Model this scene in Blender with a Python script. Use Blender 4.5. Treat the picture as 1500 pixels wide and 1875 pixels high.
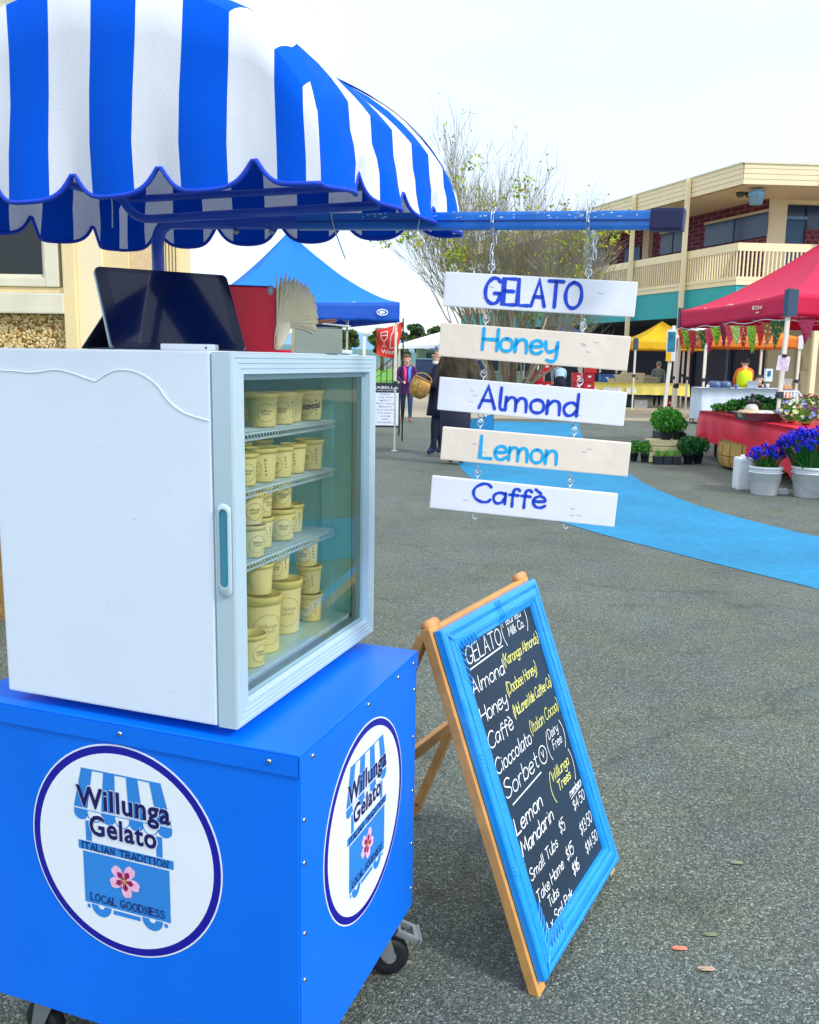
import bpy, bmesh, math, random
from math import sin, cos, pi, radians, sqrt, atan2
from mathutils import Vector as V, Matrix, noise
random.seed(7)
for o in list(bpy.data.objects): bpy.data.objects.remove(o)
S = bpy.context.scene
COL = S.collection
# ------------------------------------------------------------------ camera, world, sun, exposure
cam = bpy.data.cameras.new('camera'); co = bpy.data.objects.new('camera', cam); COL.objects.link(co)
PITCH, ROLL = .1676, .0161
right = V((1, 0, 0)); up0 = V((0, sin(PITCH), cos(PITCH))); fwd = V((0, cos(PITCH), -sin(PITCH)))
cr = right * cos(ROLL) + up0 * sin(ROLL); cu = -right * sin(ROLL) + up0 * cos(ROLL)
m3 = Matrix((cr, cu, -fwd)).transposed()
co.matrix_world = Matrix.Translation((0, 0, 1.52)) @ m3.to_4x4()
cam.sensor_fit = 'HORIZONTAL'; cam.sensor_width = 36; cam.lens = 36 * 1645 / 1500
cam.clip_start = .05; cam.clip_end = 6000
S.camera = co
w = bpy.data.worlds.new('World'); S.world = w; w.use_nodes = True
nt = w.node_tree; nt.nodes.clear()
out = nt.nodes.new('ShaderNodeOutputWorld'); bg = nt.nodes.new('ShaderNodeBackground'); bg2 = nt.nodes.new('ShaderNodeBackground')
sky = nt.nodes.new('ShaderNodeTexSky'); sky.sky_type = 'NISHITA'; sky.sun_disc = False
SUN_EL, SUN_AZ = radians(40), radians(126)      # azimuth measured from +Y towards +X
sky.sun_elevation = SUN_EL; sky.sun_rotation = SUN_AZ
bg.inputs[1].default_value = .05
nt.links.new(sky.outputs[0], bg.inputs[0])
tc = nt.nodes.new('ShaderNodeTexCoord'); sep = nt.nodes.new('ShaderNodeSeparateXYZ')
nt.links.new(tc.outputs['Generated'], sep.inputs[0])
cr1 = nt.nodes.new('ShaderNodeValToRGB'); e = cr1.color_ramp.elements
e[0].position = 0; e[0].color = (.70, .80, .92, 1); e[1].position = 1; e[1].color = (1.7, 1.72, 1.75, 1)
e2 = cr1.color_ramp.elements.new(.22); e2.color = (.76, .85, .96, 1)
e2 = cr1.color_ramp.elements.new(.45); e2.color = (.88, .95, 1.0, 1)
nt.links.new(sep.outputs['Z'], cr1.inputs[0])
nz = nt.nodes.new('ShaderNodeTexNoise'); nz.inputs['Scale'].default_value = 1.7; nz.inputs['Detail'].default_value = 6
mp = nt.nodes.new('ShaderNodeMapping'); mp.inputs['Scale'].default_value = (1, 1, 2.6)
nt.links.new(tc.outputs['Generated'], mp.inputs[0]); nt.links.new(mp.outputs[0], nz.inputs[0])
rm = nt.nodes.new('ShaderNodeMapRange'); rm.inputs[1].default_value = .3; rm.inputs[2].default_value = .7
rm.inputs[3].default_value = .87; rm.inputs[4].default_value = 1.09
nt.links.new(nz.outputs[0], rm.inputs[0])
mx = nt.nodes.new('ShaderNodeVectorMath'); mx.operation = 'SCALE'
nt.links.new(cr1.outputs[0], mx.inputs[0]); nt.links.new(rm.outputs[0], mx.inputs['Scale'])
bg2.inputs[1].default_value = .57
nt.links.new(mx.outputs[0], bg2.inputs[0])
ad_ = nt.nodes.new('ShaderNodeAddShader'); nt.links.new(bg.outputs[0], ad_.inputs[0]); nt.links.new(bg2.outputs[0], ad_.inputs[1])
nt.links.new(ad_.outputs[0], out.inputs[0])
sl = bpy.data.lights.new('sun', 'SUN'); so = bpy.data.objects.new('sun', sl); COL.objects.link(so)
sl.energy = 1.5; sl.angle = radians(10); sl.color = (1, .97, .92)
sd = V((sin(SUN_AZ) * cos(SUN_EL), cos(SUN_AZ) * cos(SUN_EL), sin(SUN_EL)))
so.rotation_euler = sd.to_track_quat('Z', 'Y').to_euler()
S.view_settings.view_transform = 'Standard'; S.view_settings.look = 'None'
S.view_settings.exposure = .77; S.view_settings.gamma = 1; S.view_settings.use_curve_mapping = False
S.cycles.max_bounces = 8; S.cycles.transparent_max_bounces = 12

# ------------------------------------------------------------------ helpers
def lin(h):
    h = h.lstrip('#'); r = [int(h[i:i + 2], 16) / 255 for i in (0, 2, 4)]
    return tuple([(c / 12.92 if c <= .04045 else ((c + .055) / 1.055) ** 2.4) for c in r]) + (1,)
MATS = {}
def mat(name, hx, rough=.6, metal=0, var=.12, vs=8, bump=0, bs=60, coat=0, transl=0, spec=.5, alpha=None):
    if name in MATS: return MATS[name]
    m = bpy.data.materials.new(name); m.use_nodes = True; n = m.node_tree.nodes; L = m.node_tree.links
    b = n['Principled BSDF']; col = lin(hx) if isinstance(hx, str) else hx
    b.inputs['Roughness'].default_value = rough; b.inputs['Metallic'].default_value = metal
    b.inputs['Specular IOR Level'].default_value = spec
    b.inputs['Coat Weight'].default_value = coat; b.inputs['Coat Roughness'].default_value = .12
    t = n.new('ShaderNodeTexCoord')
    nz = n.new('ShaderNodeTexNoise'); nz.inputs['Scale'].default_value = vs; nz.inputs['Detail'].default_value = 6
    L.new(t.outputs['Object'], nz.inputs['Vector'])
    mr = n.new('ShaderNodeMapRange'); mr.inputs[1].default_value = .25; mr.inputs[2].default_value = .75
    mr.inputs[3].default_value = 1 - var; mr.inputs[4].default_value = 1 + var * .6
    L.new(nz.outputs[0], mr.inputs[0])
    sc = n.new('ShaderNodeVectorMath'); sc.operation = 'SCALE'; sc.inputs[0].default_value = col[:3]
    L.new(mr.outputs[0], sc.inputs['Scale']); L.new(sc.outputs[0], b.inputs['Base Color'])
    r2 = n.new('ShaderNodeMapRange'); r2.inputs[3].default_value = max(0, rough - min(.08, rough * .3)); r2.inputs[4].default_value = min(1, rough + min(.08, rough * .3))
    L.new(nz.outputs[0], r2.inputs[0]); L.new(r2.outputs[0], b.inputs['Roughness'])
    if bump:
        n2 = n.new('ShaderNodeTexNoise'); n2.inputs['Scale'].default_value = bs; n2.inputs['Detail'].default_value = 4
        L.new(t.outputs['Object'], n2.inputs['Vector'])
        bp = n.new('ShaderNodeBump'); bp.inputs['Strength'].default_value = bump; bp.inputs['Distance'].default_value = .01
        L.new(n2.outputs[0], bp.inputs['Height']); L.new(bp.outputs[0], b.inputs['Normal'])
    if transl:
        tr = n.new('ShaderNodeBsdfTranslucent'); L.new(sc.outputs[0], tr.inputs[0])
        ms = n.new('ShaderNodeMixShader'); ms.inputs[0].default_value = transl
        L.new(b.outputs[0], ms.inputs[1]); L.new(tr.outputs[0], ms.inputs[2]); L.new(ms.outputs[0], n['Material Output'].inputs[0])
    MATS[name] = m; return m
I4 = Matrix.Identity(4)
WM = {}
class MB:
    def __init__(s, T=None): s.v = []; s.f = []; s.m = []; s.sm = []; s.T = T or I4; s.mi = 0; s.smooth = False
    def add(s, vs, fs, T=None):
        T = s.T @ T if T is not None else s.T
        k = len(s.v); s.v += [T @ V(v) for v in vs]
        for f in fs: s.f.append([i + k for i in f]); s.m.append(s.mi); s.sm.append(s.smooth)
    def box(s, x0, x1, y0, y1, z0, z1, T=None):
        s.add([(x, y, z) for z in (z0, z1) for y in (y0, y1) for x in (x0, x1)],
              [(0, 2, 3, 1), (4, 5, 7, 6), (0, 1, 5, 4), (2, 6, 7, 3), (0, 4, 6, 2), (1, 3, 7, 5)], T)
        return s
    def bbox(s, x0, x1, y0, y1, z0, z1, b=.003, T=None):     # bevelled box
        bm = bmesh.new(); bmesh.ops.create_cube(bm, size=1)
        for v in bm.verts: v.co = V((x0 + (v.co.x + .5) * (x1 - x0), y0 + (v.co.y + .5) * (y1 - y0), z0 + (v.co.z + .5) * (z1 - z0)))
        bmesh.ops.bevel(bm, geom=bm.edges[:], offset=b, segments=2, affect='EDGES', profile=.7)
        bm.verts.index_update(); s.add([v.co[:] for v in bm.verts], [[v.index for v in f.verts] for f in bm.faces], T); bm.free()
        return s
    def beam(s, p, q, a, b=None, upv=(0, 0, 1), bev=0):          # rectangular bar from p to q
        p, q = V(p), V(q); b = a if b is None else b
        z = (q - p); L = z.length; z.normalize(); u = V(upv)
        if abs(z.dot(u)) > .98: u = V((0, 1, 0))
        x = u.cross(z).normalized(); y = z.cross(x)
        M = Matrix((x, y, z)).transposed().to_4x4(); M.translation = p
        if bev: return s.bbox(-a / 2, a / 2, -b / 2, b / 2, 0, L, bev, M)
        return s.box(-a / 2, a / 2, -b / 2, b / 2, 0, L, M)
    def tube(s, pts, r, n=10, cap=True, closed=False):
        pts = [V(p) for p in pts]; N = len(pts); rs = r if isinstance(r, (list, tuple)) else [r] * N
        rings = []; t0 = None; x = None
        for i, p in enumerate(pts):
            a = pts[(i - 1) % N] if closed else pts[max(i - 1, 0)]; b = pts[(i + 1) % N] if closed else pts[min(i + 1, N - 1)]
            t = (b - a)
            if t.length < 1e-9: t = V((0, 0, 1))
            t.normalize()
            if x is None:
                x = t.orthogonal().normalized()
            else:
                x = (x - t * x.dot(t));
                x = x.normalized() if x.length > 1e-6 else t.orthogonal().normalized()
            y = t.cross(x)
            rings.append([p + (x * cos(2 * pi * k / n) + y * sin(2 * pi * k / n)) * rs[i] for k in range(n)])
        vs = [v for r_ in rings for v in r_]; fs = []
        for i in range(N if closed else N - 1):
            for k in range(n): fs.append((i * n + k, i * n + (k + 1) % n, ((i + 1) % N) * n + (k + 1) % n, ((i + 1) % N) * n + k))
        if cap and not closed: fs += [tuple(range(n - 1, -1, -1)), tuple(range((N - 1) * n, N * n))]
        s.add(vs, fs); return s
    def lathe(s, prof, n=24, c=(0, 0, 0), T=None, cap=True):
        vs = []; fs = []; m = len(prof)
        for k in range(n):
            a = 2 * pi * k / n
            for r, z in prof: vs.append((c[0] + r * cos(a), c[1] + r * sin(a), c[2] + z))
        for k in range(n):
            for i in range(m - 1):
                a, b = k * m + i, ((k + 1) % n) * m + i
                fs.append((a, b, b + 1, a + 1))
        if cap:
            if prof[0][0] > 1e-5: fs.append(tuple(k * m for k in range(n - 1, -1, -1)))
            if prof[-1][0] > 1e-5: fs.append(tuple(k * m + m - 1 for k in range(n)))
        s.add(vs, fs, T); return s
    def loft(s, secs, n=20, wob=0, T=None):   # secs: (cx, cy, z, rx, ry)
        vs = []; fs = []
        for i, (cx, cy, z, rx, ry) in enumerate(secs):
            for k in range(n):
                a = 2 * pi * k / n; q = 1 + wob * sin(a * 5 + i * .35) * min(1, i / 2) + wob * .6 * sin(a * 9 - i * .6)
                vs.append((cx + rx * q * cos(a), cy + ry * q * sin(a), z))
        for i in range(len(secs) - 1):
            for k in range(n): fs.append((i * n + k, i * n + (k + 1) % n, (i + 1) * n + (k + 1) % n, (i + 1) * n + k))
        fs += [tuple(range(n - 1, -1, -1)), tuple(range((len(secs) - 1) * n, len(secs) * n))]
        s.add(vs, fs, T); return s
    def quad(s, a, b, c, d): s.add([a, b, c, d], [(0, 1, 2, 3)]); return s
    def slab(s, pts, n, th):     # flat polygon with thickness th along -n
        n = V(n).normalized() * th; k = len(pts); p = [V(q) for q in pts]
        s.add(p + [q - n for q in p], [tuple(range(k)), tuple(range(2 * k - 1, k - 1, -1))] + [(i, i + k, (i + 1) % k + k, (i + 1) % k) for i in range(k)])
        return s
    def build(s, name, mats, parent=None, label=None, kind=None):
        me = bpy.data.meshes.new(name)
        if not isinstance(mats, (list, tuple)): mats = [mats]
        xs = s.v
        c = V((0, 0, 0))
        if xs:
            lo = V([min(v[i] for v in xs) for i in range(3)]); hi = V([max(v[i] for v in xs) for i in range(3)]); c = (lo + hi) / 2
            if parent is None: c.z = lo.z
        me.from_pydata([tuple(v - c) for v in xs], [], s.f)
        for m_ in mats: me.materials.append(m_)
        me.polygons.foreach_set('material_index', s.m); me.polygons.foreach_set('use_smooth', s.sm)
        me.update()
        o = bpy.data.objects.new(name, me); COL.objects.link(o); o.location = c
        WM[o.name] = Matrix.Translation(c)
        if parent is not None: o.parent = parent; o.matrix_parent_inverse = WM[parent.name].inverted()
        if label: o['label'] = label
        if kind: o['kind'] = kind
        return o
def tag(o, label, cat, group=None):
    o['label'] = label; o['category'] = cat
    if group: o['group'] = group
    return o
def thing(name, label, cat, loc=(0, 0, 0), group=None, rz=0):
    o = bpy.data.objects.new(name, None); COL.objects.link(o); o.location = loc; o.rotation_euler = (0, 0, rz)
    o.empty_display_size = .05
    WM[o.name] = Matrix.Translation(loc) @ Matrix.Rotation(rz, 4, 'Z')
    return tag(o, label, cat, group)
def struct(name, mb, m): return mb.build(name, m, None, kind='structure')
def copy_tree(o, parent=None):
    c = o.copy(); COL.objects.link(c)
    if parent is not None: c.parent = parent
    for ch in [x for x in bpy.data.objects if x.parent == o]: copy_tree(ch, c)
    return c
def catmull(pts, k=5):
    if len(pts) < 3: return pts
    out = []
    P = [pts[0]] + list(pts) + [pts[-1]]
    for i in range(1, len(P) - 2):
        a, b, c, d = P[i - 1], P[i], P[i + 1], P[i + 2]
        for j in range(k):
            t = j / k
            out.append(tuple(.5 * ((2 * b[q]) + (-a[q] + c[q]) * t + (2 * a[q] - 5 * b[q] + 4 * c[q] - d[q]) * t * t + (-a[q] + 3 * b[q] - 3 * c[q] + d[q]) * t ** 3) for q in range(len(b))))
    out.append(tuple(pts[-1])); return out
def frame(o, x, y):      # matrix with origin o, x axis, y axis (z = x cross y)
    x = V(x).normalized(); y = V(y).normalized(); z = x.cross(y).normalized(); y = z.cross(x)
    M = Matrix((x, y, z)).transposed().to_4x4(); M.translation = V(o); return M
# ------------------------------------------------------------------ stroke lettering (hand painted / chalk letters)
G = {
'A': (6, "!0,0 3,10 6,0|!1,3.6 5,3.6"), 'C': (7, "7,8.4 5.6,9.8 3.4,9.8 .8,7.6 0,4.6 1,1.6 3.4,0 5.8,.2 7,1.6"),
'D': (7, "!0,0 0,10|0,10 3.5,9.6 6.4,7.4 6.4,3 3.6,.5 0,0"), 'E': (5.4, "!5.4,10 0,10 0,0 5.4,0|!0,5.2 4.6,5.2"),
'F': (5, "!5,10 0,10 0,0|!0,5.4 4,5.4"), 'G': (7, "6.6,8.6 5.2,9.8 3,9.8 .7,7.6 0,4.6 .8,1.6 3,.1 5.4,.5 6.4,2.2 6.5,4|!6.9,4.1 4.2,4.1"),
'H': (6, "!0,0 0,10|!6,0 6,10|!0,5 6,5"), 'I': (1.4, "!.7,0 .7,10"), 'K': (6, "!0,0 0,10|!5.6,10 0,4.6|!1.4,5.8 6,0"),
'L': (5, "!0,10 0,0 5,0"), 'M': (7.6, "!0,0 1,10 3.8,3.4 6.6,10 7.6,0"), 'N': (6, "!0,0 0,10 6,0 6,10"), 'O': (7.2, "3.4,10 1,8.4 0,5 1,1.4 3.5,0 6.2,1.4 7.2,5 6.2,8.6 3.4,10"),
'P': (5.6, "!0,0 0,10|0,10 3.6,9.8 5.4,7.8 3.8,5.4 0,4.8"), 'R': (6, "!0,0 0,10|0,10 3.6,9.8 5.4,7.8 3.8,5.4 0,5|!2.4,5 6,0"),
'S': (5.6, "5.4,8.6 3.6,10 1,9.4 .4,7.2 2.6,5.4 5,4 5.4,1.8 3.4,.1 .8,.4 0,1.6"), 'T': (6.6, "!0,10 6.6,10|!3.3,10 3.3,0"),
'V': (6, "!0,10 3,0 6,10"), 'W': (8.4, "!0,10 2,0 4.2,7 6.4,0 8.4,10"),
'a': (5, "4.6,5.2 2.6,6 .6,4.8 0,2.4 1.2,.1 3.2,.6 4.6,3.4|!4.7,6 4.7,0"), 'b': (5, "!0,10 0,0|0,3.4 1.6,5.8 3.8,5.6 5,3 3.8,.4 1.6,.1 0,1.6"),
'c': (4.4, "4.4,4.8 2.8,6 .8,5 0,2.8 1,.4 3,0 4.4,1.2"), 'd': (5, "4.8,4.6 3,6 .8,5 0,2.6 1.2,.2 3.2,.4 4.8,2.6|!4.9,10 4.9,0"),
'e': (4.8, "0.2,3.1 4.6,3.6 4,5.6 2.2,6.1 .4,4.6 0,2.4 1.2,.3 3.2,0 4.8,1.2"), 'f': (3.6, "4,8 3,8.9 1.7,8 1.4,4 1.4,-1|!0,5.4 3.6,5.4"),
'g': (5, "4.8,4.6 3,6 .8,5 0,2.8 1.2,.6 3.2,.8 4.8,3|4.9,6 4.9,-1.6 3.4,-3.6 1,-3.2 .2,-2.2"), 'h': (4.8, "!0,10 0,0|0,3.4 2,5.9 4.2,5 4.5,0"),
'i': (1.2, "!.6,6 .6,0|!.6,8.1 .7,8.3"), 'k': (4.6, "!0,10 0,0|!4.2,6 0,2.6|!1.4,3.8 4.6,0"), 'l': (1.4, "0.6,10 .6,1.2 1.8,0"),
'm': (8, "!0,6 0,0|0,3.6 1.6,6 3.6,5 3.8,0|3.8,3.6 5.4,6 7.4,5 7.8,0"), 'n': (4.8, "!0,6 0,0|0,3.4 2,6 4.2,5.1 4.6,0"),
'o': (5, "2.5,6 .6,5 0,2.8 .8,.6 2.6,0 4.4,.8 5,3.1 4.2,5.2 2.5,6"), 'p': (5, "!0,6 0,-3.6|0,3.4 1.6,5.9 3.8,5.6 5,3 3.8,.4 1.6,.1 0,1.6"),
'r': (3.4, "!0,6 0,0|0,3.4 1.6,5.8 3.4,5.8"), 's': (3.8, "3.6,5.2 2,6 .5,5 1.4,3.4 3.4,2.4 3.2,.5 1.4,0 0,.8"), 't': (3.6, "!1.6,9 1.6,1|1.6,1.4 2.4,0 3.6,.4|!0,6 3.4,6"),
'u': (4.6, "0,6 .1,1.6 1.8,0 3.6,.8 4.5,3|!4.5,6 4.5,0"), 'v': (4.6, "!0,6 2.3,0 4.6,6"), 'w': (7, "!0,6 1.6,0 3.5,5 5.4,0 7,6"), 'x': (4.4, "!0,0 4.4,6|!0,6 4.4,0"),
'y': (5, "0,6 .4,2.4 2,1.2 4.2,2.6 4.8,4|4.9,6 4.7,-1.4 3.2,-3.2 1,-2.6"), 'è': (4.8, "0.2,3.1 4.6,3.6 4,5.6 2.2,6.1 .4,4.6 0,2.4 1.2,.3 3.2,0 4.8,1.2|!.6,9.6 2.8,7.6"),
'$': (5, "4.6,7.4 3,8.6 1,8 .6,6.2 2.4,5 4.4,3.8 4.4,1.8 2.6,.8 .4,1.6|!2.6,10.4 2.2,-1"), '0': (5, "2.5,10 .6,8 0,5 .6,1.8 2.5,0 4.4,1.8 5,5 4.4,8 2.5,10"),
'1': (2, "!0,8 1.4,10 1.4,0"), '3': (4.8, "0.2,8.8 2.4,10 4.4,8.2 3.6,5.8 1.8,5.2 4,4.6 4.8,2.4 3,0 .2,.8"), '4': (5, "!3.8,0 3.8,10 0,3.4 5.2,3.4"),
'5': (4.8, "!4.6,10 .8,10 .4,5.6|.4,5.6 2.8,6.4 4.8,4.6 4.4,1.4 2.4,0 0,.8"), '6': (4.8, "4,9.8 1.6,8 .2,4.4 .6,1 2.6,0 4.6,1.6 4.4,4.4 2.4,5.4 .6,4"),
'(': (2.4, "2.4,11.5 .6,8 0,4.6 .8,1 2.6,-2"), ')': (2.4, "0,11.5 1.8,8 2.4,4.6 1.8,1 0,-2"), '.': (1.2, "!.5,.3 .7,.5"), '·': (1.2, "!.5,4.3 .7,4.6"), ' ': (2.6, ""),
}
def text_strokes(txt, gap=1.7):
    x = 0; out = []
    for ch in txt:
        wd, s = G[ch]
        for st in s.split('|'):
            if not st: continue
            sharp = st[0] == '!'; st = st.lstrip('!')
            p = [tuple(float(q) for q in a.split(',')) for a in st.split()]
            if not sharp: p = catmull(p, 4)
            out.append([((a + x), b) for a, b in p])
        x += wd + gap
    return out, x - gap
def ribbon(mb, pts, wd, zo=0):
    P = [V((a, b)) for a, b in pts]; Q = [P[0]]
    for p in P[1:]:
        if (p - Q[-1]).length > wd * .12: Q.append(p)
    if len(Q) < 2: Q.append(Q[0] + V((wd * .2, 0)))
    n = len(Q); L = []; R = []
    for i, p in enumerate(Q):
        t = (Q[min(i + 1, n - 1)] - Q[max(i - 1, 0)])
        t.normalize(); nn = V((-t.y, t.x))
        k = 1.0
        if 0 < i < n - 1:
            a = (Q[i] - Q[i - 1]).normalized(); b = (Q[i + 1] - Q[i]).normalized(); k = 1 / max(.5, sqrt(max(0.01, (1 + a.dot(b)) / 2)))
        ww = wd / 2 * k * (1 + .12 * sin(i * .9))
        L.append(p + nn * ww); R.append(p - nn * ww)
    vs = []; fs = []
    for a, b in zip(L, R): vs += [(a.x, a.y, zo), (b.x, b.y, zo)]
    for i in range(n - 1): fs.append((2 * i, 2 * i + 1, 2 * i + 3, 2 * i + 2))
    for end, q, sgn in ((0, Q[0], -1), (n - 1, Q[-1], 1)):
        t = (Q[-1] - Q[-2]) if sgn > 0 else (Q[0] - Q[1]); a0 = atan2(t.y, t.x); k = len(vs)
        vs += [(q.x + cos(a0 + pi * (j / 4 - .5)) * wd / 2, q.y + sin(a0 + pi * (j / 4 - .5)) * wd / 2, zo) for j in range(5)]
        fs.append(tuple(range(k, k + 5)))
    mb.add(vs, fs)
def write(mb, txt, x0, y0, width, cap, wd, zo=.0006, jit=0, gap=1.7, slant=0, rot=0):
    st, W = text_strokes(txt, gap); sx = width / W; sy = cap / 10
    for p in st:
        jx, jy = random.uniform(-jit, jit) * cap, random.uniform(-jit, jit) * cap
        pts = [(x0 + a * sx + slant * b * sy + jx, y0 + b * sy + jy + rot * a * sx) for a, b in p]
        ribbon(mb, pts, wd, zo)
def font_text(mb, txt, x0, y0, width, cap, bold=0, zo=.0006, sp=1.0, cx=None):
    cv = bpy.data.curves.new('lettering', 'FONT'); cv.body = txt; cv.size = 1; cv.offset = bold; cv.space_character = sp; cv.resolution_u = 3
    o = bpy.data.objects.new('lettering', cv); COL.objects.link(o)
    dg = bpy.context.evaluated_depsgraph_get(); dg.update(); me = bpy.data.meshes.new_from_object(o.evaluated_get(dg))
    vs = [v.co.copy() for v in me.vertices]; fs = [tuple(p.vertices) for p in me.polygons]
    xa = min(v.x for v in vs); xb = max(v.x for v in vs); s_ = width / (xb - xa); sy = cap / .70
    if cx is not None: x0 = cx - width / 2
    mb.add([(x0 + (v.x - xa) * s_, y0 + v.y * sy, zo) for v in vs], fs)
    bpy.data.objects.remove(o); bpy.data.meshes.remove(me); bpy.data.curves.remove(cv)
# ------------------------------------------------------------------ ground
def asphalt():
    m = bpy.data.materials.new('asphalt'); m.use_nodes = True; n = m.node_tree.nodes; L = m.node_tree.links; b = n['Principled BSDF']
    t = n.new('ShaderNodeTexCoord')
    vo = n.new('ShaderNodeTexVoronoi'); vo.inputs['Scale'].default_value = 210
    L.new(t.outputs['Object'], vo.inputs[0])
    vo2 = n.new('ShaderNodeTexVoronoi'); vo2.inputs['Scale'].default_value = 95; L.new(t.outputs['Object'], vo2.inputs[0])
    hs = n.new('ShaderNodeSeparateColor'); L.new(vo.outputs['Color'], hs.inputs[0])
    cr = n.new('ShaderNodeValToRGB'); el = cr.color_ramp.elements
    el[0].position = 0; el[0].color = (.038, .050, .046, 1); el[1].position = 1; el[1].color = (.34, .36, .33, 1)
    for p, c in ((.35, (.075, .090, .074, 1)), (.7, (.125, .137, .112, 1)), (.9, (.20, .21, .175, 1)), (.965, (.28, .30, .27, 1))):
        x = el.new(p); x.color = c
    L.new(hs.outputs[0], cr.inputs[0])
    big = n.new('ShaderNodeTexNoise'); big.inputs['Scale'].default_value = 1.1; big.inputs['Detail'].default_value = 7; big.inputs['Roughness'].default_value = .62
    L.new(t.outputs['Object'], big.inputs[0])
    mr = n.new('ShaderNodeMapRange'); mr.inputs[1].default_value = .3; mr.inputs[2].default_value = .7; mr.inputs[3].default_value = .86; mr.inputs[4].default_value = 1.26
    L.new(big.outputs[0], mr.inputs[0])
    tint = n.new('ShaderNodeValToRGB'); te = tint.color_ramp.elements
    te[0].position = .36; te[0].color = (.88, .97, 1.06, 1); te[1].position = .64; te[1].color = (.96, 1.02, .93, 1)
    tn = n.new('ShaderNodeTexNoise'); tn.inputs['Scale'].default_value = 2.3; tn.inputs['Detail'].default_value = 3
    L.new(t.outputs['Object'], tn.inputs[0]); L.new(tn.outputs[0], tint.inputs[0])
    m1 = n.new('ShaderNodeVectorMath'); m1.operation = 'MULTIPLY'; L.new(cr.outputs[0], m1.inputs[0]); L.new(tint.outputs[0], m1.inputs[1])
    m2 = n.new('ShaderNodeVectorMath'); m2.operation = 'SCALE'; L.new(m1.outputs[0], m2.inputs[0]); L.new(mr.outputs[0], m2.inputs['Scale'])
    wn = n.new('ShaderNodeTexNoise'); wn.inputs['Scale'].default_value = 1.4; wn.inputs['Detail'].default_value = 5; L.new(t.outputs['Object'], wn.inputs[0])
    wa = n.new('ShaderNodeVectorMath'); wa.operation = 'ADD'; L.new(t.outputs['Object'], wa.inputs[0]); ws = n.new('ShaderNodeVectorMath'); ws.operation = 'SCALE'; ws.inputs['Scale'].default_value = .7; L.new(wn.outputs['Color'], ws.inputs[0]); L.new(ws.outputs[0], wa.inputs[1])
    vc = n.new('ShaderNodeTexVoronoi'); vc.feature = 'DISTANCE_TO_EDGE'; vc.inputs['Scale'].default_value = .26; L.new(wa.outputs[0], vc.inputs[0])
    cm = n.new('ShaderNodeMapRange'); cm.inputs[1].default_value = .0; cm.inputs[2].default_value = .006; cm.inputs[3].default_value = .74; cm.inputs[4].default_value = 1; L.new(vc.outputs['Distance'], cm.inputs[0])
    sn = n.new('ShaderNodeTexNoise'); sn.inputs['Scale'].default_value = 3.1; sn.inputs['Detail'].default_value = 8; sn.inputs['Roughness'].default_value = .7; L.new(t.outputs['Object'], sn.inputs[0])
    sm_ = n.new('ShaderNodeMapRange'); sm_.inputs[1].default_value = .56; sm_.inputs[2].default_value = .66; sm_.inputs[3].default_value = 1; sm_.inputs[4].default_value = .74; L.new(sn.outputs[0], sm_.inputs[0])
    mm_ = n.new('ShaderNodeMath'); mm_.operation = 'MULTIPLY'; L.new(cm.outputs[0], mm_.inputs[0]); L.new(sm_.outputs[0], mm_.inputs[1])
    m3_ = n.new('ShaderNodeVectorMath'); m3_.operation = 'SCALE'; L.new(m2.outputs[0], m3_.inputs[0]); L.new(mm_.outputs[0], m3_.inputs['Scale'])
    L.new(m3_.outputs[0], b.inputs['Base Color']); b.inputs['Roughness'].default_value = .82
    am = n.new('ShaderNodeMath'); am.operation = 'ADD'; L.new(vo.outputs['Distance'], am.inputs[0]); L.new(vo2.outputs['Distance'], am.inputs[1])
    bp = n.new('ShaderNodeBump'); bp.invert = True; bp.inputs['Strength'].default_value = .9; bp.inputs['Distance'].default_value = .004
    L.new(am.outputs[0], bp.inputs['Height']); L.new(bp.outputs[0], b.inputs['Normal'])
    return m
def noisy(name, hx, scales, rough=.8, bump=.4, bs=170, var=.25):
    m = bpy.data.materials.new(name); m.use_nodes = True; n = m.node_tree.nodes; L = m.node_tree.links; b = n['Principled BSDF']
    t = n.new('ShaderNodeTexCoord'); col = lin(hx); prev = None
    for sc_ in scales:
        z = n.new('ShaderNodeTexNoise'); z.inputs['Scale'].default_value = sc_; z.inputs['Detail'].default_value = 5; L.new(t.outputs['Object'], z.inputs[0])
        mr = n.new('ShaderNodeMapRange'); mr.inputs[1].default_value = .3; mr.inputs[2].default_value = .7; mr.inputs[3].default_value = 1 - var; mr.inputs[4].default_value = 1 + var
        L.new(z.outputs[0], mr.inputs[0]); sc = n.new('ShaderNodeVectorMath'); sc.operation = 'SCALE'
        if prev is None: sc.inputs[0].default_value = col[:3]
        else: L.new(prev, sc.inputs[0])
        L.new(mr.outputs[0], sc.inputs['Scale']); prev = sc.outputs[0]
    L.new(prev, b.inputs['Base Color']); b.inputs['Roughness'].default_value = rough
    vo = n.new('ShaderNodeTexVoronoi'); vo.inputs['Scale'].default_value = bs; L.new(t.outputs['Object'], vo.inputs[0])
    bp = n.new('ShaderNodeBump'); bp.invert = True; bp.inputs['Strength'].default_value = bump; bp.inputs['Distance'].default_value = .004
    L.new(vo.outputs['Distance'], bp.inputs['Height']); L.new(bp.outputs[0], b.inputs['Normal']); return m
mb = MB(); mb.add([(-900, -300, 0), (900, -300, 0), (900, 2500, 0), (-900, 2500, 0)], [(0, 1, 2, 3)])
struct('ground', mb, asphalt())
low = [(.699, 13.54), (.78, 11.93), (.93, 10.7), (1.086, 9.83), (1.299, 8.96), (1.54, 8.35), (1.876, 7.67), (2.349, 6.85), (2.837, 6.04), (3.4, 5.0), (4.2, 3.7)]
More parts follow.
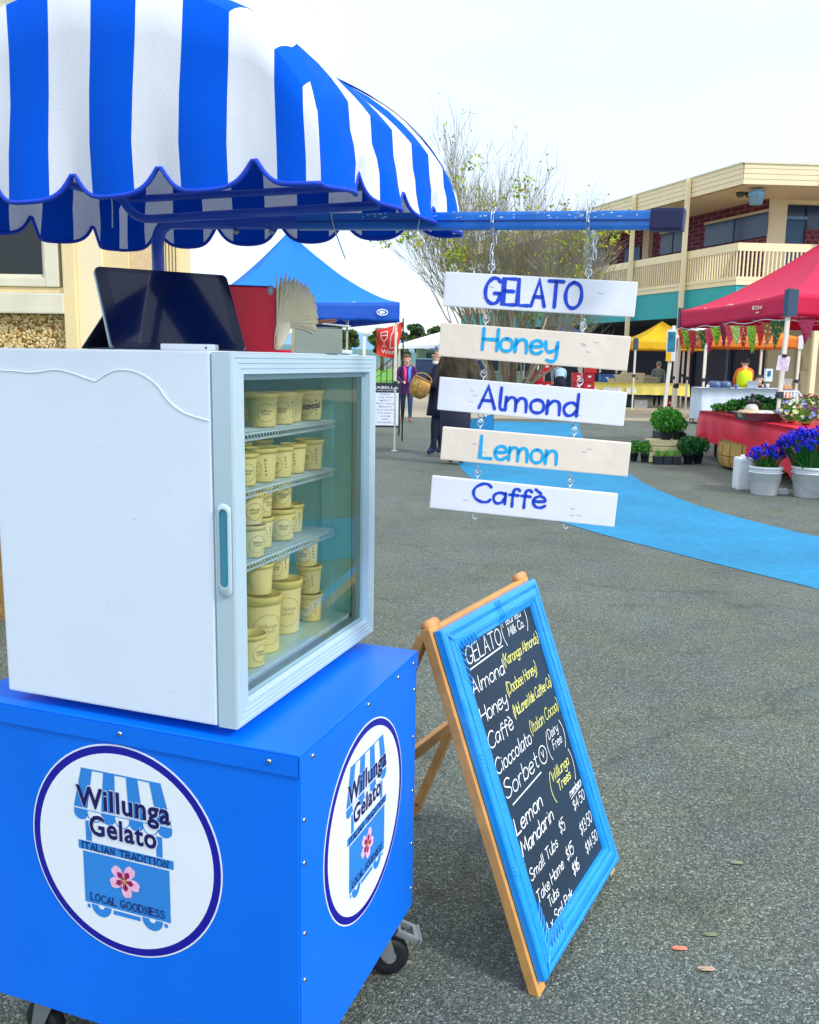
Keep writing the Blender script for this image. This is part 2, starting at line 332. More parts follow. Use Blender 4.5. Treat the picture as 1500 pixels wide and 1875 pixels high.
hi_ = [(6.4, 4.5), (4.9, 6.0), (3.95, 7.5), (3.45, 8.6), (3.15, 9.7), (3.03, 11.0), (3.05, 12.2), (3.25, 15), (3.55, 18.5), (4.3, 23.0), (1.6, 23.1), (1.0, 18.5), (.75, 15.5)]
pts = catmull(low, 4) + catmull(hi_[:10], 4) + hi_[10:]
mb = MB(); mb.add([(x, y, .004) for x, y in pts], [tuple(range(len(pts)))])
struct('painted_path', mb, noisy('path_paint', '#0b7fae', (1.2, 14), .75, .5, 130, .14))
mb = MB(); mb.add([(-14, 24.3, .004), (30, 24.3, .004), (30, 60, .004), (-14, 60, .004)], [(0, 1, 2, 3)])
struct('pavement', mb, noisy('pale_concrete', '#a59c86', (.6, 6), .85, .2, 60, .12))
mb = MB(); mb.bbox(-14, -.25, 24.0, 24.2, 0, .11, .02); struct('kerb', mb, mat('kerb_conc', '#b9ae92', .85, bump=.3))
mb = MB(); mb.add([(-20, 58, .012), (3, 58, .012), (3, 120, .3), (-30, 120, .3)], [(0, 1, 2, 3)])
struct('lawn', mb, noisy('lawn', '#5a981c', (.4, 5), .9, .3, 20, .2))
# loose grit and fallen leaves
rl = [((.73, 2.14), '#f08a72', .032, 'coral red fallen leaf flat on the asphalt by the chalkboard'),
      ((.775, 2.06), '#b9a08c', .034, 'pale tan curled fallen leaf nearest the bottom of the picture'),
      ((1.029, 2.557), '#8f9678', .030, 'olive grey fallen leaf further out on the asphalt'),
      ((.83, 2.20), '#7c8c66', .030, 'dull green fallen leaf just beyond the coral red one')]
for (x, y), cl, r, lb in rl:
    mb = MB(); mb.smooth = True; n = 14; vs = []; r *= .62;
    for k in range(n):
        a = 2 * pi * k / n; q = r * (.55 + .45 * abs(cos(a / 1))) * (1 + .12 * sin(3 * a))
        vs.append((x + q * cos(a), y + .62 * q * sin(a), .004 + .004 * abs(sin(a))))
    vs.append((x, y, .009)); mb.add(vs, [(k, (k + 1) % n, n) for k in range(n)])
    mb.tube([(x - r * 1.3, y, .004), (x, y, .0095), (x + r * .8, y, .007)], .0008, 5)
    o = mb.build('fallen_leaf', mat('leaf_' + cl[1:], cl, .6, var=.2, vs=60)); tag(o, lb, 'leaf', 'fallen leaves on the asphalt')
mb = MB(); 
for i in range(1500):
    y = random.uniform(1.3, 6.5); x = random.uniform(-.9, 3.4) * (y / 4 + .3) ; r = random.uniform(.0012, .0034)
    a = random.uniform(0, pi); c_, s_ = cos(a) * r, sin(a) * r
    mb.mi = random.choice((0, 0, 1)); mb.add([(x + c_, y + s_, .0), (x - s_ * .7, y + c_ * .7, 0), (x - c_, y - s_, 0), (x + s_ * .7, y - c_ * .7, 0), (x, y, r * .9)], [(0, 1, 4), (1, 2, 4), (2, 3, 4), (3, 0, 4)])
mb.build('loose_grit', [mat('grit_pale', '#d5d8cc', .7), mat('grit_dark', '#6b7468', .8)], None, 'pale loose grit scattered over the asphalt', 'stuff')['category'] = 'grit'

# ------------------------------------------------------------------ gelato cart
YAW = .345
D = V((sin(YAW), cos(YAW), 0)); Lf = V((-cos(YAW), sin(YAW), 0)); Z = V((0, 0, 1))
CC = V((-.1875, 1.486, 0)); CL, CW = .752, .622
def cp(u, d, z): return CC + Lf * u + D * d + Z * z
CT = frame(cp(0, 0, 0), -Lf, D)       # local x = towards the camera's right (-u), y = depth, z = up
cblue = mat('cart_blue', '#0070ec', .36, var=.08, vs=3, spec=.3)
cart = thing('gelato_cart', 'blue sheet metal gelato cart on castors with round logos and striped canopy', 'cart', tuple(cp(.37, .31, 0)))
def cbox(mb, u0, u1, d0, d1, z0, z1, b=.0015): mb.bbox(-u1, -u0, d0, d1, z0, z1, b, CT)
mb = MB(); cbox(mb, .002, CL, 0, .004, .166, .826); mb.build('side_panel', cblue, cart)
mb = MB(); cbox(mb, 0, .004, .0045, CW - .004, .166, .826); mb.build('front_panel', cblue, cart)
mb = MB(); cbox(mb, 0, CL, CW - .0035, CW, .166, .826); mb.build('side_panel', cblue, cart)
mb = MB(); cbox(mb, CL - .004, CL + .001, .0045, CW - .004, .166, .826); mb.build('rear_panel', cblue, cart)
mb = MB(); cbox(mb, .005, CL - .005, .005, CW - .005, .166, .176); mb.build('base_panel', mat('dark_steel', '#2b3038', .6), cart)
mb = MB(); cbox(mb, -.003, CL + .003, -.003, CW + .003, .8265, .832, .002)
cbox(mb, 0.001, CL, -.004, -.0005, .790, .8262, .0008); cbox(mb, -.004, -.0005, -.003, CW, .790, .8262, .0008)
mb.build('lid', cblue, cart)
chrome = mat('chrome', '#c9d2da', .22, 1, var=.05)
def screw(p, n):
    mb = MB(); mb.smooth = True; z = V(n); x = z.orthogonal().normalized(); M = Matrix((x, z.cross(x), z)).transposed().to_4x4(); M.translation = V(p)
    mb.lathe([(.0052, 0), (.0048, .0018), (.003, .0032), (0, .0036)], 12, (0, 0, 0), M); mb.mi = 1; mb.smooth = False
    mb.box(-.003, .003, -.0006, .0006, .0034, .0042, M); mb.box(-.0006, .0006, -.003, .003, .0034, .0042, M)
    mb.build('screw', [chrome, mat('screw_slot', '#30343a', .6)], cart)
for u in (.057, .376, .695): screw(cp(u, -.004, .812), -D)
for dd in (.045, .133 + .175, .484, .585): screw(cp(-.004, dd, .812), -Lf)
for z_ in (.616, .475, .38, .25, .7): screw(cp(0, .017, z_), -Lf)
for z_ in (.62, .48, .34, .22, .74): screw(cp(0, CW - .016, z_), -Lf)
screw(cp(.735, 0, .179), -D)
# logo discs
white_v = mat('vinyl_white', '#e6f0fb', .35, var=.03); navy_v = mat('vinyl_navy', '#0a0c9c', .4, var=.05)
blue_v = mat('vinyl_blue', '#2c86dc', .4, var=.05); text_v = mat('vinyl_text', '#0c0a5e', .4, var=.05)
pet1 = mat('petal_pink', '#f3bfe0', .5, var=.2, vs=70); pet2 = mat('petal_core', '#b01272', .5, var=.3, vs=90); pet3 = mat('petal_eye', '#f0b070', .5)
def logo(M, R):
    mb = MB(M); k = 72
    def disc(r, z0, z1, mi):
        mb.mi = mi; mb.add([(r * cos(2 * pi * i / k), r * sin(2 * pi * i / k), z) for z in (z0, z1) for i in range(k)],
                           [tuple(range(k, 2 * k))] + [(i, (i + 1) % k, (i + 1) % k + k, i + k) for i in range(k)])
    disc(R, 0, .0007, 0); disc(R * .985, .0007, .0012, 1); disc(R * .915, .0012, .0017, 0)
    o = mb.build('logo_disc', [white_v, navy_v], cart)
    s = R / .22; z = .0022
    mb = MB(M @ Matrix.Scale(s, 4))
    def poly(p, zz=z): mb.add([(x, y, zz) for x, y in p], [tuple(range(len(p)))])
    tL, tR, bL, bR, ty, by = -.093, .091, -.114, .113, .160, .076
    poly([(tL, ty), (tL, ty - .003), (tR, ty - .003), (tR, ty)])
    for i in (0, 2, 4, 6):
        a, b = i / 7, (i + 1) / 7
        poly([(tL + (tR - tL) * a, ty - .003), (bL + (bR - bL) * a, by), (bL + (bR - bL) * b, by), (tL + (tR - tL) * b, ty - .003)])
    wsc = (bR - bL) / 7
    for i in range(7):
        cx = bL + wsc * (i + .5)
        arc = [(cx + wsc / 2 * cos(pi + pi * j / 12), by - .012 + wsc * .42 * sin(pi + pi * j / 12)) for j in range(13)]
        if i % 2 == 0: poly([(cx - wsc / 2, by - .003), *arc, (cx + wsc / 2, by - .003)])
        else: ribbon(mb, arc, .002, z)
    poly([(bL, by - .003), (bL, by - .0045), (bR, by - .0045), (bR, by - .003)], z + .0001)
    for x0, x1 in ((-.088, -.074), (.076, .090)): poly([(x0, .050), (x0, .008), (x1, .008), (x1, .050)])
    poly([(-.107, .006), (-.107, -.012), (.114, -.012), (.114, .006)])
    poly([(-.097, -.016), (-.097, -.126), (.104, -.126), (.104, -.016)])
    for cx in (-.058, .062):
        ro, ri = .024, .0075
        vs = [(cx + r * cos(pi + pi * j / 16), -.128 + r * sin(pi + pi * j / 16), z) for r in (ro, ri) for j in range(17)]
        mb.add(vs, [(j, j + 1, j + 18, j + 17) for j in range(16)])
    poly([(-.030, -.130), (-.030, -.139), (.034, -.139), (.034, -.130)])
    poly([(-.092, -.130), (-.092, -.138), (-.085, -.138), (-.085, -.130)]); poly([(.089, -.130), (.089, -.138), (.097, -.138), (.097, -.130)])
    mb.build('cart_emblem', blue_v, o)
    Ms = M @ Matrix.Scale(s, 4)
    mo = MB(Ms); font_text(mo, 'Willunga', -.109, .079, .222, .045, .034, .0027, 1.04); font_text(mo, 'Gelato', -.080, .023, .160, .043, .034, .0027, 1.06)
    mo.build('name_outline', white_v, o)
    mb = MB(Ms); font_text(mb, 'Willunga', -.107, .080, .218, .043, .027, .0032, 1.06); mb.build('name_lettering', text_v, o)
    mb = MB(Ms); font_text(mb, 'Gelato', -.078, .024, .156, .041, .027, .0032, 1.08); mb.build('name_lettering', text_v, o); mb = MB(Ms)
    # slab serif lines in small capitals
    def slab(txt, x0, y0, wd, cap):
        st, W = text_strokes(txt, 2.6); sx = wd / W
        for p in st:
            q = [(x0 + a * sx, y0 + b * cap / 10) for a, b in p]; ribbon(mb, q, .0021, .0032)
            for e in (q[0], q[-1]):
                if len(p) < 6: ribbon(mb, [(e[0] - .0022, e[1]), (e[0] + .0022, e[1])], .0015, .0033)
    slab('ITALIAN TRADITION', -.098, -.0105, .200, .0140); mb.build('motto_lettering', text_v, o); mb = MB(Ms); slab('LOCAL GOODNESS', -.082, -.119, .172, .0155)
    mb.build('motto_lettering', text_v, o)
    mb = MB(Ms); mb.mi = 0
    for i in range(5):
        a0 = radians(62 + 72 * i + (4 if i % 2 else -5)); vs = []
        for j in range(18):
            t = 2 * pi * j / 18; r = .0195 + .0175 * cos(t); ww = .0145 * sin(t) * (.55 + .45 * (r / .037)); r += .0025 * (1 if abs(t) < .3 or abs(t - 2 * pi) < .3 else 0) * -1
            vs.append((r * cos(a0) - ww * sin(a0), -.060 + r * sin(a0) + ww * cos(a0), .0026 + .00015 * i))
        mb.add(vs, [tuple(range(18))])
    mb.mi = 1
    for i in range(5):
        a0 = radians(62 + 72 * i)
        for dd in (-.32, -.16, 0, .16, .32): ribbon(mb, [(.002 * cos(a0), -.06 + .002 * sin(a0)), ((.020 - abs(dd) * .012) * cos(a0 + dd), -.060 + (.020 - abs(dd) * .012) * sin(a0 + dd))], .0042 - abs(dd) * .004, .0036)
    mb.mi = 2; ribbon(mb, [(-.0012, -.06), (.0014, -.0605)], .0045, .0041)
    for i in range(11):
        a0 = i * 2 * pi / 11 + .2; ribbon(mb, [(0, -.06), (.011 * cos(a0), -.06 + .011 * sin(a0))], .0007, .0042)
    mb.build('blossom', [pet1, pet2, pet3], o)
logo(frame(cp(.380, -.0004, .566), -Lf, Z), .2205)
logo(frame(cp(-.0004, .312, .555), D, Z), .2140)
random.seed(2); mb = MB()
def scuff(mb, M, x, y, L_, w_, a): mb.add([M @ V((x, y, .0005)), M @ V((x + L_ * cos(a) * .5 - w_ * sin(a), y + L_ * sin(a) * .5 + w_ * cos(a), .0005)), M @ V((x + L_ * cos(a), y + L_ * sin(a), .0005)), M @ V((x + L_ * cos(a) * .5 + w_ * sin(a), y + L_ * sin(a) * .5 - w_ * cos(a), .0005))], [(0, 1, 2, 3)])
ML = frame(cp(0, -.0006, 0), -Lf, Z); MR = frame(cp(-.0006, 0, 0), D, Z); MT = frame(cp(0, 0, .8322), -Lf, D)
for i in range(26):
    scuff(mb, ML, -random.uniform(.02, .72), random.choice([random.uniform(.17, .26), random.uniform(.3, .78)]), random.uniform(.004, .022), random.uniform(.0002, .0005), random.uniform(-.5, .5))
    scuff(mb, MR, random.uniform(.02, .6), random.choice([random.uniform(.17, .24), random.uniform(.3, .78)]), random.uniform(.003, .014), random.uniform(.0002, .0005), random.uniform(-.8, .8))
for i in range(16): scuff(mb, MT, -random.uniform(.005, .12), random.uniform(.01, .6), random.uniform(.004, .02), random.uniform(.0003, .0007), random.uniform(-.4, 2))
mb.build('scuff_marks', mat('scuff_pale', '#3c8fe0', .6), cart, kind='stuff')
# castors
rub = mat('rubber', '#16191f', .55); steel = mat('brushed_steel', '#aeb6ba', .38, 1, var=.15, vs=40); galv = mat('zinc', '#aab3b8', .45, .8, var=.2, vs=30)
def castor(u, d, az):
    T = Matrix.Translation(cp(u, d, 0)) @ Matrix.Rotation(az, 4, 'Z')
    mb = MB(T); mb.bbox(-.05, .05, -.045, .045, .153, .159, .001); mb.smooth = True; mb.lathe([(.032, .135), (.034, .15), (.03, .153)], 20, (0, 0, 0)); mb.smooth = False
    for s in (-1, 1):
        mb.add([(-.028, s * .022, .138), (.03, s * .022, .138), (.052, s * .022, .052), (.036, s * .022, .04), (.018, s * .022, .052),
                (-.028, s * .025, .138), (.03, s * .025, .138), (.052, s * .025, .052), (.036, s * .025, .04), (.018, s * .025, .052)],
               [(0, 1, 2, 3, 4), (9, 8, 7, 6, 5), (0, 5, 6, 1), (1, 6, 7, 2), (2, 7, 8, 3), (3, 8, 9, 4), (4, 9, 5, 0)])
    mb.bbox(-.028, .03, -.024, .024, .134, .139, .001)
    c_ = mb.build('castor', galv, cart)
    W = T @ Matrix.Translation((.036, 0, .05)) @ Matrix.Rotation(pi / 2, 4, 'X')
    mb = MB(W); mb.smooth = True; mb.lathe([(.030, -.016), (.046, -.016), (.05, -.009), (.05, .009), (.046, .016), (.030, .016)], 28); mb.build('tyre', rub, c_)
    mb = MB(W); mb.smooth = True; mb.lathe([(.006, -.02), (.012, -.018), (.028, -.012), (.031, -.014), (.031, .014), (.028, .012), (.012, .018), (.006, .02)], 24)
    mb.build('wheel_hub', mat('castor_grey', '#7d858c', .5), c_)
    mb = MB(T)   # pressed brake pedal with a square opening
    P = T @ Matrix.Translation((.062, 0, .118)) @ Matrix.Rotation(radians(28), 4, 'Y'); mb.T = P
    mb.bbox(-.012, .05, -.030, -.020, -.006, .010); mb.bbox(-.012, .05, .020, .030, -.006, .010); mb.bbox(-.012, .0, -.020, .020, -.004, .008); mb.bbox(.036, .052, -.020, .020, -.004, .009); mb.bbox(.05, .056, -.033, .033, -.009, .012)
    mb.build('brake_pedal', galv, c_)
castor(.075, .555, radians(8)); castor(.64, .075, radians(150)); castor(.08, .10, radians(100)); castor(.66, .54, radians(120))

# ------------------------------------------------------------------ canopy
U0, D0 = -.073, -.070
AW0 = V((-.141, 1.405, 0))
def ap(u, d, z): return AW0 + Lf * u + D * d + Z * z
AL, AWd = .914, .735
SN = [.014, .072] + [.072 + .0855 * i for i in range(1, 10)] + [AL - .014, AL]      # stripe boundaries along the long sides
SN = [.022] + [.072 + .0855 * i for i in range(0, 10)] + [AL - .014, AL]
SR = [.003, .135, .238, .340, .440, .540, .640, .721, .735]
def notches(B): return [(B[i] + B[i + 1]) / 2 for i in range(1, len(B) - 2) if i % 2 == 1]
NN, NR = notches(SN), notches(SR)
def zbot(a, face):
    B = NN if face in (0, 2) else NR
    cz = {0: (0, -.012), 1: (0, .020), 2: (.020, .010), 3: (-.012, .010)}[face]; Lg_ = AL if face in (0, 2) else AWd
    z = 1.776 + cz[0] + (cz[1] - cz[0]) * a / Lg_
    z += sum(.046 * math.exp(-(abs(a - n_) / .024) ** 1.25) for n_ in B)
    return z
PROF = [('s', 0), ('s', .25), ('s', .5), ('s', .75), ('s', 1.0)] + [('r', e_) for e_ in (.016, .022, .032, .048, .07, .10, .14, .19, .24, .30, .3675)]
def SK(x): return 1.886 + .262 * (1 - math.exp(-x / .24))
def roof_z(du, dd): return SK(du) + .042 * (1 - math.exp(-max(0, dd - .012) / .055)) + .026 * (du / .12) * math.exp(1 - du / .12) * math.exp(-(dd / .24) ** 2)
def side_pt(face, a, e, z):
    if face == 0: return ap(a, e, z)
    if face == 1: return ap(e, a, z)
    if face == 2: return ap(a, AWd - e, z)
    return ap(AL - e, a, z)
def wave(face, a, k):        # cloth billow, outward
    n_ = noise.noise(V((a * 6 + face * 9, k * 1.7, 2.3)))
    B = NN if face in (0, 2) else NR
    ph = 0
    per = .171 if face in (0, 2) else .20
    x = (a - B[0]) / per
    amp = (.006 if face in (0, 2) else .017) * (1.1 - k)
    return amp * -cos(2 * pi * x) + .010 * n_ * (1.2 - .5 * k)
blue_c = mat('canopy_blue', '#0058da', .85, var=.07, vs=5, bump=.25, bs=900, spec=.08)
white_c = mat('canopy_white', '#e9eef8', .85, var=.04, vs=5, bump=.25, bs=900, transl=.14, spec=.2)
trim_m = mat('canopy_trim', '#0a42c8', .8, var=.1)
mb = MB(); mb.smooth = True; tr = MB(); tr.smooth = True
for face in range(4):
    B = SN if face in (0, 2) else SR; Lg = AL if face in (0, 2) else AWd
    cols = [0.0]
    for i, b in enumerate(B):
        a0 = cols[-1]; n = max(1, int(round((b - a0) / .0075)))
        cols += [a0 + (b - a0) * (j + 1) / n for j in range(n)]
    grid = []
    for a in cols:
        dist = min(a, Lg - a); zb = zbot(a, face); col = []
        edge = min(1, dist / .05)
        lng = face in (0, 2)
        for (kind_, val) in PROF:
            if kind_ == 's':
                k = val; e = .012 * k ** 1.5; top = roof_z(dist, .012) if lng else roof_z(.012 * 0, .012)
                zz = zb + (top - zb) * k; wv = wave(face, a, k) * edge; sway = .006 * sin(2.4 * k + a * 7 + face) * edge * k
                sh_ = e * max(0, 1 - dist / .25) * (1 if a < Lg / 2 else -1); col.append(side_pt(face, a + sh_ + sway, e - wv, zz)); continue
            sh_ = .012 * max(0, 1 - dist / .25); e = min(val, dist + sh_); aa = a + sh_ * (1 if a < Lg / 2 else -1)
            zz = roof_z(dist, e) if lng else roof_z(e - .012, max(dist, .012))
            e_in = e < dist; wv = wave(face, a, 1) * edge * max(0, 1 - e / .10) * (1 if e_in else 0)
            sag = -.010 * sin(pi * min(1, e / .3675)) * (.5 - .5 * cos(2 * pi * a / .1715)) * (1 if e < dist else 0)
            sway = .006 * sin(2.4 + a * 7 + face) * edge * (1 if e < dist else 0) * max(0, 1 - e / .15)
            col.append(side_pt(face, aa + sway, e - wv, zz + sag))
        grid.append(col)
    m = len(PROF); vs = [p for c_ in grid for p in c_]
    base = len(mb.v); mb.v += [V(p) for p in vs]
    si = 0
    for i in range(len(cols) - 1):
        mid = (cols[i] + cols[i + 1]) / 2; k = 0
        while k < len(B) - 1 and mid > B[k]: k += 1
        mi = 1 if k == 0 or k == len(B) - 1 else (0 if k % 2 == 1 else 1)
        for j in range(m - 1):
            a, b, c_, d_ = base + i * m + j, base + (i + 1) * m + j, base + (i + 1) * m + j + 1, base + i * m + j + 1
            if (mb.v[a] - mb.v[d_]).length < 1e-6 and (mb.v[b] - mb.v[c_]).length < 1e-6: continue
            mb.f.append([a, b, c_, d_]); mb.m.append(mi); mb.sm.append(True)
    tr.tube([g[0] + Z * .002 for g in grid], .0040, 6)
canopy = mb.build('canopy', [blue_c, white_c], cart)
tr.build('canopy_trim', trim_m, canopy)
for (u_, d_, su, sd_) in ((AL, 0, -1, 1), (AL, AWd, -1, -1)):
    mb = MB(); mb.smooth = True; vs = []
    for i in range(26):
        e = .012 + .352 * (i / 25) ** 1.3
        for q in (-1, 0, 1):
            w_ = .0068 * q
            c_ = .011 * max(0, 1 - i / 14); vs.append(ap(u_ + su * (e + c_ - w_ * (1.5 - .8 * min(1, i / 8))), d_ + sd_ * (e + w_ * .7 * min(1, i / 8)), roof_z(e + c_, e) + .003 - .002 * abs(q)))
    mb.add(vs, [(i * 3 + q, i * 3 + q + 1, (i + 1) * 3 + q + 1, (i + 1) * 3 + q) for i in range(25) for q in range(2)]); mb.build('hip_seam', white_c, canopy)
tube_b = mat('tube_blue', '#0d50c8', .35, var=.12, vs=20, coat=.3)
sleeve_b = None
mb = MB(); mb.smooth = True
rb = .009
def arcbend(pts, r=.05, n=6):
    o = [V(pts[0])]
    for a, b, c_ in zip(pts, pts[1:], pts[2:]):
        a, b, c_ = V(a), V(b), V(c_); p = b + (a - b).normalized() * r; q = b + (c_ - b).normalized() * r
        for i in range(n + 1): t = i / n; o.append(p * (1 - t) ** 2 + b * 2 * t * (1 - t) + q * t * t)
    o.append(V(pts[-1])); return o
fz = 1.905
mb.tube(arcbend([ap(.05, .045, fz), ap(.05, AWd - .045, fz), ap(AL - .045, AWd - .045, fz), ap(AL - .045, .045, fz), ap(.05, .045, fz)], .03), rb, 10)
mb.build('canopy_rail', tube_b, cart)
mb = MB(); mb.smooth = True
mb.tube(arcbend([ap(.055, .37, 1.808), ap(.62, .37, 1.80), ap(.70, .37, 2.03)], .06), .009, 10); mb.build('canopy_rail', tube_b, cart)
mb = MB(); mb.smooth = True
for aa in (.06, AL - .06):
    mb.tube([ap(aa, .05, fz), ap(min(max(aa, .34), AL - .34), .3675, 2.10)], .008, 8); mb.tube([ap(aa, AWd - .05, fz), ap(min(max(aa, .34), AL - .34), .3675, 2.10)], .008, 8)
mb.build('canopy_strut', tube_b, cart)
# post and sign arm
PB = V((-.613, 2.225, .832)); A0 = V((-.613, 2.225, 1.833)); A1 = V((.478, 1.703, 1.779))
ad = (A1 - A0).normalized()
def arm(t): return A0 + (A1 - A0) * t
mb = MB(); mb.smooth = True
mb.tube(arcbend([PB, A0, arm(.33)], .055, 10), .0148, 16); mb.smooth = False; mb.smooth = True
mb.lathe([(.045, 0), (.045, .005), (.018, .008), (.017, .06)], 20, tuple(PB)); mb.build('post', tube_b, cart)
sl_ = mat('sleeve_blue', '#1878d8', .38, var=.2, vs=35, coat=.3)
mb = MB(); mb.smooth = False
T = frame(arm(.325), ad, Z.cross(ad).cross(ad) * -1); L_ = (A1 - arm(.325)).length
mb = MB(); mb.beam(arm(.325), A1, .026, .034, bev=.006); mb.build('sign_arm', sl_, cart)
mb = MB(); mb.beam(arm(.33) - V((.002, .014, .001)), arm(.965) - V((.002, .014, .001)), .0035, .0025); mb.build('sign_arm_groove', mat('groove', '#0b3f96', .5), cart)
mb = MB(); mb.beam(arm(.962), arm(1.012), .032, .041, bev=.006); mb.build('sign_arm_cap', mat('cap_navy', '#131c4e', .45, var=.2, vs=40), cart)
mb = MB(); random.seed(5)
for i in range(46):      # chipped paint along the top edge of the arm
    t = random.choice([random.uniform(.46, .52), random.uniform(.60, .95), random.uniform(.84, .92)]); p = arm(t) + Z * random.uniform(.004, .0165) - Z.cross(ad).normalized() * -.0 
    nrm = V((ad.y, -ad.x, 0)).normalized(); q = p + nrm * .0134
    lx = random.uniform(.001, .007); lz = random.uniform(.0006, .0018)
    mb.add([q - ad * lx, q - Z * lz, q + ad * lx * .8 + Z * lz * .3, q + Z * lz], [(0, 1, 2, 3)])
mb.build('paint_chips', mat('primer', '#d5e6ee', .6), cart)
strg = mat('string_white', '#cfe0ea', .8)
def sprig(pts, r=.0016): mb.tube(catmull(pts, 4), r, 6)
mb = MB(); mb.smooth = True
SB = lambda: (mb.build('tie_string', strg, cart), MB())[1]
b0 = ap(.66, .37, 1.86); sprig([tuple(b0 + V((0, -.012, .0))), tuple(b0 + V((.004, -.016, -.03))), tuple(b0 + V((.002, -.014, -.075)))]); sprig([tuple(b0 + V((0, -.012, 0))), tuple(b0 + V((-.014, -.02, -.02))), tuple(b0 + V((-.010, -.02, -.004)))])
mb = SB(); mb.smooth = True; p = arm(.40) + Z * .02; sprig([tuple(p + V((0, 0, .03))), tuple(p + V((.0, -.022, 0))), tuple(p + V((.004, -.02, -.03))), tuple(p + V((.03, -.02, -.10)))], .0013)
mb = SB(); mb.smooth = True; p = arm(.575) + Z * .02; sprig([tuple(p + V((0.01, -.01, .03))), tuple(p + V((-.002, -.024, -.015))), tuple(p + V((-.008, -.02, -.04))), tuple(p + V((-.022, -.02, -.052))), tuple(p + V((-.026, -.02, -.043))), tuple(p + V((-.006, -.02, -.040))), tuple(p + V((.012, -.02, -.05)))], .0013)
mb.build('tie_string', strg, cart)
for t in (.19, .27):
    mb = MB(); mb.smooth = True; p = arm(t) - Z * .014; mb.lathe([(.0035, -.012), (.004, 0)], 8, tuple(p)); mb.lathe([(.007, -.009), (.007, -.004)], 6, tuple(p)); mb.build('wing_nut', steel, cart)

# ------------------------------------------------------------------ display fridge
FC = V((-.3088, 1.5438, 0)); FW, FD = .652, .522; FB, FT = .853, 1.5306
def fp(d, l, z): return FC + D * d + Lf * l + Z * z
FT_ = frame(FC, D, Lf)      # local x = along the door, y = into the fridge, z up
fw_ = mat('fridge_white', '#dbe9f8', .32, var=.035, vs=2.5, coat=.25); fal = mat('fridge_frame', '#c3dbe8', .30, .25, var=.05, vs=3)
liner = mat('fridge_liner', '#9cf0ff', .3, var=.05)
fr = thing('display_fridge', 'white countertop display fridge with glass door full of gelato tubs', 'fridge', tuple(fp(.32, .27, FB)))
def fbox(mb, x0, x1, y0, y1, z0, z1, b=.002): mb.bbox(x0, x1, y0, y1, z0, z1, b, FT_)
mb = MB(); mb.T = I4
fbox(mb, .0, .034, .040, FD, FB, FT, .004); fbox(mb, FW - .034, FW, .040, FD, FB, FT, .004); fbox(mb, .0345, FW - .0345, .040, FD, FT - .034, FT, .003)
fbox(mb, .0345, FW - .0345, .040, FD, FB, FB + .045, .003); fbox(mb, .0345, FW - .0345, FD - .04, FD - .0005, FB + .0455, FT - .0345, .001)
mb.build('cabinet', fw_, fr)
mb = MB(); t_ = .003
fbox(mb, .0345, .0375, .042, FD - .0405, FB + .0455, FT - .0345, .0005); fbox(mb, FW - .0375, FW - .0345, .042, FD - .0405, FB + .0455, FT - .0345, .0005)
fbox(mb, .038, FW - .038, FD - .0435, FD - .0405, FB + .0455, FT - .0345, .0005); fbox(mb, .038, FW - .038, .042, FD - .044, FT - .0375, FT - .0345, .0005)
for k in range(3): fbox(mb, FW - .0415, FW - .038, .09 + k * .12, .12 + k * .12, FB + .05, FT - .04, .001)
fbox(mb, .47, .54, FD - .049, FD - .044, FB + .05, FT - .04, .001)
for k in range(18): fbox(mb, .495, .515, FD - .0505, FD - .0493, FB + .07 + k * .033, FB + .078 + k * .033, .0003)
mb.build('liner', liner, fr)
mb = MB(); fbox(mb, .038, FW - .038, .042, FD - .044, FB + .0455, FB + .0525, .001); mb.build('inner_floor', mat('fridge_floor', '#d2f6fa', .3), fr)
mb = MB(); fbox(mb, -.002, .045, -.0 + .016, .0385, FB + .003, FT - .003, .001) if False else None
# door: mitred ridged frame
x0, x1, z0, z1 = .0, FW, FB - .001, FT - .002
door = MB(FT_)
fwid = .040
steps = [(0, 0), (.003, -.003), (.010, -.003), (.0115, -.0012), (.018, -.0012), (.0195, -.0045), (.026, -.0045), (.0275, -.0025), (.033, -.0025), (.0345, -.006), (.040, -.006), (.0405, .012)]
steps = [(0, .0), (.0015, -.004), (.009, -.004), (.0105, -.0015), (.0125, -.004), (.0185, -.004), (.020, -.0015), (.022, -.004), (.028, -.004), (.0295, -.0015), (.0315, -.004), (.038, -.004), (.0405, .010)]
rings = []
for o_, y in steps: rings.append([(x0 + o_, y, z0 + o_ * .98), (x1 - o_, y, z0 + o_ * .98), (x1 - o_, y, z1 - o_ * .98), (x0 + o_, y, z1 - o_ * .98)])
vs = [v for r in rings for v in r] + [(x0, .036, z0), (x1, .036, z0), (x1, .036, z1), (x0, .036, z1), (x0 + .0405, .036, z0 + .04), (x1 - .0405, .036, z0 + .04), (x1 - .0405, .036, z1 - .04), (x0 + .0405, .036, z1 - .04)]
fs = []; nr = len(rings)
for i in range(nr - 1):
    for k in range(4): fs.append((i * 4 + k, i * 4 + (k + 1) % 4, (i + 1) * 4 + (k + 1) % 4, (i + 1) * 4 + k))
b0 = nr * 4
for k in range(4):
    fs.append((k, b0 + k, b0 + (k + 1) % 4, (k + 1) % 4)); fs.append((b0 + k, b0 + 4 + k, b0 + 4 + (k + 1) % 4, b0 + (k + 1) % 4)); fs.append((b0 + 4 + k, (nr - 1) * 4 + k, (nr - 1) * 4 + (k + 1) % 4, b0 + 4 + (k + 1) % 4))
door.add(vs, fs)
dr = door.build('door', fal, fr)
mb = MB(); fbox(mb, .036, FW - .036, .0365, .0415, FB + .03, FB + .034); fbox(mb, .008, FW - .008, .0362, .0398, FT - .02, FT - .016); fbox(mb, .01, .014, .0362, .0398, FB + .01, FT - .02); fbox(mb, FW - .014, FW - .01, .0362, .0398, FB + .01, FT - .02)
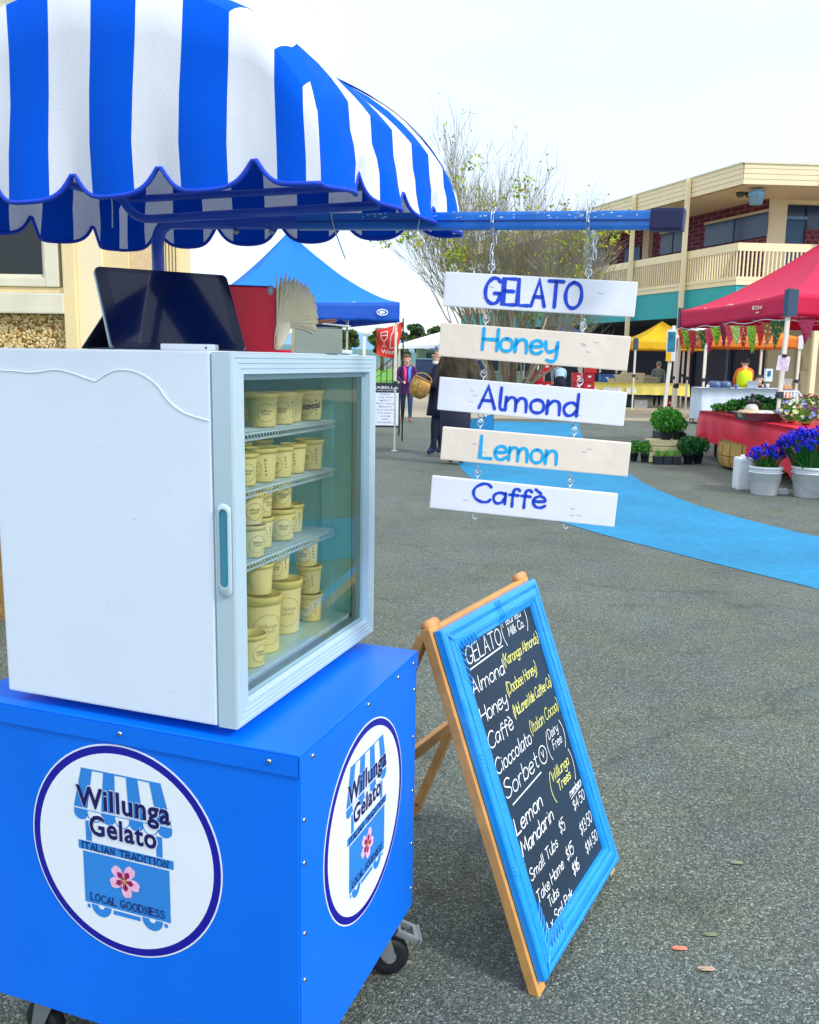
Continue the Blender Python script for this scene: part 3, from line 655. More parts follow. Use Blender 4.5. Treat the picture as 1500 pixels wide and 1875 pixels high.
mb.build('door_seal', mat('seal_grey', '#b5ccd6', .6), dr)
mb = MB(); g = .0405
for (a0, a1, c0, c1) in ((g, g + .006, FB + g, FT - g), (FW - g - .012, FW - g, FB + g, FT - g)): fbox(mb, a0, a1, .0105, .032, c0, c1, .0005)
fbox(mb, g + .0065, FW - g - .0125, .0105, .032, FT - g - .010, FT - g - .001, .0005); fbox(mb, g + .0065, FW - g - .0125, .0105, .032, FB + g, FB + g + .007, .0005)
mb.build('glass_spacer', mat('spacer_dark', '#8fb4c2', .4, .2), dr)
def glass_mat(name='glass', tint=(.86, .97, 1.0, 1), ior=1.5, boost=1.0):
    m = bpy.data.materials.new(name); m.use_nodes = True; n = m.node_tree.nodes; L = m.node_tree.links; n.remove(n['Principled BSDF'])
    tr = n.new('ShaderNodeBsdfTransparent'); tr.inputs[0].default_value = tint
    gl = n.new('ShaderNodeBsdfGlossy'); gl.inputs['Roughness'].default_value = .015
    t = n.new('ShaderNodeTexCoord'); nz = n.new('ShaderNodeTexNoise'); nz.inputs['Scale'].default_value = 3; L.new(t.outputs['Object'], nz.inputs[0])
    bp = n.new('ShaderNodeBump'); bp.inputs['Strength'].default_value = .02; bp.inputs['Distance'].default_value = .01; L.new(nz.outputs[0], bp.inputs['Height']); L.new(bp.outputs[0], gl.inputs['Normal'])
    f = n.new('ShaderNodeFresnel'); f.inputs[0].default_value = ior
    mm = n.new('ShaderNodeMath'); mm.operation = 'MULTIPLY'; mm.inputs[1].default_value = boost; L.new(f.outputs[0], mm.inputs[0])
    mx = n.new('ShaderNodeMixShader'); L.new(mm.outputs[0], mx.inputs[0]); L.new(tr.outputs[0], mx.inputs[1]); L.new(gl.outputs[0], mx.inputs[2]); L.new(mx.outputs[0], n['Material Output'].inputs[0])
    return m
gm = glass_mat('fridge_glass', (.97, 1.0, 1.0, 1), 1.45, 1.5)
mb = MB(FT_); mb.add([(g, .0125, FB + g), (FW - g, .0125, FB + g), (FW - g, .0125, FT - g), (g, .0125, FT - g)], [(0, 1, 2, 3)]); mb.build('door_glass', gm, dr)
# scooped handle in the left edge of the door
mb = MB(); mb.smooth = True; k = 40
def stad(cy, z0_, z1_, r):
    return [(cy + r * cos(a), (z1_ - r if s_ > 0 else z0_ + r) + r * sin(a)) for s_, rg in ((1, [pi * j / 12 for j in range(13)]), (-1, [pi + pi * j / 12 for j in range(13)])) for a in rg]
ho = [(-.0, 0.0125, 0.019, 1.098, 1.268), (-.0025, .0125, .0175, 1.10, 1.266), (-.0025, .0125, .0105, 1.118, 1.258), (.010, .0125, .0085, 1.126, 1.25), (.013, .0125, .005, 1.13, 1.246)]
vs = []; nk = 26
cyl = .0165
for x_, _, r, za, zb_ in ho: vs += [(x_, y, z_) for y, z_ in stad(cyl, za, zb_, r * .78)]
fs = [(i * nk + j, i * nk + (j + 1) % nk, (i + 1) * nk + (j + 1) % nk, (i + 1) * nk + j) for i in range(len(ho) - 1) for j in range(nk)]
mb2 = MB(FT_); mb2.smooth = True
vs2 = [(v[0] - .002, v[1], v[2]) for v in vs]; mb2.add(vs2[:3 * nk], fs[:2 * nk]); mb2.build('door_handle', fal, dr)
mb2 = MB(FT_); mb2.smooth = True; mb2.add([(-.0012 - .0035 * 0, v[1], v[2]) for v in vs[2 * nk:3 * nk]], [tuple(range(nk))]); mb2.build('handle_recess', mat('recess_teal', '#3f93ab', .4), dr)
mb = MB(frame(fp(0, -.0046, 0) , D, Z)); mb.T = frame(fp(0, .0118, 0), D, Z); font_text(mb, 'scancool', .297, 1.418, .078, .0125, .04, .0003, .95)
mb.build('brand_lettering', mat('print_black', '#15191f', .5), dr)
sw = mat('shelf_white', '#d8f0f6', .4)
for zs, xr in ((1.372, .595), (1.259, .60), (1.112, .592)):
    mb = MB(); mb.smooth = True
    for yy in (.082, .27, .44): mb.tube([fp(.042, yy, zs), fp(xr + .012, yy, zs)], .0028, 6)
    mb.tube([fp(.042, .082, zs - .012), fp(xr + .012, .082, zs - .012)], .0028, 6)
    for xx in (.042, xr + .012): mb.tube([fp(xx, .082, zs - .0), fp(xx, .45, zs - .0)], .0028, 6)
    k = int((xr - .04) / .0125)
    for i in range(k + 1):
        xx = .044 + i * .0125; mb.tube([fp(xx, .45, zs + .0035), fp(xx, .0815, zs + .0035), fp(xx, .079, zs - .012)], .0014, 5)
    mb.build('wire_shelf', sw, fr)
for (a, b) in ((.06, .07), (.59, .07), (.06, .44), (.59, .44)):
    mb = MB(); mb.smooth = True; mb.lathe([(.014, .0), (.014, .006), (.009, .008), (.009, .022)], 14, tuple(fp(a, b, .8322))); mb.build('foot', mat('foot_grey', '#9fb9c8', .5), fr)
random.seed(6); mb = MB(); MS = frame(fp(-.0002, 0, 0), -Lf, Z)
for i in range(22): scuff(mb, MS, -random.uniform(.05, .5), random.choice([random.uniform(.86, .95), random.uniform(1.0, 1.5)]), random.uniform(.002, .016), random.uniform(.00015, .0004), random.uniform(-.3, .3) + (pi / 2 if i % 5 == 0 else 0))
mb.build('scuff_marks', mat('scuff_grey', '#9fb0bd', .7), fr, kind='stuff')
# cable lying along the side
cb = [(.52, 1.489), (.464, 1.488), (.42, 1.486), (.369, 1.492), (.338, 1.4885), (.285, 1.475), (.275, 1.4745), (.26, 1.483), (.23, 1.494), (.19, 1.4915), (.15, 1.472), (.123, 1.442), (.09, 1.422), (.043, 1.411)]
mb = MB(); mb.smooth = True; mb.tube([fp(-.0009, l, z) for l, z in catmull(cb, 5)], .00085, 6); o = mb.build('cable', mat('cable_white', '#f1f7fb', .4)); tag(o, 'thin white cable trailing across the upper side of the fridge', 'cable')

# tubs
cream = mat('tub_card', '#fff0a0', .6, var=.04, vs=30); creaml = mat('tub_lid', '#fdea88', .55, var=.04, vs=30); ink = mat('tub_ink', '#848a64', .6)
def make_tub(r, h, words):
    t = thing('gelato_tub', '', 'tub', (0, 0, 0))
    mb = MB(); mb.smooth = True; rb_ = r * .80; hl = h * .13
    mb.lathe([(rb_ * .94, .0025), (rb_, 0), (rb_ + .0006, .003), (r * .95, h - hl)], 32); mb.build('cup', cream, t)
    mb = MB(); mb.smooth = True; mb.lathe([(r * .96, h - hl), (r * 1.02, h - hl), (r * 1.035, h - .003), (r * 1.02, h), (r * .96, h + .0004), (r * .95, h - .002), (0, h - .002)], 32, cap=False); mb.build('lid', creaml, t)
    mb = MB()     # round stamp and vertical word wrapped on the cup (faces -Y)
    def wrap(x, z): rr = rb_ + (r * .95 - rb_) * (z / (h - hl)) + .0006; a = x / rr; return V((rr * sin(a), -rr * cos(a), z))
    tmp = MB(); R_ = h * .27
    ribbon(tmp, [(R_ * cos(2 * pi * i / 28), h * .43 + R_ * sin(2 * pi * i / 28)) for i in range(29)], .0007)
    write(tmp, 'Willunga', -R_ * .62, h * .46, R_ * 1.25, h * .07, .0006); write(tmp, 'Gelato', -R_ * .5, h * .37, R_ * 1.0, h * .065, .0006)
    for i, ch in enumerate(words): write(tmp, ch, R_ * 1.38, h * .64 - i * h * .105, h * .045, h * .07, .0012)
    mb.add([wrap(v.x, v.y) for v in tmp.v], tmp.f); mb.build('label_print', ink, t)
    return t
protos = {}
cam_l = V((0, 0, 1.52)); tubs = []
def put_tub(size, d, l, z, label, twist):
    key = size
    if key not in protos: protos[key] = make_tub(*{'big': (.0405, .122, 'Lemon'), 'small': (.0295, .066, 'Choc'), 'wide': (.034, .070, 'Honey')}[size]); o = protos[key]
    else: o = copy_tree(protos[key])
    p = fp(d, l, z); o.location = p; v = p - V((0, 0, 0)); o.rotation_euler = (0, 0, -atan2(v.x, v.y) + twist)
    tag(o, label, 'tub', 'gelato tubs in the display fridge'); tubs.append(o)
F0 = .906; S3, S2, S1 = 1.1175, 1.2645, 1.3775
TL = [('big', .259, .118, F0, 'largest pale yellow tub standing at the front of the fridge floor', .35), ('big', .398, .14, F0, 'second large pale yellow tub on the fridge floor, behind and right of the front one', .2),
      ('small', .500, .125, F0, 'lowest small tub of the rightmost stack on the fridge floor', -.5), ('small', .500, .127, F0 + .067, 'middle small tub of the rightmost stack on the fridge floor', -.7),
      ('small', .494, .132, F0 + .134, 'top small tub of the rightmost stack, just under the bottom shelf', -.3),
      ('small', .255, .122, F0 + .1245, 'small plain tub standing on the lid of the largest tub', 2.4), ('small', .385, .150, F0 + .1245, 'small tub standing on the lid of the second large tub', -.2),
      ('small', .165, .092, F0, 'small tub on the fridge floor at the door edge', .8), ('big', .150, .19, F0, 'large tub half hidden by the door frame on the fridge floor', .3), ('small', .155, .185, F0 + .1245, 'small tub on the large tub half hidden by the door frame', .3),
      ('small', .31, .155, S3, 'lower small tub at the front left of the bottom shelf', .0), ('small', .31, .155, S3 + .067, 'upper small tub at the front left of the bottom shelf', .9),
      ('wide', .405, .155, S3, 'wide tub in the middle of the bottom shelf', .2), ('small', .412, .160, S3 + .0708, 'tub resting on the wide tub of the bottom shelf', .25), ('small', .495, .175, S3, 'rightmost tub on the bottom shelf', -.2), ('small', .500, .235, S3, 'tub at the back right of the bottom shelf', 0),
      ('small', .222, .125, S3, 'lower tub at the left edge of the bottom shelf behind the door frame', .5), ('small', .222, .128, S3 + .067, 'upper tub at the left edge of the bottom shelf behind the door frame', .4),
      ('wide', .262, .130, S2, 'wide lidded tub at the front of the middle shelf', -.6), ('small', .19, .115, S2, 'tub at the left end of the middle shelf', .3), ('small', .345, .150, S2, 'second tub from the left on the middle shelf', -.5), ('small', .42, .158, S2, 'third tub on the middle shelf with a word down its side', -.9),
      ('wide', .500, .158, S2, 'rightmost wide tub on the middle shelf', -.35),
      ('wide', .285, .165, S1, 'wide tub at the left of the top shelf', .3), ('wide', .375, .17, S1, 'wide tub second on the top shelf', .1), ('small', .45, .185, S1, 'narrow tub third along the top shelf', -.8), ('wide', .525, .175, S1, 'rightmost tub on the top shelf', -.3)]
def remap(a):
    sz, d, l, z, lb_, tw_ = a
    if z < 1.1: d, l = d + .022, l - .018
    elif z < 1.26: d, l = d + .022, l - .022
    elif z < 1.37: d, l = d + .045, max(.114, l - .038)
    else: d, l = d + .040, l - .045
    return (sz, d, l, z, lb_, tw_)
TL = [remap(a) for a in TL] + [
      ('small', .47, .23, F0, 'tub in the second row behind the rightmost floor stack', .4), ('small', .47, .23, F0 + .067, 'tub stacked in the second row behind the rightmost floor stack', .1),
      ('small', .345, .235, F0, 'low tub in the second row on the fridge floor', .2), ('small', .345, .235, F0 + .067, 'tub stacked in the second row on the fridge floor, left part', .7),
      ('small', .40, .235, S3, 'second row tub on the bottom shelf, middle', .2), ('small', .40, .235, S3 + .067, 'second row tub stacked on the bottom shelf, middle', .5), ('small', .575, .245, S3, 'second row tub at the right end of the bottom shelf', .2),
      ('small', .36, .235, S2, 'second row tub on the middle shelf, left', .1), ('small', .44, .245, S2, 'second row tub on the middle shelf, centre', .6), ('small', .53, .24, S2, 'second row tub on the middle shelf, right', .3),
      ('small', .37, .24, S1, 'second row tub on the top shelf, left', .1), ('small', .46, .24, S1, 'second row tub on the top shelf, right', .5), ('small', .205, .135, S1, 'tub at the left end of the top shelf behind the door frame', .5)]
for a in TL: put_tub(*a)

# ------------------------------------------------------------------ things on top of the fridge
TZ = FT + .0004
ta = .592; th = .565; wd = V((cos(ta), sin(ta), 0)); bk = V((-sin(ta), cos(ta), 0)); upt = Z * cos(th) + bk * sin(th)
TM = frame(V((-.543, 1.653, TZ + .004)), wd, upt)
tab = thing('tablet', 'black tablet in a clear edged folding case leaning back on the fridge', 'tablet', (-.44, 1.72, TZ))
def rrect(x0, x1, y0, y1, r, n=6):
    o = []
    for cx, cy, a0 in ((x1 - r, y1 - r, 0), (x0 + r, y1 - r, pi / 2), (x0 + r, y0 + r, pi), (x1 - r, y0 + r, 1.5 * pi)): o += [(cx + r * cos(a0 + pi / 2 * j / n), cy + r * sin(a0 + pi / 2 * j / n)) for j in range(n + 1)]
    return o
def plate(mb, o, z0_, z1_): k = len(o); mb.add([(x, y, z0_) for x, y in o] + [(x, y, z1_) for x, y in o], [tuple(range(k - 1, -1, -1)), tuple(range(k, 2 * k))] + [(i, (i + 1) % k, (i + 1) % k + k, i + k) for i in range(k)])
mb = MB(TM); plate(mb, rrect(-.002, .262, -.002, .178, .012), -.011, -.0035); mb.build('case_shell', mat('case_clear', '#6f8ea6', .2, var=.05, coat=.5), tab)
mb = MB(TM); plate(mb, rrect(0, .26, 0, .176, .010), -.0034, 0); mb.build('tablet_body', mat('tablet_black', '#0a1030', .12, var=.02, coat=1), tab)
mb = MB(TM); plate(mb, rrect(.020, .240, .010, .166, .001), .0, .0004); mb.build('screen', mat('screen_glass', '#0a1534', .05, var=.02, coat=1, spec=.8), tab)
mb = MB(); q0 = TM @ V((.03, .12, -.012)); q1 = TM @ V((.23, .12, -.012)); b0 = TM @ V((-.012, .0, 0)) + bk * .17; b1 = TM @ V((.23, 0, 0)) + bk * .16
mb.slab([q0, q1, V((b1.x, b1.y, TZ + .003)), V((b0.x, b0.y, TZ + .003))], bk + Z, .003); mb.bbox(0, .262, .002, .17, -.0035 , -.0005, .001, frame(V((-.543, 1.653, TZ + .0036)), wd, bk)); mb.build('case_cover', mat('case_navy', '#141b33', .6), tab)
CRM = frame(V((-.455, 1.648, TZ)), V((.985, .06, 0)), V((-.06, .985, 0)))
mb = MB(CRM); mb.bbox(0, .098, 0, .045, 0, .0115, .003); o = mb.build('card_reader', mat('reader_white', '#edf3f8', .35, coat=.3)); tag(o, 'flat white card reader lying in front of the tablet', 'card reader')
mb = MB(frame(V((-.455, 1.648, TZ)), V((.985, .06, 0)), Z)); mb.bbox(.080, .0835, .003, .0065, -.0003, .0004, .0002); mb.build('reader_port', mat('port_black', '#10131a', .5), o)
WM[o.name] = WM[o.name]
# red napkin holder: x to the right, opening on the right side
HM = frame(V((-.403, 1.905, TZ)), V((.97, .22, 0)), V((-.22, .97, 0)))
redp = mat('holder_red', '#e00034', .3, var=.06, coat=.1, spec=.3)
hd = thing('napkin_holder', 'glossy red napkin holder standing behind the tablet', 'napkin holder', (-.33, 1.86, TZ))
mb = MB(HM); mb.bbox(0, .118, 0, .004, .0, .134, .0015); mb.build('front_plate', redp, hd)
mb = MB(HM); mb.bbox(0, .118, .066, .070, .0, .134, .0015); mb.bbox(0, .004, .0045, .0655, 0, .134, .001); mb.build('back_plate', redp, hd)
mb = MB(HM); mb.bbox(.0045, .150, .0045, .0655, 0, .006, .0015); mb.build('tray', redp, hd)
mb = MB(HM); mb.bbox(-.001, .112, .0, .07, .1345, .137, .001); mb.build('top_rim', mat('rim_navy', '#16224e', .5), hd)
mb = MB(HM); mb.smooth = True; mb.lathe([(.004, .118), (.007, .122), (.008, .13), (.006, .136), (.002, .139)], 10, (.108, .004, 0)); mb.build('clip', mat('clip_clear', '#8ea4b4', .15, coat=.6), hd)
napm = mat('napkin_paper', '#fffbe6', .9, var=.03, vs=20, bump=.3, bs=80, transl=.45)
npk = thing('napkin_stack', 'cream paper napkins fanning out of the red holder', 'napkins', tuple(HM @ V((.12, .035, .0062))))
for i in range(17):
    t = i / 16; a1 = radians(88 - 112 * t ** .9); L1 = .090 + .014 * sin(t * 3) + random.uniform(-.004, .004)
    base = V((.1155 + .0012 * t * 6, .010 + t * .046, .0075)); piv = V((.119 + .004 * t, .010 + t * .046, .062 - .012 * t))
    prof = [base, base * .5 + piv * .5 + V((-.002, 0, 0)), piv]
    for j in range(1, 7):
        s_ = j / 6; aa = a1 * (.35 + .65 * s_) + (pi / 2) * (1 - s_) * .65 if a1 > 0 else a1 * s_ + (pi / 2) * (1 - s_) ** 2
        prof.append(prof[-1] + V((cos(aa), 0, sin(aa))) * L1 / 6)
    wv = .036
    vs = []
    for jj, p in enumerate(prof):
        w_ = wv * (.55 + .45 * min(1, jj / 4)) 
        for q in (-1, -.33, .33, 1): vs.append((p.x + .002 * q * q * (jj > 2), p.y + q * w_ * .75 + .004 * t, p.z - .0035 * q * q * (jj > 3) + .017 * q * min(1, jj / 3)))
    fs = [(j * 4 + q, j * 4 + q + 1, (j + 1) * 4 + q + 1, (j + 1) * 4 + q) for j in range(len(prof) - 1) for q in range(3)]
    mb = MB(HM); mb.smooth = True; mb.add(vs, fs); ob = mb.build('napkin', napm, npk)
    sm = ob.modifiers.new('thickness', 'SOLIDIFY'); sm.thickness = .0012
mb = MB(HM); mb.smooth = True; vs = []
for jj, (z_, w0, w1) in enumerate(((.0075, .112, .128), (.02, .117, .136), (.04, .116, .146), (.056, .114, .150), (.066, .118, .146))):
    for q in range(5): vs.append((w0 + (w1 - w0) * q / 4, .001 - .004 * sin(q * .8) + .004 * jj * .3, z_ + .006 * (q == 0)))
mb.add(vs, [(j * 5 + q, j * 5 + q + 1, (j + 1) * 5 + q + 1, (j + 1) * 5 + q) for j in range(4) for q in range(4)]); ob = mb.build('napkin', napm, npk); ob.modifiers.new('thickness', 'SOLIDIFY').thickness = .001
# steel container
SM = frame(V((-.255, 1.985, TZ)), V((.97, .22, 0)), V((-.22, .97, 0)))
ss = mat('stainless', '#98a29c', .22, 1, var=.1, vs=12)
bx = thing('steel_container', 'open rectangular stainless steel container beside the napkins', 'container', tuple(SM @ V((.05, .03, 0))))
mb = MB(SM); mb.bbox(0, .104, 0, .002, .001, .056, .0008); mb.bbox(0, .104, .074, .076, .001, .056, .0008); mb.bbox(0, .002, .0025, .0735, .001, .056, .0005); mb.bbox(.102, .104, .0025, .0735, .001, .056, .0005); mb.bbox(.0, .104, .0, .076, 0, .0012, .0004); mb.build('wall', ss, bx)
mb = MB(SM); mb.smooth = True; mb.tube([(0, 0, .056), (.104, 0, .056), (.104, .076, .056), (0, .076, .056)], .0022, 6, closed=True); mb.build('rim', ss, bx)
wdm = mat('spoon_wood', '#d79c78', .7, var=.15, vs=50)
for i in range(9):
    mb = MB(SM); mb.smooth = True; y = .012 + i * .0058; x0_ = .03 + random.uniform(-.006, .006); zz = .0595 + (i % 3) * .0036
    o_ = [(x0_, 0, 0)]
    vs = []; pr = [(0, .002), (.01, .004), (.025, .0045), (.036, .003), (.05, .0028), (.062, .003)]
    for px_, hw in pr: vs += [(x0_ + px_, y - hw, zz + px_ * .14), (x0_ + px_, y + hw, zz + px_ * .14), (x0_ + px_, y + hw, zz + px_ * .14 + .0016), (x0_ + px_, y - hw, zz + px_ * .14 + .0016)]
    fs = [(0, 1, 2, 3), (23, 22, 21, 20)] + [(j * 4 + q, j * 4 + (q + 1) % 4, (j + 1) * 4 + (q + 1) % 4, (j + 1) * 4 + q) for j in range(5) for q in range(4)]
    mb.add(vs, fs); o = mb.build('wooden_spoon', wdm); tag(o, 'small flat wooden ice cream spoon lying across the steel container', 'spoon', 'wooden spoons on the steel container')
mb = MB(SM @ Matrix.Translation((.06, .0, .0625)) @ Matrix.Rotation(radians(4), 4, 'Y')); mb.bbox(0, .062, -.003, .055, 0, .0035, .001); o = mb.build('paper_card', mat('card_white', '#eef3f2', .7)); tag(o, 'white card lying on the rim of the steel container', 'card')
mb = MB(); mb.smooth = True; mb.lathe([(.050, 0), (.0555, .002), (.0565, .008), (.054, .0085), (.05, .0095), (.0, .010)], 40, tuple(fp(.575, .085, TZ + .0)))
o = mb.build('plastic_lid', mat('lid_white', '#e8f4f8', .35, coat=.3)); tag(o, 'round white plastic lid lying on the front corner of the fridge top', 'lid')

# ------------------------------------------------------------------ hanging sign boards
bw = mat('board_white', '#e9eefb', .45, var=.05, vs=9, bump=.08, bs=30); bcrm = mat('board_cream', '#efe3d6', .5, var=.06, vs=12, bump=.12, bs=40)
pblue = mat('paint_royal', '#0845d6', .5, var=.12, vs=60); pcyan = mat('paint_cyan', '#08b0f0', .5, var=.1, vs=60)
BD = [('GELATO', (.248, 1.816, 1.652), 1.703, .049, bw, pblue, (.22, .72, .15, .74, 0.0071), 'top white board painted GELATO in blue capitals', (-.26, .245), (-.265, .23)),
      ('Honey', (.240, 1.817, 1.5506), 1.723, .063, bcrm, pcyan, (.235, .63, .30, .62, 0.0067), 'cream board painted Honey in cyan letters', (-.26, .25), (-.257, .25)),
      ('Almond', (.240, 1.823, 1.442), 1.741, .063, bw, pblue, (.228, .752, .17, .66, 0.0063), 'white board painted Almond in blue letters', (-.265, .25), (-.273, .23)),
      ('Lemon', (.248, 1.799, 1.343), 1.727, .059, bcrm, pcyan, (.215, .625, .17, .66, 0.0063), 'cream board painted Lemon in cyan letters', (-.30, .20), (-.30, .19)),
      ('Caffè', (.228, 1.803, 1.241), 1.740, .061, bw, pblue, (.235, .625, .36, .56, 0.0059), 'bottom white board painted Caffè in blue letters', (-.255, .245), (-.262, .233))]
BWD, BH, BT = .376, .067, .016
hook_m = mat('hook_zinc', '#c6d2da', .3, .9, var=.1)
tops = []; bots = []
for k, (txt, pos, az, rl_, mbase, mp_, (f0, f1, yb, cap, sw_), lb, et, eb) in enumerate(BD):
    d_ = V((sin(az) * cos(rl_), cos(az) * cos(rl_), -sin(rl_))); n_ = V((cos(az), -sin(az), 0)); u_ = -d_.cross(n_); u_ = u_ if u_.z > 0 else -u_
    M = frame(pos, d_, u_)
    if M.col[2].to_3d().dot(n_) < 0: print('flip', txt)
    t = thing('hanging_sign', lb, 'sign', pos, 'flavour boards hanging from the arm')
    mb = MB(M); mb.bbox(-BWD / 2, BWD / 2, -BH / 2, BH / 2, -BT, 0, .0022); pb = mb.build('board', mbase, t)
    mb = MB(M)
    if txt == 'Caffè': write(mb, txt, -BWD / 2 + f0 * BWD, -BH / 2 + yb * BH, (f1 - f0) * BWD, cap * BH, sw_, .0007, 0, 1.2)
    else: write(mb, txt, -BWD / 2 + f0 * BWD, -BH / 2 + yb * BH, (f1 - f0) * BWD, cap * BH, sw_, .0007, 0, 1.3)
    mb.build('lettering', mp_, pb)
    mb = MB(M)
    for q in range(4):
        x_, y_ = random.choice((-.33, -.28, .27, .30)) * BWD + random.uniform(-.01, .01), random.uniform(-.3, .3) * BH
        ribbon(mb, [(x_, y_), (x_ + .004, y_ - .0012), (x_ + .0085, y_ - .0015)], .0007, .0006)
    mb.build('nail_marks', mat('nick_grey', '#7d7f92', .7), pb)
    def ring(x_, s_, twist):
        c_ = V((x_ * BWD, s_ * (BH / 2 + .0135), -BT / 2)); r_ = .0066; Rm = M @ Matrix.Translation(c_) @ Matrix.Rotation(twist, 4, 'Y')
        mb = MB(Rm); mb.smooth = True
        mb.tube([(r_ * cos(a), r_ * sin(a), .0) for a in [(-s_ * pi / 2) + 2 * pi * j / 20 * .94 for j in range(21)]], .0013, 8)
        mb.tube([(0, -s_ * r_, 0), (0, -s_ * .0155, 0)], .0013, 8)
        mb.build('screw_eye', hook_m, t); return Rm @ V((0, 0, 0))
    tops.append([ring(x_, 1, .5 if k else .2) for x_ in et])
    if k < 4:
        lo_ = []
        for x_ in eb:
            c_ = M @ V((x_ * BWD, -BH / 2, -BT / 2)); lo_.append(c_)
        bots.append(lo_)
    else:
        for x_ in eb:
            c_ = M @ V((x_ * BWD, -BH / 2, -BT / 2)); mb = MB(); mb.smooth = True
            mb.tube([c_ + Z * .004, c_ - Z * .008] + [c_ + V((.004 * (1 - cos(a)), -.002, -.008 - .008 * sin(a))) for a in [pi * j / 6 for j in range(1, 6)]], .0013, 7); mb.build('screw_hook', hook_m, t)
    signs_last = t
# open hooks that join one board to the next belong to the upper board
sg = [o for o in bpy.data.objects if o.name.startswith('hanging_sign')]
sg.sort(key=lambda o: -o.location.z)
for k in range(4):
    for j in range(2):
        a = bots[k][j]; b = tops[k + 1][j] + Z * .0052
        m_ = a * .45 + b * .55 + V((.0035, -.002, 0)); mb = MB(); mb.smooth = True
        mb.tube([tuple(p) for p in map(V, catmull([tuple(a + Z * .004), tuple(a - Z * .006), tuple(m_), tuple(b - Z * .001 + V((.003, 0, 0))), tuple(b - Z * .0045), tuple(b + V((-.0035, 0, -.001)))], 4))], .0013, 7)
        mb.build('screw_hook', hook_m, sg[k])
# chains from the arm
for j, (tt, lb) in enumerate(((.710 , 'left zinc chain looped over the arm holding up the boards'), (.868, 'right zinc chain looped over the arm holding up the boards'))):
    top = arm(tt); bot = tops[0][j] + Z * .0055
    ch = thing('chain', lb, 'chain', tuple(bot), 'chains holding the flavour boards')
    def link(c_, dirv, ln, wd_, tw):
        dirv = V(dirv).normalized(); x = dirv.orthogonal().normalized(); x = Matrix.Rotation(tw, 3, dirv) @ x; M = Matrix((x, dirv.cross(x), dirv)).transposed().to_4x4(); M.translation = V(c_)
        mb = MB(M); mb.smooth = True; mb.tube([(wd_ * cos(a), 0, (ln - wd_) * (1 if sin(a) > 0 else -1) * .999 * (abs(sin(a)) > .01) + wd_ * sin(a)) for a in [2 * pi * (i + .5) / 16 for i in range(16)]],   .00095, 6, closed=True); mb.build('link', hook_m, ch)
    n = 9     # loop round the arm
    for i in range(n):
        a = 2 * pi * i / n; c_ = top + Z * .023 * cos(a) + V((ad.y, -ad.x, 0)).normalized() * .020 * sin(a); tg = Z * -.023 * sin(a) + V((ad.y, -ad.x, 0)).normalized() * .020 * cos(a)
        link(c_, tg, .0095, .0035, i % 2 * pi / 2)
    st = top - Z * .022 + V((ad.y, -ad.x, 0)).normalized() * .006; L_ = (bot - st); n = int(L_.length / .0135)
    for i in range(n + 1): link(st + L_ * (i / n) + V((.003 * sin(i * 1.9), 0, 0)), L_ + V((.01 * sin(i * 2.3), .0, 0)), .0098, .0034, i % 2 * pi / 2)
    if j == 1:
        for i in range(4): link(st + V((.011 + .002 * sin(i * 3), -.004, -.004 - i * .0125)), Z + V((.2 * sin(i * 2), 0, 0)), .0098, .0034, i % 2 * pi / 2 + .3)

# ------------------------------------------------------------------ chalkboard A-frame
yy, tl = .5025, .3516; AO = V((.3394, 1.9625, .035)); BWd, BHt = .627, .888
avd = V((sin(yy), cos(yy), 0)); avn = V((-cos(yy), sin(yy), 0)); avu = Z * cos(tl) + avn * sin(tl)
AM = frame(AO, avd, avu)
ab = thing('chalkboard_sign', 'A-frame chalkboard menu in a carved bright blue frame on wooden legs', 'chalkboard', tuple(AO + avd * .3 - Z * .035 + avn * .1))
fblue = mat('frame_blue', '#0a94ec', .38, var=.10, vs=8, bump=.25, bs=35, coat=.25)
wood = mat('leg_wood', '#d29a55', .55, var=.22, vs=14, bump=.2, bs=40); woodp = mat('hinge_wood', '#d99a62', .6, var=.15, vs=20)
cs = [(x * .80, y * .78) for x, y in [(0, -.012), (0, .012), (.004, .018), (.010, .0215), (.018, .0225), (.024, .020), (.026, .015), (.029, .015), (.031, .0195), (.038, .0235), (.050, .0265), (.060, .0255), (.066, .022), (.068, .016), (.072, .016), (.074, .0185), (.079, .0175), (.083, .012), (.087, .002), (.087, -.004)]]
BB = .02
mb = MB(AM)
ox0, ox1, oy0, oy1 = 0, BWd, 0, BHt
for (sx0, sx1, nm) in ((0, 1, 'left'), (1, 2, 'top'), (2, 3, 'right'), (3, 0, 'bottom')):
    mb = MB(AM); mb.smooth = False
    cor = [(ox0, oy0, 1, 1), (ox0, oy1, 1, -1), (ox1, oy1, -1, -1), (ox1, oy0, -1, 1)]
    a, b = cor[sx0], cor[sx1 % 4]; K = 24; vs = []
    for i in range(K + 1):
        t = i / K
        for j, (o_, h_) in enumerate(cs):
            pa = V((a[0] + a[2] * o_, a[1] + a[3] * o_)); pb = V((b[0] + b[2] * o_, b[1] + b[3] * o_)); q = pa.lerp(pb, t)
            hh = h_ + (.0012 * noise.noise(V((q.x * 14, q.y * 14, j))) if 0 < j < 16 else 0)
            vs.append((q.x, q.y, hh))
    m = len(cs); mb.add(vs, [(i * m + j, (i + 1) * m + j, (i + 1) * m + j + 1, i * m + j + 1) for i in range(K) for j in range(m - 1)]); mb.build('frame_moulding', fblue, ab)
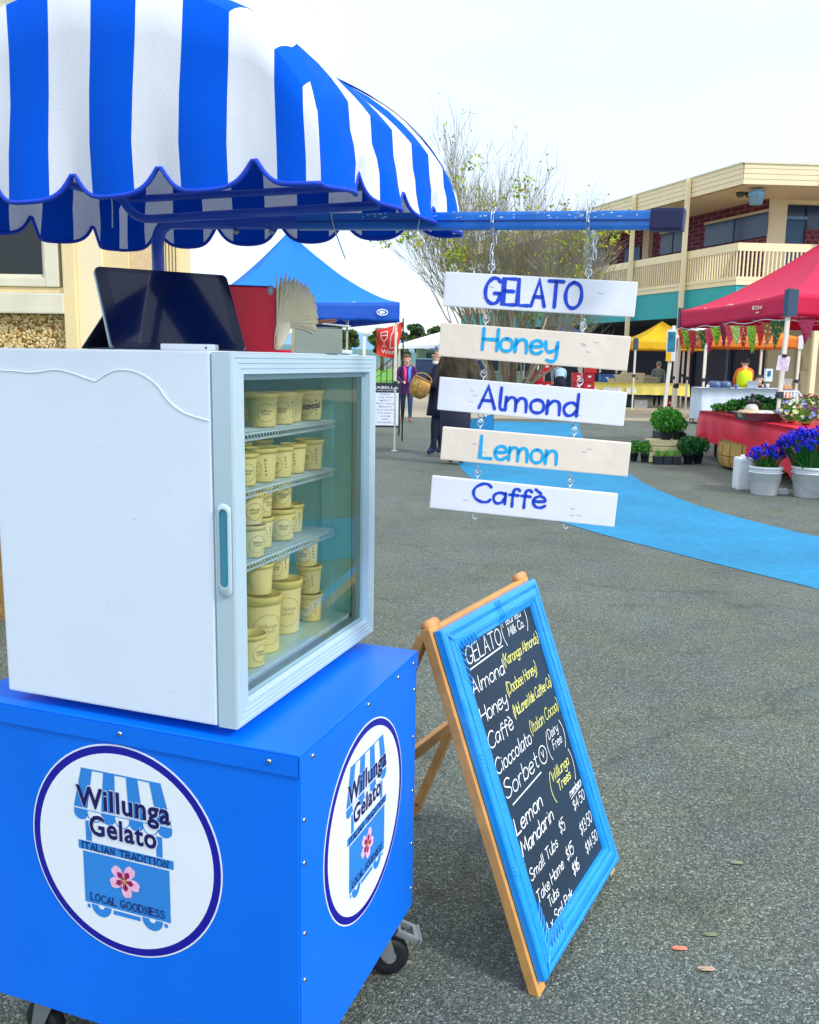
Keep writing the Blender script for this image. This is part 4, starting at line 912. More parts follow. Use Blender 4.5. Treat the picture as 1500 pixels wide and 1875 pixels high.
for cx, cy, sx, sy in ((0, BHt, 1, -1), (0, 0, 1, 1)):
    mb = MB(AM); mb.smooth = True
    for side in (0, 1):
        for i in range(5):
            s0 = .080 + i * .019; q0 = (.030, s0 - .055 + i * .003); q3 = (.076 - i * .001, s0 + .012)
            pl = [q0, (.040, s0 - .018), (.058, s0 - .004), q3]; pl = catmull(pl, 4)
            P_ = [(cx + sx * (p[0] if side == 0 else p[1]), cy + sy * (p[1] if side == 0 else p[0]), .0172 + .0028 * sin(pi * k / (len(pl) - 1))) for k, p in enumerate(pl)]
            mb.tube(P_, [.0008 + .0017 * sin(pi * (k + .6) / len(pl)) for k in range(len(pl))], 6)
    P_ = [(cx + sx * q, cy + sy * q, .018) for q in (.012, .03, .05, .072)]; mb.tube(P_, [.002, .0035, .0035, .0015], 6)
    mb.build('corner_carving', fblue, ab)
for t_ in (.30, .62):      # small bands across the mouldings
    for sx in (0, 1):
        mb = MB(AM); mb.smooth = True
        for k in range(3):
            yq = BHt * t_ + k * .010; P_ = [((o_ if sx == 0 else BWd - o_), yq, h_ + .0006) for o_, h_ in cs[2:-3]]; mb.tube(P_, .0018, 5)
        mb.build('moulding_band', fblue, ab)
for t_ in (.5,):
    mb = MB(AM); mb.smooth = True
    for k in range(4): mb.tube([(BWd * t_ + k * .010, BHt - o_, h_ + .0006) for o_, h_ in cs[2:-3]], .0018, 5)
    mb.build('moulding_band', fblue, ab)
slate = mat('slate', '#0f2c44', .55, var=.35, vs=3.5)
mb = MB(AM); mb.box(.070, BWd - .070, .055, BHt - .055, -.006, -.0005); brd = mb.build('slate_board', slate, ab)
mb = MB(AM); mb.bbox(-.012, .034, -.036, BHt + .012, -.038, -.0125, .002); mb.build('wooden_stile', wood, ab)
mb = MB(AM); mb.bbox(BWd - .034, BWd + .006, -.036, BHt + .012, -.038, -.0125, .002); mb.build('wooden_stile', wood, ab)
mb = MB(AM); mb.bbox(.0345, BWd - .0345, BHt - .030, BHt + .010, -.036, -.0125, .002); mb.build('wooden_rail', wood, ab)
mb = MB(AM); mb.bbox(.0345, BWd - .0345, .005, .045, -.036, -.0125, .002); mb.build('wooden_rail', wood, ab)
legs = []
for x_ in (.012, BWd - .03):
    tp = AM @ V((x_, BHt - .005, -.045)); ft = V((tp.x, tp.y, 0)) + avn * .335; ft.z = .012
    mb = MB(); mb.beam(tp, ft, .022, .040, upv=avd, bev=.002); mb.build('leg', wood, ab); legs.append((tp, ft))
    mb = MB(AM); mb.smooth = True
    mb.tube([(x_ - .012, BHt + .016, -.028), (x_ + .04, BHt + .016, -.028)], .014, 14); mb.build('hinge_block', woodp, ab)
p0 = legs[0][0].lerp(legs[0][1], .57); p1 = legs[1][0].lerp(legs[1][1], .57)
mb = MB(); mb.beam(p0, p1, .018, .036, bev=.002); mb.build('cross_bar', wood, ab)
p2 = legs[1][0].lerp(legs[1][1], .94); mb = MB(); mb.smooth = True; mb.tube([p2 - avd * .022, p2 + avd * .0], .006, 8); mb.build('bolt', mat('bolt_red', '#b04a38', .5), ab)
chw = mat('chalk_white', '#e8edf2', .9, var=.15, vs=90); chy = mat('chalk_yellow', '#e6e888', .9, var=.15, vs=90)
CW_ = .0042
CS = .80
def chalk(txt, u0, u1, vb, cap, m_=chw, wd_=CW_, name='chalk_line', gap=1.3, slant=.12, rot=0):
    mb = MB(AM); write(mb, txt, u0, vb, u1 - u0, cap * .94, wd_ * CS, .0006, .025, gap, slant, rot); return mb.build(name, m_, brd)
chalk('GELATO', .100, .318, .772, .046); mb = MB(AM); ribbon(mb, [(.105, .760), (.315, .764)], .0035, .0006); mb.build('chalk_line', chw, brd)
chalk('(', .332, .345, .770, .062, wd_=.0035); chalk('Fleurieu', .350, .480, .808, .026, wd_=.0032); chalk('Milk Co.', .372, .485, .776, .026, wd_=.0036); chalk(')', .497, .511, .772, .06, wd_=.0035)
chalk('Almond', .083, .282, .697, .040); chalk('(Karonga Almonds)', .292, .550, .712, .031, chy, .0036, gap=.9)
chalk('Honey', .083, .248, .622, .042); chalk('(Doobee Honey)', .262, .478, .640, .033, chy, .0034, gap=1)
chalk('Caffè', .083, .240, .556, .042); chalk('(McLarenVale Coffee Co)', .262, .548, .578, .030, chy, .0036, gap=.8)
chalk('Cioccolato', .083, .318, .488, .040); chalk('(Italian Cocoa)', .330, .548, .505, .034, chy, .0030, gap=1)
chalk('Sorbet', .095, .318, .420, .048); mb = MB(AM); ribbon(mb, [(.115, .398), (.318, .402)], .0035, .0006); mb.build('chalk_line', chw, brd)
mb = MB(AM); ribbon(mb, [(.360 + .026 * cos(a), .436 + .024 * sin(a)) for a in [2 * pi * i / 22 for i in range(23)]], .003, .0006); write(mb, 'V', .352, .428, .016, .018, .003); mb.build('chalk_line', chw, brd)
chalk('(', .398, .412, .412, .062, wd_=.0032); chalk('Dairy', .425, .500, .455, .028, wd_=.003); chalk('Free', .438, .505, .420, .028, wd_=.003); chalk(')', .516, .532, .412, .062, wd_=.0032)
chalk('Lemon', .090, .272, .328, .042, wd_=.005); chalk('Mandarin', .090, .312, .272, .038, wd_=.005)
chalk('(', .345, .360, .312, .066, chy, .0034); chalk('Willunga', .372, .508, .352, .030, chy, .0036); chalk('Trees', .392, .492, .316, .028, chy, .0042); chalk(')', .520, .534, .312, .070, chw, .003)
chalk('members', .452, .548, .275, .020, wd_=.0034); mb = MB(AM); ribbon(mb, [(.452, .268), (.545, .272)], .0022, .0006); mb.build('chalk_line', chw, brd)
chalk('Small Tubs', .095, .290, .205, .030, wd_=.0036); chalk('$5', .325, .362, .222, .034, wd_=.0036); chalk('$4·50', .450, .545, .232, .030, wd_=.0034)
chalk('Take Home', .095, .288, .146, .030, wd_=.0036); chalk('$15', .318, .372, .148, .034, wd_=.0036); chalk('$13·50', .448, .548, .160, .034, wd_=.0034)
chalk('Tubs', .145, .215, .108, .028, wd_=.0036); chalk('$16', .330, .378, .100, .032, wd_=.0042); chalk('$14·50', .448, .548, .104, .032, wd_=.0034)
chalk('4 x Sml Pak', .092, .290, .064, .028, wd_=.0036)
# ------------------------------------------------------------------ surveying helpers: bearing and height of a sighted point at distance Y
def PX(px, Y): return (px - 755) / 1670 * Y
def PZ(px, py, Y): return 1.52 + (659 + .016 * (px - 750) - py) / 1692 * Y
random.seed(21)
# ------------------------------------------------------------------ left building (brick room wall with window)
crm = mat('wall_cream', '#e8d3a0', .75, var=.07, vs=4, bump=.15, bs=50); crm2 = mat('wall_cream_pale', '#efe0ba', .75, var=.06, vs=3)
trimw = mat('trim_ivory', '#ddd8c0', .6, var=.1, vs=8); render_t = mat('render_tan', '#e0c596', .9, var=.12, vs=30, bump=.6, bs=120)
lb = thing('hall_building', 'cream hall wall with pebbledash panel and window behind the cart', 'building', (-2.2, 5.2, 0))
mb = MB(); mb.bbox(-4.2, -1.877, 5.0, 5.25, 0, 1.735, .004); mb.build('pebble_panel', noisy('pebble_base', '#8a6f3c', (20,), .9, .8, 60, .3), lb)
mb = MB(); mb.smooth = True                                   # pebbles set into the render
for i in range(2600):
    x = random.uniform(-2.42, -1.88); z = random.uniform(1.28, 1.73); r = random.uniform(.006, .013); a = random.uniform(0, pi)
    rx, rz = r, r * random.uniform(.55, .9); mb.mi = random.choice((0, 0, 0, 1, 1, 2)); n = 6; vs = []
    for k in range(n):
        t = 2 * pi * k / n; ex, ez = rx * cos(t), rz * sin(t); vs.append((x + ex * cos(a) - ez * sin(a), 5.0, z + ex * sin(a) + ez * cos(a)))
    vs += [(x + (v[0] - x) * .6, 4.996 - r * .35, z + (v[2] - z) * .6) for v in vs[:n]]
    mb.add(vs, [(k, (k + 1) % n, (k + 1) % n + n, k + n) for k in range(n)] + [tuple(range(n, 2 * n))])
mb.build('pebbles', [mat('pebble_a', '#d9bb78', .7, var=.25, vs=40), mat('pebble_b', '#efe0ae', .7, var=.2, vs=40), mat('pebble_c', '#9c7434', .7, var=.3, vs=40)], lb, kind='stuff')
mb = MB(); mb.bbox(-4.2, -1.875, 4.93, 5.2, 1.735, 1.845, .008); mb.build('sill', trimw, lb)
mb = MB(); mb.bbox(-4.2, -1.885, 4.965, 5.1, 1.848, 1.875, .004); mb.build('sill', crm, lb)
mb = MB()
mb.bbox(-1.975, -1.900, 4.95, 5.06, 1.877, 3.2, .006); mb.bbox(-4.2, -1.9752, 4.95, 5.06, 1.877, 1.925, .006); mb.bbox(-1.992, -1.9765, 4.97, 5.05, 1.926, 3.2, .004); mb.bbox(-4.2, -1.993, 4.97, 5.05, 1.926, 1.942, .004); mb.bbox(-4.2, -1.900, 4.955, 5.06, 3.201, 3.28, .006)
fr_w = mb.build('window', trimw, lb)
gw = glass_mat('window_glass', (.25, .34, .38, 1), 1.5, 1.6)
mb = MB(); mb.box(-4.2, -1.993, 5.0, 5.004, 1.943, 3.2); mb.build('pane', gw, fr_w)
mb = MB(); mb.box(-4.2, -1.99, 5.30, 5.32, 1.85, 3.25); mb.build('dark_room_sheet', noisy('dark_room', '#1c3038', (3, 9), .8, 0, 10, .7), fr_w)  # added sheet behind the pane; the unlit room's darkness is put into its colour
mb = MB(); mb.bbox(-1.876, -1.810, 4.94, 5.25, 0, 3.6, .006); mb.build('pilaster', crm, lb)
mb = MB(); mb.bbox(-1.8095, -1.672, 4.975, 5.25, 0, 3.6, .004); mb.build('wall', crm2, lb)
mb = MB(); mb.bbox(-1.6715, -1.535, 5.0, 5.25, 0, 3.6, .004); mb.build('wall', crm, lb)
mb = MB(); mb.bbox(-1.5345, -1.355, 5.02, 5.25, 0, 3.6, .004); mb.build('wall', render_t, lb)
mb = MB(); mb.bbox(-1.3545, -1.262, 5.01, 5.25, 0, 3.6, .004)
for k in range(5): mb.bbox(-1.349 + k * .0175, -1.339 + k * .0175, 4.992, 5.0095, 0, 3.6, .002)
mb.build('fluted_column', crm, lb)
mb = MB(); mb.bbox(-4.2, -1.9, 5.02, 5.25, 3.285, 3.6, .004); mb.bbox(-4.3, -1.2, 4.8, 5.6, 3.602, 3.8, .01); mb.build('eaves', trimw, lb)

# ------------------------------------------------------------------ two storey building on the right
bg_ = thing('two_storey_building', 'long two storey brick building with cream balcony and teal fascia', 'building', (10.4, 30, 0))
P0 = V((10.455, 30, 0)); AD = V((-.322, .947, 0)).normalized(); BDv = V((.998, .06, 0)).normalized()
nA = V((.947, .322, 0)); nB = V((-.06, .998, 0))            # inward normals
def A(s, off=0, z=0): return P0 + AD * s + nA * off + Z * z
def corner(off):  # where the two offset lines meet
    # P0 + AD*s + nA*off = P0 + BD*t + nB*off
    r = (nB - nA) * off; det = AD.x * -BDv.y + BDv.x * AD.y
    s = (r.x * -BDv.y + BDv.x * r.y) / det; return P0 + AD * s + nA * off
def wallA(mb, s0, s1, off, z0, z1, th=.12):
    mb.add([A(s0, off, z0), A(s1, off, z0), A(s1, off + th, z0), A(s0, off + th, z0), A(s0, off, z1), A(s1, off, z1), A(s1, off + th, z1), A(s0, off + th, z1)],
           [(0, 1, 5, 4), (1, 2, 6, 5), (2, 3, 7, 6), (3, 0, 4, 7), (4, 5, 6, 7), (3, 2, 1, 0)])
def wallB(mb, t0, t1, off, z0, z1, th=.12):
    f = lambda t, o, z: P0 + BDv * t + nB * o + Z * z
    mb.add([f(t0, off, z0), f(t1, off, z0), f(t1, off + th, z0), f(t0, off + th, z0), f(t0, off, z1), f(t1, off, z1), f(t1, off + th, z1), f(t0, off + th, z1)],
           [(0, 1, 5, 4), (1, 2, 6, 5), (2, 3, 7, 6), (3, 0, 4, 7), (4, 5, 6, 7), (3, 2, 1, 0)])
c2 = corner(2.4); sA2 = (c2 - P0).dot(AD) + 0; tB2 = (c2 - P0).dot(BDv)
sA2 = (c2 - P0 - nA * 2.4).dot(AD); tB2 = (c2 - P0 - nB * 2.4).dot(BDv)
c4 = corner(4.2); sA4 = (c4 - P0 - nA * 4.2).dot(AD); tB4 = (c4 - P0 - nB * 4.2).dot(BDv)
creamb = mat('building_cream', '#efe0b8', .6, var=.06, vs=2); teal = mat('teal_fascia', '#22a6ac', .55, var=.10, vs=1.2); soff = mat('soffit', '#c9b49a', .8, var=.08)
def brick_mat():
    m = bpy.data.materials.new('red_brick'); m.use_nodes = True; n = m.node_tree.nodes; L = m.node_tree.links; b = n['Principled BSDF']
    t = n.new('ShaderNodeTexCoord'); mp_ = n.new('ShaderNodeMapping'); mp_.inputs['Rotation'].default_value = (pi / 2, 0, 0); L.new(t.outputs['Object'], mp_.inputs[0])
    br = n.new('ShaderNodeTexBrick'); br.inputs['Scale'].default_value = 1; br.inputs['Brick Width'].default_value = .24; br.inputs['Row Height'].default_value = .16; br.inputs['Mortar Size'].default_value = .012
    br.inputs[1].default_value = lin('#6a2438'); br.inputs[2].default_value = lin('#4e1c38'); br.inputs[3].default_value = lin('#8c5c68'); L.new(mp_.outputs[0], br.inputs[0]); L.new(br.outputs[0], b.inputs['Base Color'])
    b.inputs['Roughness'].default_value = .85
    bp = n.new('ShaderNodeBump'); bp.inputs['Strength'].default_value = .5; bp.inputs['Distance'].default_value = .02; bp.invert = True; L.new(br.outputs[1], bp.inputs['Height']); L.new(bp.outputs[0], b.inputs['Normal']); return m
brick = brick_mat()
zf, zr, zrb, zb, zt, zs = 7.86, 7.22, 5.17, 4.25, 4.10, 3.16
# roof slab + weatherboard fascia boards
LA, LB = 24, 8
mb = MB(); p = [P0 - nA * .0 , A(LA), A(LA, 12), P0 + BDv * LB + nB * 12, P0 + BDv * LB]
mb.slab([q + Z * (zf - .02) for q in p], (0, 0, 1), .2); mb.build('roof', mat('roof_metal', '#b9b29a', .5), bg_)
mb = MB(); mb.slab([q + Z * (zr + .02) for q in [A(0, .1), A(LA, .1), A(LA, 6), P0 + BDv * LB + nB * 6, P0 + BDv * LB + nB * .1]], (0, 0, 1), .04); mb.build('soffit', soff, bg_)
for k in range(4):
    z0 = zr + .16 * k; mb = MB(); wallA(mb, 0, LA, -.03 - .008 * k, z0, z0 + .150, .05); mb.build('fascia_board', creamb, bg_)
    mb = MB(); wallB(mb, 0, LB, -.03 - .008 * k, z0, z0 + .150, .05); mb.build('fascia_board', creamb, bg_)
mb = MB(); wallA(mb, -.06, LA, -.09, zf - .02, zf + .03, .14); wallB(mb, -.06, LB, -.09, zf - .02, zf + .03, .14); mb.build('gutter', trimw, bg_)
# balcony slab + teal fascia
mb = MB(); mb.slab([q + Z * zb for q in [A(0, .02), A(LA, .02), A(LA, 6), P0 + BDv * LB + nB * 6, P0 + BDv * LB + nB * .02]], (0, 0, 1), .15); mb.build('balcony_slab', creamb, bg_)
mb = MB(); wallA(mb, .02, LA, .05, zs, zt - .005, .12); mb.build('teal_fascia_panel', teal, bg_); mb = MB(); wallB(mb, .02, LB, .05, zs, zt - .005, .12); mb.build('teal_fascia_panel', teal, bg_)
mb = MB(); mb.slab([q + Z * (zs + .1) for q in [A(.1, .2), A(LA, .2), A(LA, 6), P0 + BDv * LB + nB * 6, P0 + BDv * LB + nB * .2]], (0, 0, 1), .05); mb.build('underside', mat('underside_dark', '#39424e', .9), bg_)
# rails and balusters
mb = MB(); wallA(mb, 0, LA, .0, zrb + .0, zrb + .25, .07); mb.build('handrail', creamb, bg_); mb = MB(); wallB(mb, .0, LB, .0, zrb, zrb + .25, .07); mb.build('handrail', creamb, bg_)
mb = MB(); wallA(mb, 0, LA, .0, zb + .005, zb + .11, .06); mb.build('bottom_rail', creamb, bg_); mb = MB(); wallB(mb, 0, LB, .0, zb + .005, zb + .11, .06); mb.build('bottom_rail', creamb, bg_)
bm_ = MB(); bm_.box(-.022, .022, -.022, .022, zb + .1, zrb + .02); proto_b = bm_.build('baluster', creamb, bg_)
nbal = 0
def bal(p):
    global nbal
    o = proto_b if nbal == 0 else proto_b.copy()
    if nbal: COL.objects.link(o)
    nbal += 1; o.location = V((p.x, p.y, (zb + .1 + zrb + .02) / 2)); o.rotation_euler = (0, 0, .33)
for i in range(150): bal(A(.07 + i * .135, .03))
for i in range(52): bal(P0 + BDv * (.10 + i * .135) + nB * .03)
for s_ in (2.71, 6.1, 9.6, 13.1, 16.6, 20.1):
    mb = MB(); c = A(s_, -.13); mb.bbox(c.x - .075, c.x + .075, c.y - .075, c.y + .075, 0, zf - .04, .01); mb.build('post', creamb, bg_)
for t_ in (2.76, 6.3):
    c = P0 + BDv * t_ - nB * .13; mb = MB(); mb.bbox(c.x - .085, c.x + .085, c.y - .085, c.y + .085, 0, zf - .04, .01); mb.build('post', creamb, bg_)
# upper wall
zu0, zu1 = zb + .001, zr - .02
mb = MB(); wallA(mb, sA2, LA, 2.4, zu0, zu1, .25); mb.build('wall', brick, bg_)
mb = MB(); wallB(mb, tB2 + .0, tB2 + .12, 2.35, zu0, zu1, .2); mb.build('wall', brick, bg_)
mb = MB(); wallB(mb, tB2 + .13, tB2 + .78, 2.30, zu0, zu1, .25); mb.build('pier', mat('pier_cream', '#e3d5bb', .7, var=.06), bg_)
mb = MB(); wallB(mb, tB2 + 1.55, LB, 2.42, zu0, zb + 2.0, .2); mb.build('wall', brick, bg_)
dg_ = mat('navy_glass', '#12325e', .15, var=.15, vs=2); dfr = mat('navy_frame', '#0d2a56', .4)
mb = MB(); wallB(mb, tB2 + .79, LB, 2.62, zu0, zu1 - .12, .05); mb.build('window', dg_, bg_)
mb = MB(); wallB(mb, tB2 + .79, tB2 + 1.54, 2.50, zu0, zb + 2.3, .06); dd_ = mb.build('door', mat('door_blue', '#1d4d7c', .4, var=.08), bg_)
mb = MB(); wallB(mb, tB2 + .79, tB2 + 1.6, 2.44, zb + 2.32, zb + 2.42, .1); mb.build('door_head', mat('lintel_blue', '#5f8cc0', .5), bg_)
for t_ in (1.6, 3.0, 4.4):
    mb = MB(); wallB(mb, tB2 + t_, tB2 + t_ + .06, 2.56, zb + 2.01, zu1 - .12, .05); mb.build('mullion', dfr, bg_)
mb = MB(); wallB(mb, tB2 + .79, LB, 2.40, zu1 - .119, zu1, .2); mb.build('window_head', creamb, bg_)
for (s0, s1, z0, z1) in ((1.6, 5.0, 5.95, 6.75), (6.2, 7.9, 5.95, 6.75), (12.3, 15.3, 5.95, 6.75), (17, 20, 5.95, 6.75)):
    mb = MB(); wallA(mb, s0, s1, 2.34, z0, z1, .05); wn = mb.build('window', dg_, bg_)
    mb = MB(); wallA(mb, s0 - .05, s1 + .05, 2.31, z1 + .005, z1 + .09, .09); mb.build('window_head', soff, wn)
    mb = MB(); wallA(mb, (s0 + s1) / 2 - .03, (s0 + s1) / 2 + .03, 2.32, z0, z1, .05); mb.build('mullion', dfr, wn)
mb = MB(); wallA(mb, 8.55, 9.0, 2.2, zu0, zu1, .2); mb.build('pier', soff, bg_)
mb = MB(); wallA(mb, 9.4, 10.6, 2.34, zu0, zu0 + 2.2, .05); dd = mb.build('door', mat('door_blue', '#1d4d7c', .4), bg_)
mb = MB(); wallA(mb, 9.55, 9.85, 2.31, zu0 + .5, zu0 + .95, .02); wallA(mb, 9.95, 10.35, 2.31, zu0 + .2, zu0 + .9, .02); mb.build('notice', mat('paper_blue', '#b9cfe4', .7), dd)
for (px, py, r) in ((1334, 356, .12), (1350, 354, .12)):     # soffit lamps near the corner
    Y = 31.3; x = PX(px, Y); mb = MB(); mb.smooth = True; mb.lathe([(.14, -.0), (.15, -.05), (.10, -.14), (0, -.16)], 14, (x, Y, zr - .02)); mb.build('soffit_lamp', mat('lamp_dark', '#3b4438', .5), bg_)
Y = 30.5; mb = MB(); mb.smooth = True; mb.lathe([(.2, -.35), (.22, -.1), (.26, -.08), (.26, .04), (.0, .06)], 16, (PX(1363, Y), Y, PZ(1363, 363, Y))); mb.lathe([(.235, -.06), (.235, -.02)], 16, (PX(1363, Y), Y, PZ(1363, 363, Y) + .1)); o = mb.build('hanging_lantern', mat('lantern_blue', '#7aa8c8', .4), bg_)
# ground floor wall with roller shutters, cream doors
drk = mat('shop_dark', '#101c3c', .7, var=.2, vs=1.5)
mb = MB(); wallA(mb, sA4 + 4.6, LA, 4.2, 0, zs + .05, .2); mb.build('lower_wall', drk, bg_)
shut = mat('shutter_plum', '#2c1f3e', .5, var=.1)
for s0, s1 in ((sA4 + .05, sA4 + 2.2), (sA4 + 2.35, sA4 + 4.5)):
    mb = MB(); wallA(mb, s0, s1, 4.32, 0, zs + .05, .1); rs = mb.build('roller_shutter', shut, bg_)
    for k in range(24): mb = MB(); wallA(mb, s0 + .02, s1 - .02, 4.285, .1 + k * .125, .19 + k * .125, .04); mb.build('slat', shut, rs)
mb = MB(); wallA(mb, sA4 + 2.205, sA4 + 2.345, 4.15, 0, zs + .05, .25); mb.build('shutter_guide', mat('guide_grey', '#5d6a80', .5), bg_)
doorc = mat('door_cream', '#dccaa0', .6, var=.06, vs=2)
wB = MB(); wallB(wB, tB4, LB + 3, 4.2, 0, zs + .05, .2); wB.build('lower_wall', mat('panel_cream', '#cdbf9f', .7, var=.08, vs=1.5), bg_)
for k, t0 in enumerate((tB4 + 1.1, tB4 + 2.35, tB4 + 3.6, tB4 + 4.85)):
    mb = MB(); wallB(mb, t0, t0 + 1.2, 4.14, .05, 2.6, .055); dr_ = mb.build('door', doorc, bg_)
    for zz in (.4, 1.35): mb = MB(); wallB(mb, t0 + .2, t0 + .26, 4.10, zz, zz + .5, .03); wallB(mb, t0 + .26, t0 + .5, 4.10, zz, zz + .06, .03); mb.build('bracket', soff, dr_)
    mb = MB(); wallB(mb, t0 + .08, t0 + .16, 4.08, .95, 1.25, .06); mb.build('handle', mat('handle_dark', '#3d3a3a', .4), dr_)

# ------------------------------------------------------------------ pop-up marquees
def marquee(name, label, cs_, zv0, zv1, peak, m, mdark, legs=(1, 1, 1, 1), sag=.25, mark=None, poles='#e8e2d2', leg_r=.022, corner_m=None, scal=0, pk_k=1.0):
    t = thing(name, label, 'marquee', (sum(c[0] for c in cs_) / 4, sum(c[1] for c in cs_) / 4, 0))
    ctr = V((sum(c[0] for c in cs_) / 4, sum(c[1] for c in cs_) / 4, peak)); C4 = [V((c[0], c[1], zv1)) for c in cs_]
    mb = MB(); mb.smooth = True; N = 14; M = 12
    for i in range(4):
        a, b = C4[i], C4[(i + 1) % 4]; vs = []
        for r in range(M + 1):
            f = r / M; h = f ** 1.45
            for k in range(N + 1):
                q = a.lerp(b, k / N); p = q.lerp(ctr, f); p.z = zv1 + (peak - zv1) * h - .10 * sin(pi * k / N) * (1 - f) * .5 - .06 * sin(pi * k / N) * f + .01 * noise.noise(V((p.x * 3, p.y * 3, i)))
                vs.append(p)
        mb.add(vs, [(r * (N + 1) + k, r * (N + 1) + k + 1, (r + 1) * (N + 1) + k + 1, (r + 1) * (N + 1) + k) for r in range(M) for k in range(N)])
    mb.build('roof', m, t)
    for i in range(4):
        a, b = C4[i], C4[(i + 1) % 4]; n_ = V(((b - a).y, -(b - a).x, 0)).normalized(); n_ = n_ if n_.dot((a + b) / 2 - ctr) > 0 else -n_
        mb = MB(); mb.smooth = True; K = 40; J = 5; vs = []
        for k in range(K + 1):
            for j in range(J + 1):
                q = a.lerp(b, k / K); f = j / J; q = q + n_ * (.012 + .018 * noise.noise(V((k * .35, j * .9, i * 5))) * f)
                q.z = zv1 - .10 * sin(pi * k / K) * .5 * (1 - f) - (zv1 - zv0) * f - (scal * sin(pi * k / K) * -f); vs.append(q)
        mb.add(vs, [(k * (J + 1) + j, (k + 1) * (J + 1) + j, (k + 1) * (J + 1) + j + 1, k * (J + 1) + j + 1) for k in range(K) for j in range(J)])
        v = mb.build('valance', mdark if mdark else m, t)
        sm_ = v.modifiers.new('thickness', 'SOLIDIFY'); sm_.thickness = .004
        if mark and i == mark[0]: mark[1](v, a, b, n_)
    pm = mat('pole_' + poles[1:], poles, .45, .2, var=.05)
    for i in range(4):
        if not legs[i]: continue
        lean = legs[i] if isinstance(legs[i], tuple) else (0, 0)
        mb = MB(); c = C4[i]; d_ = (ctr - c); d_.z = 0; d_.normalize(); p = c + d_ * .05
        mb.beam(V((p.x + lean[0], p.y + lean[1], .012)), V((p.x + lean[0] * .5, p.y + lean[1] * .5, 1.15)), leg_r * 1.55, bev=.003); mb.beam(V((p.x + lean[0] * .5, p.y + lean[1] * .5, 1.12)), V((p.x, p.y, zv1)), leg_r * 2, bev=.003)
        mb.bbox(p.x + lean[0] - .05, p.x + lean[0] + .05, p.y + lean[1] - .05, p.y + lean[1] + .05, 0, .012, .002)
        mb.build('pole', pm, t)
        mb = MB(); q = V((p.x + lean[0] * .5, p.y + lean[1] * .5, 1.12)); mb.bbox(q.x - leg_r * 1.5, q.x + leg_r * 1.5, q.y - leg_r * 1.5, q.y + leg_r * 1.5, 1.08, 1.17, .004); mb.bbox(q.x - leg_r * 2.4, q.x - leg_r, q.y - .01, q.y + .01, 1.10, 1.13, .003); mb.build('pole_clamp', mat('clamp_dark', '#2a3040', .6), t)
        if corner_m:
            mb = MB(); n1 = (c - ctr); n1.z = 0; n1.normalize(); a_ = (C4[(i + 1) % 4] - c).normalized() * .14; b_ = (C4[(i - 1) % 4] - c).normalized() * .14; c_ = c + n1 * .04
            for e_ in (a_, b_):
                mb.add([c_ + Z * .06, c_ + e_ + Z * .04, c_ + e_ - Z * (zv1 - zv0 + .0), c_ - Z * (zv1 - zv0 + .01)], [(0, 1, 2, 3)])
            mb.build('corner_patch', corner_m, t)
    for i in range(4):   # scissor truss under the eaves
        a, b = C4[i] - Z * .02, C4[(i + 1) % 4] - Z * .02; mb = MB(); k = 4; d_ = (ctr - (a + b) / 2); d_.z = 0; d_ = d_.normalized() * .06
        for j in range(k):
            p, q = a.lerp(b, j / k) + d_, a.lerp(b, (j + 1) / k) + d_; mb.beam(p, q - Z * .20, .014, .02); mb.beam(p - Z * .20, q, .014, .02)
        mb.build('truss', pm, t)
    return t
def brandmark(col, kind):
    def f(v, a, b, n_):
        d_ = (b - a).normalized(); q = a.lerp(b, kind[0]) - Z * kind[1] + n_ * .045
        M = frame(q, d_ * kind[2], Z); mb = MB(M)
        if kind[3] == 'oval':
            ribbon(mb, [(.09 * cos(t), .045 * sin(t)) for t in [2 * pi * i / 24 for i in range(25)]], .016, 0); mb.add([(.055 * cos(2 * pi * i / 14) - .005, .022 * sin(2 * pi * i / 14), 0) for i in range(14)], [tuple(range(14))])
        else:
            mb.add([(-.17 + .035 * cos(2 * pi * i / 6), .01 + .035 * sin(2 * pi * i / 6), 0) for i in range(6)], [tuple(range(6))]); font_text(mb, 'OZtrail', -.12, -.02, .26, .055, .02, .0); ribbon(mb, [(-.06, -.065), (.04, -.065)], .016, 0)
        mb.build('brand_mark', mat('mark_' + col[1:], col, .6), v)
    return f
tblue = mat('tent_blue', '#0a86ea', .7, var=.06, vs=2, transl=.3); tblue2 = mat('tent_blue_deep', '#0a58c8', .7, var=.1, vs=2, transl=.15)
Ct = V((-2.156, 16)); h1 = V((1.93, -.9)); h2 = V((-.9, -1.93))
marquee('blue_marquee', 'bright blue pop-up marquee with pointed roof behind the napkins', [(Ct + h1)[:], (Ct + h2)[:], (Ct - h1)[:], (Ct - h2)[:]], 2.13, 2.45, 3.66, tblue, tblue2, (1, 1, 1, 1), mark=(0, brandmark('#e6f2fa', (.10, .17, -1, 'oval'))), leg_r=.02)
ty = mat('tent_yellow', '#f2c414', .7, var=.08, vs=2, transl=.3)
marquee('yellow_marquee', 'yellow pop-up marquee standing half under the teal balcony fascia', [(7.36, 30.2), (9.9, 30.6), (9.9, 33.2), (7.36, 32.9)], 1.98, 2.3, 2.98, ty, None, (1, 1, 1, 1), leg_r=.03, corner_m=mat('patch_slate', '#2c4a68', .7))
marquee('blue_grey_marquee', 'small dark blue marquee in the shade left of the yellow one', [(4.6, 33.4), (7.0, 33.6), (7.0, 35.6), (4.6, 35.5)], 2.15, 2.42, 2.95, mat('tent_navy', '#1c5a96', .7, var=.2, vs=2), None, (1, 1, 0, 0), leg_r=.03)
tr_ = mat('tent_red', '#e01250', .7, var=.07, vs=2, transl=.22)
